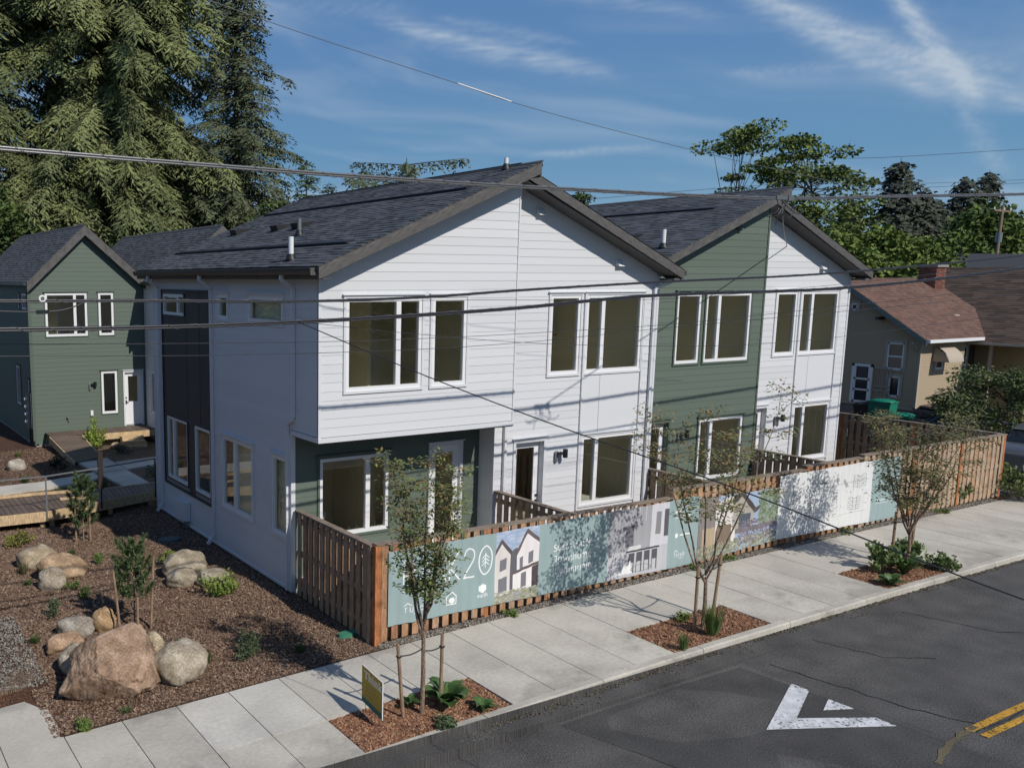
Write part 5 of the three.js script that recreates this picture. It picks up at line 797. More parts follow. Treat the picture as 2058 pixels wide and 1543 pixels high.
conifer('fir_tree', 'bushy fir low behind the left roof of the green rear house', 5.2, -40, { h: 15.5, y0: 1.5, r: 5.2, lv: 0.6, nb: 8, droop: 0.35, spray: 0.85, sw: 0.065, dens: 1.3, fine: 5, a: dougA, b: dougB, trunk: 0.35, sd: 5, hang: 0.8 }, BG);
broadleaf('maple_tree', 'leafy broadleaf tree at the far left behind the green rear house', 0.6, -39, { h: 11.5, r: 4.6, y0: 2, clumps: 110, leaves: 120, ls: 0.26, cr: 1.1, sd: 6, a: [0.03, 0.055, 0.014], b: [0.1, 0.15, 0.03] });
conifer('fir_tree', 'small bright fir between the spruce and the main roof', 20.6, -38.6, { h: 14.2, y0: 3, r: 2.6, lv: 0.5, nb: 6, droop: 0.1, spray: 0.45, sw: 0.06, dens: 1.1, a: [0.03, 0.06, 0.02], b: [0.08, 0.13, 0.04], trunk: 0.2, sd: 7, hang: 0.3 }, BG);
broadleaf('maple_tree', 'green tree crown just right of the spruce behind the main roof', 17.4, -36, { h: 11.6, r: 3.4, y0: 3, clumps: 60, leaves: 120, ls: 0.2, cr: 0.9, sd: 8, a: [0.035, 0.06, 0.016], b: [0.1, 0.14, 0.04] });
conifer('fir_tree', 'tiny fir tip peeping over the main roof ridge', 26.5, -46, { h: 13.8, y0: 5, r: 1.7, lv: 0.45, nb: 5, droop: 0.1, spray: 0.4, sw: 0.06, a: [0.025, 0.045, 0.018], b: [0.07, 0.1, 0.035], trunk: 0.16, sd: 9, hang: 0.3 }, BG);
conifer('cedar_tree', 'flat topped cedar with layered branches behind the main ridge', 26.6, -36, { h: 14.4, y0: 8, r: 5.6, lv: 0.95, nb: 6, droop: 0.14, spray: 0.5, sw: 0.075, dens: 1.7, a: [0.03, 0.05, 0.025], b: [0.1, 0.12, 0.05], trunk: 0.3, sd: 10, hang: 0.75, upTip: 0.12, prof: (t) => 0.5 + 0.5 * Math.sqrt(1 - t) }, BG);
// right side
broadleaf('locust_tree', 'large broadleaf tree with open layered crown above the far roof', 38.6, -18.4, { h: 14.9, r: 4.9, y0: 5.6, clumps: 95, leaves: 210, ls: 0.19, cr: 1.05, flat: 0.34, trunk: 0.2, sd: 11, a: [0.055, 0.085, 0.018], b: [0.16, 0.21, 0.045], shape: (t) => 0.35 + 0.65 * Math.sin(Math.PI * clamp(0.2 + 0.75 * t)) });
broadleaf('locust_tree', 'small leafy treetop above the ridge between the two gables', 34.5, -28.5, { h: 11.6, r: 1.5, y0: 6, clumps: 22, leaves: 130, ls: 0.2, cr: 0.65, trunk: 0.14, sd: 12, a: [0.035, 0.06, 0.015], b: [0.1, 0.15, 0.035] });
const HG = 'bright green trees beyond the tan house';
[[36.2, -12.5, 8.6, 3.2, 13, 'bright green bushy tree right behind the far gable'], [40, -13, 9.0, 3.4, 14, 'bright green bushy tree, middle of the row behind the tan roof'], [44.5, -13.5, 8.6, 3.3, 15, 'bright green bushy tree behind the brick chimney'], [48.5, -15, 8.2, 3.2, 16, 'yellow green bushy tree right of the brick chimney']].forEach(([x, z, h, r, s, l]) => broadleaf('bushy_tree', l, x, z, { h, r, y0: 1.2, clumps: 75, leaves: 130, ls: 0.24, cr: 1.0, sd: s, trunk: 0.18, a: [0.05, 0.09, 0.012], b: [0.17, 0.23, 0.04] }, HG));
const CG2 = 'dark conifers on the right skyline', sk = [0.026, 0.034, 0.024], sk2 = [0.07, 0.08, 0.048];
[[102.5, -48, 20.2, 6.2, 21, 'tallest dark spruce of the right skyline'], [107, -47.6, 17, 4.2, 22, 'spruce leaning against the right side of the tallest skyline spruce'], [104.2, -54.5, 16.4, 4, 23, 'narrow dark spruce, leftmost on the right skyline'], [117, -51, 16.3, 4.4, 24, 'short dark spruce between the tallest one and the far pair'], [123.5, -51.7, 19.6, 4.6, 25, 'left spruce of the far pair on the right skyline'], [126.5, -50.5, 20.4, 4.6, 26, 'right spruce of the far pair on the right skyline'], [99, -56, 14.5, 4.5, 27, 'low dark fir beside the large broadleaf tree']].forEach(([x, z, h, r, s, l]) => conifer('spruce_tree', l, x, z, { h, y0: 1, r, lv: 0.8, nb: 7, droop: 0.22, spray: 1.1, sw: 0.22, dens: 1.1, a: sk, b: sk2, trunk: 0.3, sd: s, hang: 0.6 }, CG2));
[[89, -31.5, 13, 4.6, 31, 'large light green tree at the right edge below the skyline spruces'], [80, -29.5, 9.8, 4.2, 32, 'light green tree left of the wooden utility pole'], [97, -32, 11.8, 5, 33, 'light green tree cut off by the right edge']].forEach(([x, z, h, r, s, l]) => broadleaf('maple_tree', l, x, z, { h, r, y0: 2, clumps: 80, leaves: 110, ls: 0.42, cr: 1.7, sd: s, trunk: 0.3, a: [0.04, 0.07, 0.012], b: [0.13, 0.19, 0.03] }, 'light green trees beyond the houses'));
broadleaf('dark_tree', 'dark broadleaf tree in the back at the right edge', 112, -40, { h: 12.5, r: 8, y0: 2, clumps: 80, leaves: 100, ls: 0.5, cr: 2, sd: 34, a: [0.02, 0.035, 0.012], b: [0.06, 0.09, 0.02] });
broadleaf('garden_bush', 'large rounded green bush behind the fence at the right edge', 26.9, -0.9, { h: 3.1, r: 1.75, y0: 0.35, clumps: 75, leaves: 150, ls: 0.1, cr: 0.5, trunk: 0.06, sd: 35, base: 0.4, a: [0.045, 0.075, 0.015], b: [0.13, 0.17, 0.035], leafMat: M.leaf, shape: (t) => Math.sqrt(clamp(1 - Math.pow(2 * t - 0.9, 2) * 0.75)) }, undefined, 'bush');
// trees across the street, seen only as reflections in the front windows
[[-26, 44, 11, 6, 41], [-12, 48, 12, 6.5, 42], [2, 46, 11, 6, 43], [15, 50, 12, 6.5, 44], [29, 47, 11, 6, 45], [43, 52, 13, 7, 46]].forEach(([x, z, h, r, s], i) => broadleaf('street_tree', ['first', 'second', 'third', 'fourth', 'fifth', 'sixth'][i] + ' leafy tree across the street, mirrored in the front windows', x, z, { h, r, y0: 1.5, clumps: 60, leaves: 60, ls: 0.55, cr: 1.9, sd: s, a: [0.04, 0.06, 0.014], b: [0.11, 0.14, 0.03] }, 'trees across the street'));

// trees left of the garden, mirrored in the side windows and shutting off the low sky there
[[-19, 6, 11, 5, 51], [-20, -3, 13, 5.5, 52], [-19, -12, 12, 5.5, 53], [-21, -21, 14, 6, 54], [-20, -31, 13, 6, 55]].forEach(([x, z, h, r, s], i) => broadleaf('garden_tree', ['nearest', 'second', 'third', 'fourth', 'farthest'][i] + ' of the leafy trees left of the garden, mirrored in the side windows', x, z, { h, r, y0: 0.8, clumps: 80, leaves: 60, ls: 0.55, cr: 1.8, sd: s, a: [0.05, 0.065, 0.02], b: [0.13, 0.15, 0.05] }, 'trees left of the garden'));

// ---------- young street trees with stakes ----------
function youngTree(label, x, z, o) {
  const { h, fork, stems, spread, n, ls = 0.065, a = [0.06, 0.085, 0.02], b = [0.13, 0.15, 0.04], red = [0.34, 0.2, 0.06], sd, base, lean = [0, 0], redAt = 0.5, clumpR = 0.16, twigs = 9, rTrunk = 0.036, crownY = 0.45, stakes } = o;
  seed(6000 + sd * 71); const T = thing('street_tree', label, 'tree', [x, base, z], 0, 'young street trees in the pavement pits'), wood = new MB(), fol = new MB();
  const f = V3(lean[0] * 0.3, fork, lean[1] * 0.3), m = V3(lean[0] * 0.05, fork * 0.5, 0.02); wood.cone([0, -0.05, 0], m.toArray(), rTrunk * 1.15, rTrunk, 10).cone(m.toArray(), f.toArray(), rTrunk, rTrunk * 0.85, 10);
  const clump = (c, k, cnt) => { const tr = rnd(); for (let j = 0; j < cnt; j++) { const d = rdir(), q = Math.cbrt(rnd()), p = V3(c.x + d.x * k * q, c.y + d.y * k * 0.55 * q, c.z + d.z * k * q), dv = V3(d.x, rr(-0.5, 0.35), d.z).add(rdir().multiplyScalar(0.4)).normalize(), s = V3(rr(-0.3, 0.3), 1, rr(-0.3, 0.3)).cross(dv).normalize(), l = ls * rr(0.7, 1.3), hi = (c.y - fork) / (h - fork); blade(fol, p, dv, l, l * 0.3, s, rnd() < redAt * clamp(hi * 1.3) * (0.4 + tr * 0.8) ? mixc(a, red, rr(0.4, 1)) : mixc(a, b, rnd(), rr(0.75, 1.15))); } };
  for (let i = 0; i < stems; i++) {
    const az = i / stems * 6.283 + rr(-0.35, 0.35), up = h * rr(0.8, 1), start = V3(f.x, lerp(fork * 0.8, fork * 1.15, rnd()), f.z), tip = V3(Math.cos(az) * spread * rr(0.55, 1) + lean[0], up, Math.sin(az) * spread * rr(0.55, 1) + lean[1]); let prev = start; const S = 7;
    for (let s = 1; s <= S; s++) {
      const q = s / S, P = V3(lerp(start.x, tip.x, Math.pow(q, 0.8)), lerp(start.y, tip.y, q), lerp(start.z, tip.z, Math.pow(q, 0.8))).add(V3(rr(-0.03, 0.03), 0, rr(-0.03, 0.03))); wood.cone(prev.toArray(), P.toArray(), rTrunk * 0.55 * (1 - q * 0.8) + 0.002, rTrunk * 0.55 * (1 - (s) / S * 0.82) + 0.002, 6);
      if (q > crownY * 0.7) for (let k = 0; k < Math.round(twigs / S * 1.6); k++) { const d = V3(rr(-1, 1), rr(-0.1, 0.7), rr(-1, 1)).normalize(), L = rr(0.18, 0.5) * (spread * 0.5 + 0.35), e = P.clone().addScaledVector(d, L); wood.cone(P.toArray(), e.toArray(), 0.006, 0.0025, 4); clump(e, clumpR * rr(0.6, 1.25), Math.round(n * rr(0.6, 1.4))); if (rnd() < 0.5) clump(P.clone().addScaledVector(d, L * 0.55), clumpR * 0.7, Math.round(n * 0.5)); }
      prev = P;
    }
    clump(tip, clumpR, n);
  }
  part(T, 'trunk', wood.geo(), M.bark); part(T, 'crown', fol.geo(), M.leaf);
  stakes.forEach(([a0, b0], i) => { const S = thing('tree_stake', stakes.labels[i], 'stake', [x, base, z], 0, 'stakes holding the street trees'); part(S, 'pole', new MB().cone([a0[0], -0.2, a0[1]], [b0[0], b0[2], b0[1]], 0.032, 0.028, 10).geo(), M.stake); const k = 0.82, A = [lerp(a0[0], b0[0], k), b0[2] * k, lerp(a0[1], b0[1], k)], B = [f.x * b0[2] * k / fork, b0[2] * k + 0.05, f.z]; part(S, 'tie', tube([A, [(A[0] + B[0]) / 2, (A[1] + B[1]) / 2 - 0.03, (A[2] + B[2]) / 2], B], 0.011, 12, 6), M.rubber); const ring = new THREE.TorusGeometry(0.036, 0.012, 6, 14); ring.rotateX(Math.PI / 2); ring.translate(...A); part(S, 'loop', ring, M.rubber); });
}
const stk = (labels, arr) => Object.assign(arr, { labels });
youngTree('slim upright street tree in the nearest pavement pit', -0.63, 4.45, { h: 3.95, fork: 1.4, stems: 7, spread: 0.6, n: 30, ls: 0.062, twigs: 17, sd: 1, base: gx(-0.63) - 0.03, redAt: 0.35, crownY: 0.3, clumpR: 0.15, a: [0.1, 0.14, 0.028], b: [0.25, 0.3, 0.07], stakes: stk(['left wooden stake of the nearest street tree', 'right wooden stake of the nearest street tree'], [[[-0.31, -0.03], [-0.46, -0.02, 1.24]], [[0.42, -0.08], [0.44, -0.1, 1.2]]]) });
youngTree('open bronze leaved street tree in the middle pavement pit', 5.78, 4.47, { h: 4.25, fork: 1.0, stems: 6, spread: 1.4, n: 46, ls: 0.07, twigs: 10, sd: 2, base: gx(5.78) - 0.03, redAt: 0.6, crownY: 0.55, clumpR: 0.24, a: [0.1, 0.13, 0.03], b: [0.22, 0.25, 0.06], lean: [-0.15, 0.1], stakes: stk(['left wooden stake of the middle street tree', 'right wooden stake of the middle street tree'], [[[-0.28, 0.04], [-0.3, 0.05, 1.28]], [[0.5, -0.2], [0.72, -0.25, 1.3]]]) });
youngTree('vase shaped street tree in the farthest pavement pit', 12.6, 4.35, { h: 3.5, fork: 0.9, stems: 9, spread: 1.15, n: 34, ls: 0.07, twigs: 15, sd: 3, base: gx(12.6) - 0.03, redAt: 0.3, crownY: 0.35, clumpR: 0.2, a: [0.1, 0.12, 0.03], b: [0.21, 0.22, 0.06], stakes: stk(['left wooden stake of the farthest street tree', 'right wooden stake of the farthest street tree'], [[[-0.42, -0.1], [-0.42, -0.1, 1.3]], [[0.35, -0.12], [0.55, -0.2, 1.3]]]) });

// ---------- young pines, shrubs, tufts ----------
function pine(label, x, z, h, w, sd, stakes) {
  seed(7000 + sd * 91); const b = gY(x, z), T = thing('young_pine', label, 'tree', [x, b, z], 0, 'young staked pines in the garden'), wood = new MB(), fol = new MB(); wood.cone([0, -0.05, 0], [0.02, h * 0.9, 0], 0.022, 0.01, 8);
  const shoot = (p, d, L) => { wood.cone(p.toArray(), p.clone().addScaledVector(d, L).toArray(), 0.009, 0.005, 5); const n = Math.round(L * 800); for (let i = 0; i < n; i++) { const t = rnd(), c = p.clone().addScaledVector(d, L * t), r = rdir(), dv = d.clone().multiplyScalar(rr(0.5, 1.1)).add(r).normalize(); blade(fol, c, dv, rr(0.07, 0.13), 0.008, V3(-dv.z, 0.2, dv.x).normalize(), mixc([0.06, 0.1, 0.035], [0.16, 0.22, 0.08], rnd(), rr(0.8, 1.15))); } };
  for (let lv = 0; lv < 5; lv++) { const y = h * (0.22 + lv * 0.15), n = lv === 4 ? 4 : 5; for (let k = 0; k < n; k++) { const az = k / n * 6.28 + lv * 0.7 + rr(-0.3, 0.3), R = w * 0.5 * [0.95, 0.75, 1, 0.72, 0.4][lv] * rr(0.7, 1.1), p0 = V3(0, y, 0), p1 = V3(Math.cos(az) * R * 0.55, y + 0.06, Math.sin(az) * R * 0.55); wood.cone(p0.toArray(), p1.toArray(), 0.012, 0.008, 5); if (lv > 0 || rnd() < 0.6) { shoot(p1, V3(Math.cos(az) * 0.6, 0.9, Math.sin(az) * 0.6).normalize(), rr(0.22, 0.36)); shoot(p0.clone().lerp(p1, 0.6), V3(Math.cos(az + 0.8) * 0.6, 0.7, Math.sin(az + 0.8) * 0.6).normalize(), rr(0.15, 0.26)); } } }
  for (let i = 0; i < 3; i++) shoot(V3(0, h * 0.8, 0), V3(rr(-0.3, 0.3), 1, rr(-0.3, 0.3)).normalize(), h * 0.2);
  part(T, 'trunk', wood.geo(), M.bark); part(T, 'needles', fol.geo(), M.needle);
  stakes.forEach(([sx, sz, sh, l, lx = 0]) => { const S = thing('tree_stake', l, 'stake', [x + sx, b, z + sz], 0, 'stakes holding the garden pines'); part(S, 'pole', new MB().cone([0, -0.2, 0], [lx, sh, 0], 0.027, 0.023, 9).geo(), M.stake); part(S, 'tie', tube([[lx * 0.8, sh * 0.85, 0], [-sx * 0.6 + lx * 0.3, sh * 0.82, -sz * 0.6], [-sx, sh * 0.86, -sz]], 0.008, 8, 5), M.rubber); });
}
pine('young pine on two stakes beside the boardwalk', -2.8, -7.35, 1.72, 0.95, 1, [[-0.2, 0.05, 1.05, 'left stake of the pine beside the boardwalk'], [0.16, 0.06, 1.08, 'right stake of the pine beside the boardwalk']]);
pine('young pine behind the largest boulder', -3.52, -0.95, 1.78, 1.15, 2, [[-0.3, 0.12, 1.25, 'left stake of the pine behind the largest boulder', -0.12], [0.28, 0.1, 1.45, 'right stake of the pine behind the largest boulder', 0.1], [0.02, 0.15, 0.7, 'short middle stake of the pine behind the largest boulder']]);
function shrub(label, x, z, w, h, sd, o = {}) {
  const { a = [0.06, 0.11, 0.02], b = [0.2, 0.28, 0.05], n = 420, ls = 0.05, name = 'shrub', upright = 0.4, base } = o;
  seed(8000 + sd * 31); const T = thing(name, label, 'plant', [x, base ?? gY(x, z), z], 0, o.group || 'shrubs in the garden'), wood = new MB(), fol = new MB(), st = Math.max(5, Math.round(n / 45));
  for (let i = 0; i < st; i++) { const az = rnd() * 6.28, R = w / 2 * Math.sqrt(rnd()), tip = V3(Math.cos(az) * R, h * rr(0.45, 1) * (1 - 0.5 * Math.pow(R / (w / 2), 2)), Math.sin(az) * R); wood.cone([tip.x * 0.15, -0.02, tip.z * 0.15], tip.toArray(), 0.006, 0.002, 4); const m = Math.round(n / st); for (let k = 0; k < m; k++) { const t = Math.sqrt(rr(0.1, 1)), p = V3(tip.x * lerp(0.15, 1, t), tip.y * t, tip.z * lerp(0.15, 1, t)).add(rdir().multiplyScalar(0.035 + 0.05 * w)), dv = rdir().setY(rr(-0.2, 0.5) + upright).normalize(), l = ls * rr(0.7, 1.4); blade(fol, p, dv, l, l * 0.34, rdir().cross(dv).normalize(), mixc(a, b, clamp(t * 0.5 + rnd() * 0.6), rr(0.8, 1.15))); } }
  part(T, 'stems', wood.geo(), M.bark); part(T, 'leaves', fol.geo(), M.leaf); return T;
}
function tuft(label, x, z, w, h, sd, o = {}) {
  const { a = [0.04, 0.075, 0.015], b = [0.11, 0.17, 0.035], n = 150, name = 'grass_tuft', bw = 0.006, base } = o; seed(8800 + sd * 17); const fol = new MB();
  for (let i = 0; i < n; i++) { const az = rnd() * 6.28, r = rnd() * 0.25 * w, p = V3(Math.cos(az) * r, 0, Math.sin(az) * r), d = V3(Math.cos(az) * rr(0.05, 0.6) * w / h, 1, Math.sin(az) * rr(0.05, 0.6) * w / h).normalize(); blade(fol, p, d, h * rr(0.55, 1.1), bw, V3(-Math.sin(az), 0, Math.cos(az)), mixc(a, b, rnd(), rr(0.8, 1.2))); }
  const m = shade(new THREE.Mesh(fol.geo(), M.leaf)); m.position.set(x, (base ?? gY(x, z)) - 0.01, z); return top(m, name, label, 'plant', o.group || 'grass tufts');
}
const lime = { a: [0.09, 0.15, 0.02], b: [0.28, 0.37, 0.05] }, olive = { a: [0.05, 0.085, 0.03], b: [0.13, 0.19, 0.07] };
shrub('bright lime green shrub in front of the grey boulders by the wall', -1.4, -1.85, 0.85, 0.62, 1, { ...lime, n: 900, ls: 0.06 });
shrub('bright lime green shrub behind the wide flat boulder by the wall', -1.55, -4.35, 0.6, 0.5, 2, { ...lime, n: 420, ls: 0.055 });
shrub('grey green shrub in the bare mulch near the pavement', -2.1, 1.2, 0.62, 0.52, 3, { ...olive, n: 700, ls: 0.04 });
tuft('round grass tuft near the corner fence post', -1.16, 1.4, 0.3, 0.2, 1); tuft('round grass tuft right of the pale grey boulder', -2.85, 1.05, 0.26, 0.2, 2); tuft('grass tuft at the gravel corner', -5.39, -1.05, 0.28, 0.2, 3);
shrub('olive shrub left of the small pointed stone', -4.75, -2.15, 0.55, 0.42, 4, { ...olive, n: 420, ls: 0.04 });
shrub('small bright green plant between the two pines', -3.02, -5.1, 0.28, 0.3, 5, { a: [0.06, 0.12, 0.02], b: [0.16, 0.27, 0.05], n: 260, ls: 0.045 });
shrub('small green plant behind the nearer pine, left side', -3.9, -2.95, 0.34, 0.24, 6, { n: 220, ls: 0.045 });
shrub('yellow green spreading shrub at the left edge by the boardwalk', -4.35, -7.75, 0.8, 0.4, 7, { a: [0.1, 0.12, 0.02], b: [0.3, 0.3, 0.05], n: 520, ls: 0.06 });
shrub('small green plant in front of the nearest back left boulder', -4.05, -3.6, 0.3, 0.24, 8, { n: 220, ls: 0.045 });
shrub('low weed at the pavement edge below the largest boulder', -5.28, 2.1, 0.36, 0.12, 9, { n: 300, ls: 0.06, upright: 0.1 });
tuft('dry pale grass tuft beside the back left boulders', -4.72, -5.3, 0.3, 0.34, 4, { a: [0.12, 0.11, 0.05], b: [0.25, 0.23, 0.1] }); tuft('small grass tuft left of the back left boulders', -4.8, -4.4, 0.26, 0.16, 5);
tuft('short weed under the front edge of the largest boulder', -4.62, 1.95, 0.3, 0.1, 6); tuft('tiny grass tuft behind the pale grey boulder', -3.05, 0.1, 0.16, 0.12, 7); tuft('small green tuft in the mulch behind the small green plant', -3.4, -6.2, 0.25, 0.18, 8);
shrub('tall bright green sapling beside the ramp landing', 0.95, -19.55, 1.1, 1.3, 10, { a: [0.1, 0.16, 0.02], b: [0.3, 0.4, 0.05], n: 650, ls: 0.1, upright: 0.8 });
shrub('dark green shrub in the shaded bed right of the path', 1.6, -13.9, 1.3, 0.45, 11, { a: [0.04, 0.06, 0.025], b: [0.1, 0.13, 0.06], n: 600, ls: 0.07 });
shrub('dark spiky plant at the left foot of the ramp', -1.25, -16.6, 0.7, 0.5, 12, { a: [0.03, 0.045, 0.02], b: [0.07, 0.09, 0.04], n: 320, ls: 0.09 });
shrub('grey green shrub between the ramp and the lumber steps', 1.6, -18.3, 0.9, 0.4, 13, { a: [0.05, 0.06, 0.045], b: [0.12, 0.14, 0.1], n: 420, ls: 0.06 });
shrub('small shrub in the shaded bed left of the path', -0.75, -13.1, 0.6, 0.4, 14, { a: [0.04, 0.06, 0.025], b: [0.1, 0.13, 0.06], n: 300, ls: 0.06 });
tuft('pale grass tuft on the slope left of the path', -2.7, -14.9, 0.4, 0.3, 9); tuft('grass tuft at the far end of the boardwalk', -2.2, -12.6, 0.4, 0.35, 10); tuft('small dry plant on the bare slope below the green house', -2.0, -19.6, 0.4, 0.25, 11, { a: [0.1, 0.12, 0.03], b: [0.22, 0.24, 0.06] });
// plants in the pits
function rosette(label, x, z, w, h, sd, base, n = 16) {
  seed(9500 + sd * 7); const T = thing('broadleaf_plant', label, 'plant', [x, base, z], 0, 'leafy plants in the tree pits');
  for (let i = 0; i < n; i++) { const az = i * 2.4 + rr(-0.3, 0.3), L = w / 2 * rr(0.6, 1.1), up = h * rr(0.5, 1.1), W = L * rr(0.26, 0.36), g = new THREE.PlaneGeometry(1, 1, 4, 7), p = g.attributes.position; for (let k = 0; k < p.count; k++) { const u = p.getY(k) + 0.5, s = p.getX(k) * 2, wd = W * Math.sin(Math.PI * Math.pow(u, 0.75)) + 0.004, d = L * u, y = up * Math.sin(u * 1.9) * 1.0 + Math.abs(s) * wd * 0.35 + Math.sin(u * 14 + i) * 0.008 * Math.abs(s); p.setXYZ(k, Math.cos(az) * d - Math.sin(az) * s * wd, y, Math.sin(az) * d + Math.cos(az) * s * wd); } g.computeVertexNormals(); const v = rr(0.7, 1.25); part(T, 'leaf', g, leafMats[Math.floor(v * 3) % 3]); }
}
const leafMats = [[0.07, 0.15, 0.025], [0.1, 0.2, 0.035], [0.055, 0.12, 0.02]].map((c) => new THREE.MeshPhysicalMaterial({ color: lc(...c), roughness: 0.55, transmission: 0.2, thickness: 0, side: THREE.DoubleSide }));
rosette('big leaved green plant at the foot of the nearest street tree', -0.12, 4.42, 0.85, 0.3, 1, gx(-0.1) - 0.02, 22); rosette('low big leaved plant just left of the nearest street tree trunk', -0.7, 4.2, 0.4, 0.16, 2, gx(-0.7) - 0.02, 9); rosette('dark leaved weed at the kerb end of the nearest pit', 0.25, 4.86, 0.46, 0.14, 3, gx(0.2) - 0.02, 16);
shrub('feathery grey green weed over the kerb in the nearest pit', -0.55, 4.96, 0.42, 0.12, 20, { ...olive, n: 380, ls: 0.05, upright: 0.1, base: gx(-0.5) - 0.02, group: 'leafy plants in the tree pits' });
tuft('tall grass clump in the middle tree pit', 5.62, 4.8, 0.42, 0.62, 20, { n: 260, base: gx(5.6) - 0.02, bw: 0.008, a: [0.06, 0.11, 0.02], b: [0.16, 0.25, 0.05] }); tuft('small grass clump at the kerb corner of the middle tree pit', 4.62, 5.0, 0.24, 0.36, 21, { n: 120, base: gx(4.6) - 0.02, a: [0.06, 0.11, 0.02], b: [0.16, 0.25, 0.05] }); shrub('small leafy weed behind the trunk in the middle pit', 5.75, 4.05, 0.3, 0.18, 21, { n: 200, base: gx(5.8) - 0.02, group: 'leafy plants in the tree pits' });
rosette('pale big leaved plant at the foot of the farthest street tree', 12.0, 4.62, 0.8, 0.35, 4, gx(12) - 0.02, 16); rosette('leafy plant at the near kerb corner of the farthest pit', 11.05, 4.88, 0.6, 0.22, 5, gx(11) - 0.02, 14); shrub('tall weed in front of the farthest street tree stakes', 11.8, 4.2, 0.8, 0.75, 22, { a: [0.07, 0.12, 0.03], b: [0.18, 0.26, 0.07], n: 500, ls: 0.1, upright: 0.7, base: gx(12) - 0.02, group: 'leafy plants in the tree pits' }); shrub('tall leafy weed at the right back of the farthest pit', 12.95, 4.1, 0.9, 0.6, 23, { a: [0.06, 0.11, 0.03], b: [0.17, 0.25, 0.07], n: 560, ls: 0.11, upright: 0.5, base: gx(13) - 0.02, group: 'leafy plants in the tree pits' }); shrub('bushy weed overhanging the kerb at the farthest pit', 12.95, 4.85, 0.8, 0.4, 24, { a: [0.06, 0.1, 0.02], b: [0.15, 0.22, 0.05], n: 560, ls: 0.08, base: gx(13) - 0.02, group: 'leafy plants in the tree pits' });
[[19.6, 1.7, 0.9, 0.9, 31, 'tall weeds at the right end of the cedar fence'], [21.9, 2.3, 1.6, 1.2, 32, 'feathery tall weeds beside the silver car'], [23.5, 2.6, 1.6, 1.0, 33, 'tall weeds at the right edge in front of the silver car']].forEach(([x, z, w, h, s, l]) => shrub(l, x, z, w, h, s, { a: [0.07, 0.1, 0.03], b: [0.2, 0.25, 0.07], n: 1100, ls: 0.1, upright: 0.9, base: gx(x), group: 'weeds at the end of the fence' }));
[[3.2, 'first'], [8.4, 'second'], [9.6, 'third'], [14.0, 'fourth'], [18.2, 'fifth']].forEach(([x, l], i) => shrub(l + ' low weed patch along the fence foot counted from the left', x, 2.1, 0.5, 0.1, 40 + i, { n: 220, ls: 0.05, upright: 0.1, base: gx(x), group: 'weeds along the fence foot' }));
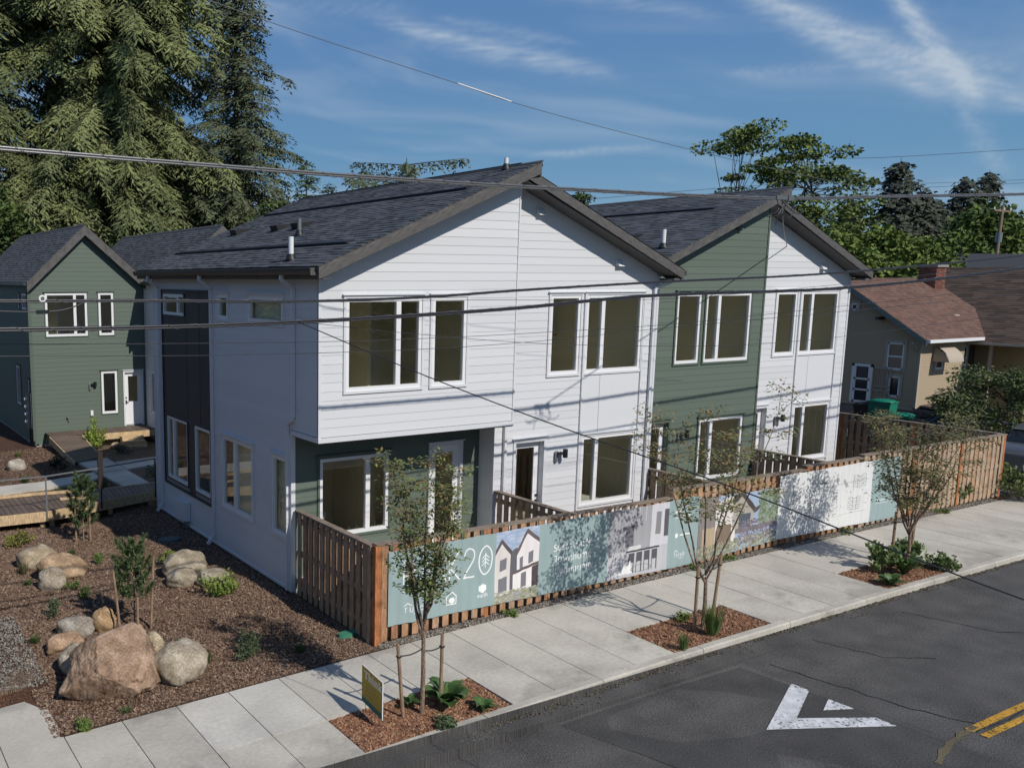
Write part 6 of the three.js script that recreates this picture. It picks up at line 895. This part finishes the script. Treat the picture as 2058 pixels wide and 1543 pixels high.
// ---------- neighbouring tan house ----------
{
  seed(601);
  const H = thing('bungalow', 'tan clapboard bungalow with brown roof right of the town houses', 'house');
  const x0 = 30, z0 = -5.1, base = 0.3, zr = -8.35, zb = -11.6, eave = 4.3, ridge = 6.55, lap = 0.115;
  const gw = sheathing(H, 'gable_wall', [x0, 0, z0], -Math.PI / 2, [[zb - z0, 1.55], [0, 1.55], [0, eave], [zr - z0, ridge - 0.08], [zb - z0, eave]], [], 0.14, M.tan[0]);
  const Z = (a, b, c, d) => [a - z0, b - z0, c, d], door = Z(-7.72, -6.85, 1.55, 3.15), win = Z(-6.45, -5.6, 2.95, 4.2), win2 = Z(-6.3, -5.65, 1.85, 2.85), sm = Z(-8.1, -7.62, 5.25, 5.75);
  boards(gw, zb - z0 + 0.05, -0.06, 1.58, ridge - 0.15, M.tan, { holes: [door, win, win2, sm], base: 1.58, expo: lap, merged: true, left: (y) => (y > eave ? zb - z0 + (y - eave) / (ridge - eave) * (zr - zb) : -99), right: (y) => (y > eave ? -(y - eave) / (ridge - eave) * (z0 - zr) : 99) });
  part(gw, 'corner_trim', new MB().box(-0.06, 0.03, 1.5, eave, -0.06, 0.03).geo(), M.tanTrim);
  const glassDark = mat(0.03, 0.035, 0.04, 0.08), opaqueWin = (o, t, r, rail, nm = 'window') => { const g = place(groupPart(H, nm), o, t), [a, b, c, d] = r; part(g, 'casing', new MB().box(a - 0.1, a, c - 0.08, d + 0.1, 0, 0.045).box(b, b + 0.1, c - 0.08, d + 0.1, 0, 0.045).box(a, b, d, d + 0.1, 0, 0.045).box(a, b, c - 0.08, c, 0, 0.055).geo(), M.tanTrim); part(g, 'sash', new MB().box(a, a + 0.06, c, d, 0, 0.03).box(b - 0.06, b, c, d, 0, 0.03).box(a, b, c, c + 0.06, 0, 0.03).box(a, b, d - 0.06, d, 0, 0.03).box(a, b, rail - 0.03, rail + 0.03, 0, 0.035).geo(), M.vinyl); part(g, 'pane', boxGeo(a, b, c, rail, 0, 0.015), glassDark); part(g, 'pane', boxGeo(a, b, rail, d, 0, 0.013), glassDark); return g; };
  opaqueWin([x0, 0, z0], -Math.PI / 2, [win[0] + 0.1, win[1] - 0.1, win[2] + 0.08, win[3] - 0.1], 3.55); opaqueWin([x0, 0, z0], -Math.PI / 2, [win2[0] + 0.1, win2[1] - 0.1, win2[2] + 0.08, win2[3] - 0.1], 2.75); opaqueWin([x0, 0, z0], -Math.PI / 2, [sm[0] + 0.1, sm[1] - 0.1, sm[2] + 0.1, sm[3] - 0.1], 5.6);
  { const g = place(groupPart(H, 'door'), [x0, 0, z0], -Math.PI / 2), [a, b, c, d] = door; part(g, 'casing', new MB().box(a, a + 0.1, c, d, 0, 0.05).box(b - 0.1, b, c, d, 0, 0.05).box(a, b, d - 0.1, d, 0, 0.05).geo(), M.vinyl); part(g, 'leaf', new MB().box(a + 0.1, a + 0.18, c, d - 0.1, 0, 0.035).box(b - 0.18, b - 0.1, c, d - 0.1, 0, 0.035).box(a + 0.1, b - 0.1, c, c + 0.08, 0, 0.035).box(a + 0.1, b - 0.1, 2.05, 2.12, 0, 0.035).box(a + 0.1, b - 0.1, 2.5, 2.57, 0, 0.035).geo(), M.vinyl); for (const [e, f] of [[1.63, 2.05], [2.12, 2.5], [2.57, 3.05]]) part(g, 'pane', boxGeo(a + 0.18, b - 0.18, e, f, 0, 0.014), glassDark); }
  { const g = place(groupPart(H, 'security_grille'), [x0, 0, z0], -Math.PI / 2); const a = door[1] + 0.02, b = a + 0.75; part(g, 'frame', new MB().box(a, a + 0.04, 1.55, 3.05, 0.06, 0.09).box(b - 0.04, b, 1.55, 3.05, 0.06, 0.09).box(a, b, 3.01, 3.05, 0.06, 0.09).box(a, b, 2.1, 2.14, 0.06, 0.09).box(a, b, 2.28, 2.32, 0.06, 0.09).geo(), M.tanTrim); for (let i = 1; i < 7; i++) part(g, 'bar', new MB().box(a + i * 0.1, a + i * 0.1 + 0.02, 1.55, 3.03, 0.065, 0.085).geo(), M.tanTrim); }
  const fw = sheathing(H, 'front_wall', [0, 0, z0], 0, [[x0, 1.55], [33.2, 1.55], [33.2, eave], [x0, eave]], [], 0.14, M.tan[0]);
  const aw = [31.0, 31.72, 2.98, 3.98]; boards(fw, x0 + 0.04, 33.15, 1.58, eave - 0.02, M.tan, { holes: [aw], base: 1.58, expo: lap, merged: true });
  opaqueWin([0, 0, z0], 0, [aw[0] + 0.1, aw[1] - 0.1, aw[2] + 0.08, aw[3] - 0.1], 3.1);
  { const g = groupPart(H, 'awning'), n = 12, top0 = new MB(); for (let i = 0; i < n; i++) { const t0 = i / n, t1 = (i + 1) / n, q = (t) => [4.05 - 0.62 * Math.pow(t, 1.5) - 0.04, z0 + 0.04 + 0.62 * Math.sin(t * 1.45)]; const [ya, za] = q(t0), [yb, zb2] = q(t1); top0.quad([30.85, yb, zb2], [31.9, yb, zb2], [31.9, ya, za], [30.85, ya, za]); } part(g, 'hood', top0.geo(), M.tanTrim); part(g, 'cheek', new MB().tri([30.85, 4.01, z0 + 0.04], [30.85, 3.39, z0 + 0.04], [30.85, 3.39, z0 + 0.66], [0, 1], [0, 0], [1, 0]).tri([30.85, 4.01, z0 + 0.04], [30.85, 3.39, z0 + 0.66], [30.85, 3.7, z0 + 0.5], [0, 1], [1, 0], [0.8, 0.5]).geo(), M.tanTrim); }
  part(H, 'foundation', boxGeo(x0 + 0.02, 40, -0.2, 1.55, zb, z0 - 0.02), mat(0.2, 0.18, 0.16, 0.9)); part(H, 'water_table', boxGeo(x0 - 0.03, 33.2, 1.45, 1.56, zb, z0 + 0.04), M.tanTrim);
  // wing roof: ridge along x, slope towards the street
  const wing = groupPart(H, 'wing_roof'); wing.rotation.y = Math.PI / 2; wing.position.set(0, 0, 0);
  const roofTone = [0.15, 0.085, 0.062];
  slope(wing, -(z0 + 0.42), eave - 0.02, -zr, ridge + 0.1, 36.2, x0 - 0.42, { tone: roofTone, vary: 0.22, seedN: 71, course: 0.14 }); // local x = -z, local z = x
  const R = (za, ya, zb2, yb, x) => part(H, 'rake_board', new MB().hex([[x, ya - 0.2, za], [x, ya, za], [x + 0.05, ya, za], [x + 0.05, ya - 0.2, za], [x, yb - 0.2, zb2], [x, yb, zb2], [x + 0.05, yb, zb2], [x + 0.05, yb - 0.2, zb2]]).geo(), mat(0.16, 0.2, 0.19, 0.7));
  R(z0 + 0.42, eave - 0.03, zr, ridge + 0.08, x0 - 0.45); R(zb - 0.42, eave - 0.03, zr, ridge + 0.08, x0 - 0.45);
  part(H, 'rear_slope', new MB().hex([[x0 - 0.4, ridge, zr], [36, ridge, zr], [36, ridge + 0.08, zr], [x0 - 0.4, ridge + 0.08, zr], [x0 - 0.4, eave - 0.1, zb - 0.4], [36, eave - 0.1, zb - 0.4], [36, eave, zb - 0.4], [x0 - 0.4, eave, zb - 0.4]]).geo(), M.roofDeck);
  part(H, 'gutter', new MB().box(x0 - 0.4, 33.5, eave - 0.12, eave, z0 + 0.42, z0 + 0.54).geo(), M.vinyl); part(H, 'soffit', boxGeo(x0 - 0.4, 33.5, eave - 0.14, eave - 0.12, z0, z0 + 0.42), M.tanTrim);
  part(H, 'knee_brace', new MB().bar([x0 - 0.05, 3.85, z0 - 0.12], [x0 - 0.4, 4.15, z0 - 0.12], 0.08, 0.08).geo(), M.tanTrim); part(H, 'knee_brace', new MB().box(x0 - 0.4, x0, 5.0, 5.12, -6.75, -6.6).geo(), M.darkTrim);
  // main body with the dark roof
  const mx0 = 34.6; part(H, 'main_wall', boxGeo(mx0, 46, 0.3, 4.15, -20, -3.4), mat(0.4, 0.29, 0.14, 0.8)); part(H, 'porch_screen', boxGeo(33.25, mx0, 1.4, 4.1, -5.6, -5.4), mat(0.07, 0.055, 0.045, 0.9)); part(H, 'porch_post', boxGeo(33.8, 33.9, 0.4, 4.1, -4.5, -4.4), M.tanTrim); opaqueWin([0, 0, -5.38], 0, [33.35, 33.9, 2.9, 3.9], 3.4);
  slope(H, mx0 - 1.2, 4.12, 40.2, 7.15, -2.9, -20.5, { tone: [0.075, 0.05, 0.036], vary: 0.4, seedN: 73, course: 0.2, tabs: [0.3, 0.6] }); slope(H, 47, 4.12, 40.2, 7.15, -2.9, -20.5, { shingles: false });
  part(H, 'main_gutter', new MB().box(mx0 - 1.32, mx0 - 1.2, 4.0, 4.1, -20, -2.9).geo(), M.tanTrim); part(H, 'main_rake', new MB().hex([[mx0 - 1.2, 3.92, -2.92], [40.2, 6.95, -2.92], [40.2, 7.13, -2.92], [mx0 - 1.2, 4.1, -2.92], [mx0 - 1.2, 3.92, -2.88], [40.2, 6.95, -2.88], [40.2, 7.13, -2.88], [mx0 - 1.2, 4.1, -2.88]]).geo(), M.tanTrim);
  // chimney with real bricks
  const ch = groupPart(H, 'chimney'), cxm = 35.7, czm = -8.0, bm = [mat(0.2, 0.07, 0.045, 0.9), mat(0.15, 0.055, 0.04, 0.9), mat(0.26, 0.1, 0.06, 0.9)]; part(ch, 'core', boxGeo(cxm - 0.36, cxm + 0.36, 5.2, 7.15, czm - 0.36, czm + 0.36), mat(0.35, 0.32, 0.29, 0.95));
  const bk = [new MB(), new MB(), new MB()]; for (let k = 0; k < 23; k++) for (let s = 0; s < 4; s++) for (let i = 0; i < 4; i++) { const y = 5.3 + k * 0.08, a = -0.37 + i * 0.2 - (k % 2) * 0.1, b = Math.min(0.38, a + 0.19), aa = Math.max(-0.38, a); if (b - aa < 0.03) continue; const m = bk[Math.floor(rnd() * 3)]; if (s === 0) m.box(cxm + aa, cxm + b, y, y + 0.066, czm + 0.36, czm + 0.375); if (s === 1) m.box(cxm - 0.375, cxm - 0.36, y, y + 0.066, czm + aa, czm + b); } bk.forEach((m, i) => part(ch, 'brickwork', m.geo(), bm[i], true)); part(ch, 'cap', boxGeo(cxm - 0.44, cxm + 0.44, 7.15, 7.25, czm - 0.44, czm + 0.44), mat(0.3, 0.28, 0.26, 0.9));
  part(H, 'roof_vent', new MB().hex([[33.9, 5.18, -6.25], [34.25, 5.18, -6.25], [34.25, 5.22, -6.25], [33.9, 5.22, -6.25], [33.9, 5.02, -5.95], [34.25, 5.02, -5.95], [34.25, 5.14, -5.95], [33.9, 5.14, -5.95]]).geo(), M.tanTrim);
  structure('driveway', padGeo([[22, -9], [22, 2.1], [34.5, 2.1], [34.5, -3.3], [29.9, -5], [29.9, -9]].reverse(), (x, z) => hy(x, z), 0.012, 0.05), M.asphaltOld);
}
// ---------- bins ----------
function bin(label, x, z, w, h, d, c, turn, lid = c) {
  const T = thing('wheelie_bin', label, 'bin', [x, hy(x, z) + 0.02, z], turn, 'wheeled bins behind the fence'), m = mat(...c, 0.45), ml = mat(...lid, 0.4);
  part(T, 'body', new MB().hex([[-w * 0.4, 0.1, -d * 0.4], [w * 0.4, 0.1, -d * 0.4], [w / 2, h, -d / 2], [-w / 2, h, -d / 2], [-w * 0.4, 0.05, d * 0.36], [w * 0.4, 0.05, d * 0.36], [w / 2, h, d / 2], [-w / 2, h, d / 2]]).geo(), m);
  part(T, 'rim', new MB().box(-w * 0.53, w * 0.53, h - 0.06, h, -d * 0.53, d * 0.53).geo(), m);
  const lg = new THREE.SphereGeometry(1, 20, 8, 0, 6.283, 0, Math.PI / 2); lg.scale(w * 0.54, 0.09, d * 0.56); lg.translate(0, h, 0.02); part(T, 'lid', lg, ml); part(T, 'handle', new MB().bar([-w * 0.35, h - 0.02, -d * 0.6], [w * 0.35, h - 0.02, -d * 0.6], 0.03, 0.03).geo(), m);
  for (const s of [-1, 1]) { const g = new THREE.CylinderGeometry(0.12, 0.12, 0.06, 16); g.rotateZ(Math.PI / 2); g.translate(s * w * 0.42, 0.12, -d * 0.42); part(T, 'wheel', g, M.rubber); }
}
bin('black wheeled bin with grey side, left of the green bins', 27.5, -5.6, 0.56, 1.36, 0.62, [0.02, 0.022, 0.026], 0.2); bin('tall green wheeled bin between the black one and the lower green one', 27.55, -4.95, 0.72, 1.55, 0.78, [0.01, 0.19, 0.12], 0.15); bin('lower green wheeled bin with rounded lid at the right', 27.6, -4.2, 0.7, 1.1, 0.72, [0.008, 0.21, 0.13], 0.1);
// ---------- cars ----------
function car(label, x, z, turn, paint, rear = false) {
  const T = thing('parked_car', label, 'car', [x, hy(x, z) + 0.0, z], turn, 'cars parked in the driveway'), pm = new THREE.MeshPhysicalMaterial({ color: lc(...paint), metalness: 0.5, roughness: 0.35, clearcoat: 1, clearcoatRoughness: 0.05 }), gl = mat(0.015, 0.018, 0.02, 0.05);
  const body = new THREE.Shape(); body.moveTo(-2.2, 0.3); body.lineTo(-2.25, 0.62); body.quadraticCurveTo(-2.24, 0.92, -2.0, 0.98); body.lineTo(-1.75, 1.0); body.lineTo(0.75, 0.98); body.quadraticCurveTo(1.7, 0.92, 2.1, 0.74); body.quadraticCurveTo(2.27, 0.62, 2.24, 0.34); body.lineTo(2.2, 0.27);
  const arch = (cx) => { body.lineTo(cx + 0.36, 0.27); body.absarc(cx, 0.3, 0.36, 0, Math.PI, false); }; arch(1.32); arch(-1.32); body.lineTo(-2.2, 0.3);
  const bg = new THREE.ExtrudeGeometry(body, { depth: 1.56, bevelEnabled: true, bevelThickness: 0.09, bevelSize: 0.06, bevelSegments: 4, curveSegments: 14 }); bg.translate(0, 0, -0.78); part(T, 'body', bg, pm);
  const cab = new THREE.Shape(); cab.moveTo(-1.85, 0.96); cab.quadraticCurveTo(-1.3, 1.42, -0.75, 1.46); cab.lineTo(0.0, 1.46); cab.quadraticCurveTo(0.4, 1.42, 1.05, 0.96); const cg = new THREE.ExtrudeGeometry(cab, { depth: 1.16, bevelEnabled: true, bevelThickness: 0.12, bevelSize: 0.05, bevelSegments: 4 }); cg.translate(0, 0, -0.58); part(T, 'cabin', cg, gl);
  const rf = new THREE.Shape(); rf.moveTo(-1.25, 1.42); rf.quadraticCurveTo(-0.7, 1.54, -0.4, 1.54); rf.quadraticCurveTo(0.1, 1.54, 0.38, 1.42); const rg = new THREE.ExtrudeGeometry(rf, { depth: 1.2, bevelEnabled: true, bevelThickness: 0.06, bevelSize: 0.03, bevelSegments: 3 }); rg.translate(0, 0, -0.6); part(T, 'roof', rg, pm);
  for (const s of [-1, 1]) { part(T, 'pillar', new MB().bar([-0.35, 1.0, s * 0.74], [-0.32, 1.48, s * 0.66], 0.07, 0.05).geo(), pm); part(T, 'headlight', new THREE.SphereGeometry(0.14, 14, 10).scale(0.8, 0.6, 1.2).translate(2.12, 0.68, s * 0.62), mat(0.7, 0.7, 0.7, 0.1)); part(T, 'tail_light', new THREE.BoxGeometry(0.14, 0.2, 0.34).translate(-2.22, 0.82, s * 0.66), mat(0.4, 0.03, 0.02, 0.2)); part(T, 'mirror', new THREE.SphereGeometry(0.1, 12, 8).scale(0.8, 0.7, 1.2).translate(0.72, 1.04, s * 0.96), pm);
    for (const wx of [1.32, -1.32]) { const w = groupPart(T, 'wheel'), g = new THREE.TorusGeometry(0.24, 0.085, 12, 28); g.translate(wx, 0.31, s * 0.76); part(w, 'tyre', g, M.rubber); const r = new THREE.CylinderGeometry(0.2, 0.2, 0.12, 20); r.rotateX(Math.PI / 2); r.translate(wx, 0.31, s * 0.76); part(w, 'rim', r, M.chrome); } }
}
car('silver car cut off by the right edge beyond the fence', 27.0, 0.8, 0.08, [0.2, 0.21, 0.23]); car('dark car parked beside the tan house, only its roof showing', 29.2, -3.0, -0.35, [0.015, 0.017, 0.02]);
// ---------- far houses ----------
[[60, -22, 9, 5, 6.0, 8.0, 'dark roofed house far behind the chimney'], [72, -22, 12, 5.5, 6.0, 8.3, 'long dark roofed house at the right edge in the distance']].forEach(([x, z, w, d, e, r, l], i) => {
  const T = thing('far_house', l, 'house', [x, 0, z], -0.2 - i * 0.1, 'far houses on the right'); part(T, 'wall', boxGeo(-w / 2, w / 2, 0, e, -d, d), mat(0.3, 0.28, 0.24, 0.9)); const rm = mat(0.03, 0.032, 0.038, 0.9);
  part(T, 'roof', new MB().hex([[-w / 2 - 0.5, e - 0.2, d + 0.5], [w / 2 + 0.5, e - 0.2, d + 0.5], [w / 2 + 0.5, e, d + 0.5], [-w / 2 - 0.5, e, d + 0.5], [-w / 2 - 0.5, r, 0], [w / 2 + 0.5, r, 0], [w / 2 + 0.5, r + 0.2, 0], [-w / 2 - 0.5, r + 0.2, 0]]).hex([[-w / 2 - 0.5, e - 0.2, -d - 0.5], [w / 2 + 0.5, e - 0.2, -d - 0.5], [w / 2 + 0.5, e, -d - 0.5], [-w / 2 - 0.5, e, -d - 0.5], [-w / 2 - 0.5, r, 0], [w / 2 + 0.5, r, 0], [w / 2 + 0.5, r + 0.2, 0], [-w / 2 - 0.5, r + 0.2, 0]]).geo(), rm);
  part(T, 'gable', new MB().tri([-w / 2, e, d], [-w / 2, e, -d], [-w / 2, r, 0], [0, 0], [1, 0], [0.5, 1]).geo(), mat(0.25, 0.25, 0.26, 0.9));
});
// ---------- poles and wires ----------
{ const P = thing('utility_pole', 'far wooden utility pole with crossarm in front of the light green trees', 'pole', [71.5, 0.5, -22.6]); part(P, 'pole', new MB().cone([0, 0, 0], [0.25, 11.6, 0], 0.16, 0.11, 10).geo(), M.bark); part(P, 'crossarm', new MB().bar([-1.1, 11.2, 0.1], [1.6, 11.2, -0.1], 0.1, 0.12).geo(), M.bark); for (const x of [-0.9, 0.5, 1.4]) part(P, 'insulator', new THREE.CylinderGeometry(0.05, 0.06, 0.2, 8).translate(x, 11.36, 0), M.pvc); part(P, 'transformer', new THREE.CylinderGeometry(0.22, 0.22, 0.7, 14).translate(-0.35, 9.2, 0.25), M.greyMetal); }
const WG = 'overhead wires across the street front';
function wire(name, label, pts, r, m = M.cable, wrap = 0) {
  const g = tube(pts, r, 90, 7); if (!wrap) return top(shade(new THREE.Mesh(g, m)), name, label, 'wire', WG);
  const T = thing(name, label, 'wire', [0, 0, 0], 0, WG); part(T, 'bundle', g, m);
  part(T, 'second_cable', tube(pts.map(([x, y, z]) => [x, y - r * 1.7, z + 0.004]), r * 0.8, 90, 7), m);
  const c = new THREE.CatmullRomCurve3(pts.map((p) => new THREE.Vector3(...p)), false, 'centripetal'), L = c.getLength(), n = Math.round(L / wrap * 8), q = []; for (let i = 0; i <= n; i++) { const p = c.getPointAt(i / n), w = i / 8 * 6.283; q.push([p.x, p.y - r * 0.8 + Math.cos(w) * r * 2.1, p.z + Math.sin(w) * r * 1.5]); } part(T, 'lashing', tube(q, r * 0.14, n * 2, 4), M.cableSteel); return T;
}
const at3 = (z, a) => a.map(([x, y]) => [x, y, z]);
wire('power_cable', 'uppermost thick silver cable crossing in front of the ridge', at3(4.4, [[-14, 8.3], [-6.59, 8.12], [-4.19, 8.075], [-1.73, 8.045], [1.56, 8.042], [7.17, 8.107], [10.7, 8.285], [15.6, 8.53], [24, 9.0]]), 0.017, M.cableSteel, 0.5);
wire('telephone_cable', 'middle twisted cable across the upper windows', at3(3.6, [[-14, 6.6], [-6.53, 6.389], [-4.6, 6.37], [-2.36, 6.335], [-0.16, 6.375], [1.79, 6.47], [4.99, 6.596], [9.93, 6.76], [17.67, 7.22], [25, 7.8]]), 0.012, M.cable, 0.45);
wire('telephone_cable', 'thickest black lashed cable across the upper windows', at3(3.6, [[-14, 6.2], [-6.55, 6.04], [-4.6, 6.02], [-2.36, 6.043], [-0.16, 6.105], [1.8, 6.185], [4.63, 6.35], [9.98, 6.45], [13.3, 6.61], [17.74, 6.92], [25, 7.5]]), 0.017, M.cable, 0.4);
wire('thin_wire', 'thin wire sagging below the lashed cable, upper of two at the left', at3(3.4, [[-12, 6.0], [-6.5, 5.83], [-3.6, 5.75], [-1.39, 5.71], [0.93, 5.713], [2.65, 5.74], [5.25, 5.79], [10.34, 6.04], [18.3, 6.46]]), 0.0045);
wire('thin_wire', 'thin wire sagging below the lashed cable, lower of two at the left', at3(3.42, [[-12, 5.85], [-6.5, 5.68], [-3.6, 5.58], [-1.9, 5.55], [-0.1, 5.54], [2.06, 5.58], [5.3, 5.73], [11, 5.96], [18.3, 6.28]]), 0.0045);
wire('thin_wire', 'thin wire sloping down from the cable clamp across the white wall', at3(3.45, [[-2.3, 6.03], [-0.58, 5.83], [2.06, 5.58], [5.3, 5.41], [7.87, 5.353], [11.1, 5.43], [18, 5.8]]), 0.004);
wire('thin_wire', 'thin wire just below the middle twisted cable', at3(4.2, [[-2.7, 6.33], [0.2, 6.33], [4.3, 6.3], [8.1, 6.46], [16.4, 6.99]]), 0.004);
wire('service_wire', 'black service wire running diagonally down across the street', [[-2.36, 6.03, 3.6], [-1.55, 5.4, 5.6], [-0.9, 4.93, 7.4], [-0.25, 4.5, 9.3], [0.46, 3.91, 11.7], [1.2, 3.45, 14.2]], 0.0075);
wire('guy_wire', 'high guy wire with pale insulator crossing the sky', [[-6.5, 10.75, 3.8], [-2.98, 10.06, 3.8], [0.25, 9.55, 3.8], [1.3, 9.375, 3.8], [6, 8.86, 3.8], [12.6, 8.33, 3.8]], 0.005, M.cableSteel);
wire('guy_insulator', 'pale insulator rod on the high guy wire', [[0.25, 9.555, 3.8], [0.78, 9.467, 3.8], [1.3, 9.38, 3.8]], 0.011, M.pvc);
wire('far_wire', 'far thin wire slanting up to the right edge above the spruces', [[41.6, 13.05, -16], [45, 13.3, -16], [60, 14.7, -16]], 0.012); wire('far_wire', 'far thin wire crossing the large broadleaf tree, upper of a pair', [[20, 9.9, -16], [37, 11.5, -16], [43.5, 11.75, -16], [62, 12.95, -16]], 0.01); wire('far_wire', 'far thin wire crossing the large broadleaf tree, lower of a pair', [[37, 11.2, -16], [43.5, 11.5, -16], [62, 12.75, -16]], 0.01);
wire('drop_wire', 'dark drop wire from the cable knot down to the far chimney', [[7.2, 8.08, 4.4], [13, 7.72, 0.5], [24, 7.3, -6.6], [40, 7.0, -15]], 0.012);
{ // knot of splices on the uppermost cable
  const K = thing('cable_splice', 'tangle of splices hanging on the uppermost cable before the green gable', 'wire', [7.2, 8.1, 4.4]); seed(61);
  part(K, 'clamp', new MB().box(-0.18, 0.12, -0.03, 0.04, -0.03, 0.03).box(0.16, 0.3, -0.04, 0.05, -0.03, 0.03).geo(), M.cableSteel);
  const loops = [[[-0.15, 0, 0], [-0.1, -0.2, 0.02], [-0.32, -0.3, 0.03], [-0.42, -0.27, 0.02]], [[0, 0, 0], [0.02, -0.22, 0.03], [-0.2, -0.33, 0.02], [-0.38, -0.34, 0]], [[0.05, 0, 0], [0.0, -0.15, 0.03], [-0.12, -0.3, 0.04], [-0.16, -0.48, 0.03]], [[0.1, 0, 0], [0.08, -0.18, 0.02], [0.06, -0.3, 0], [0.05, -0.36, 0]], [[0.2, 0, 0], [0.35, -0.2, 0.02], [0.2, -0.34, 0.03], [0.08, -0.24, 0.02]], [[-0.1, 0.01, 0.01], [0.2, -0.2, 0.05], [0.48, -0.27, 0.04], [0.62, -0.2, 0.02]], [[0.22, 0, 0], [0.3, -0.12, 0.03], [0.27, -0.22, 0.01]]];
  loops.forEach((l) => part(K, 'jumper_wire', tube(l, 0.009, 16, 5), M.cable));
}
{ const K = thing('cable_clip', 'bright metal splice block hanging between the left cables', 'wire', [-6.0, 6.26, 3.6]); part(K, 'block', new MB().box(-0.1, 0.06, -0.05, 0.0, -0.03, 0.03).geo(), M.chrome); part(K, 'eye', new THREE.TorusGeometry(0.035, 0.014, 8, 14).translate(-0.02, 0.14, 0), M.pvc); part(K, 'jumper_wire', tube([[-0.7, 0, 0], [-0.1, -0.02, 0], [0.25, 0.0, 0], [0.55, 0.1, 0]], 0.009, 16, 5), M.cable); }
renderer.render(scene, camera);
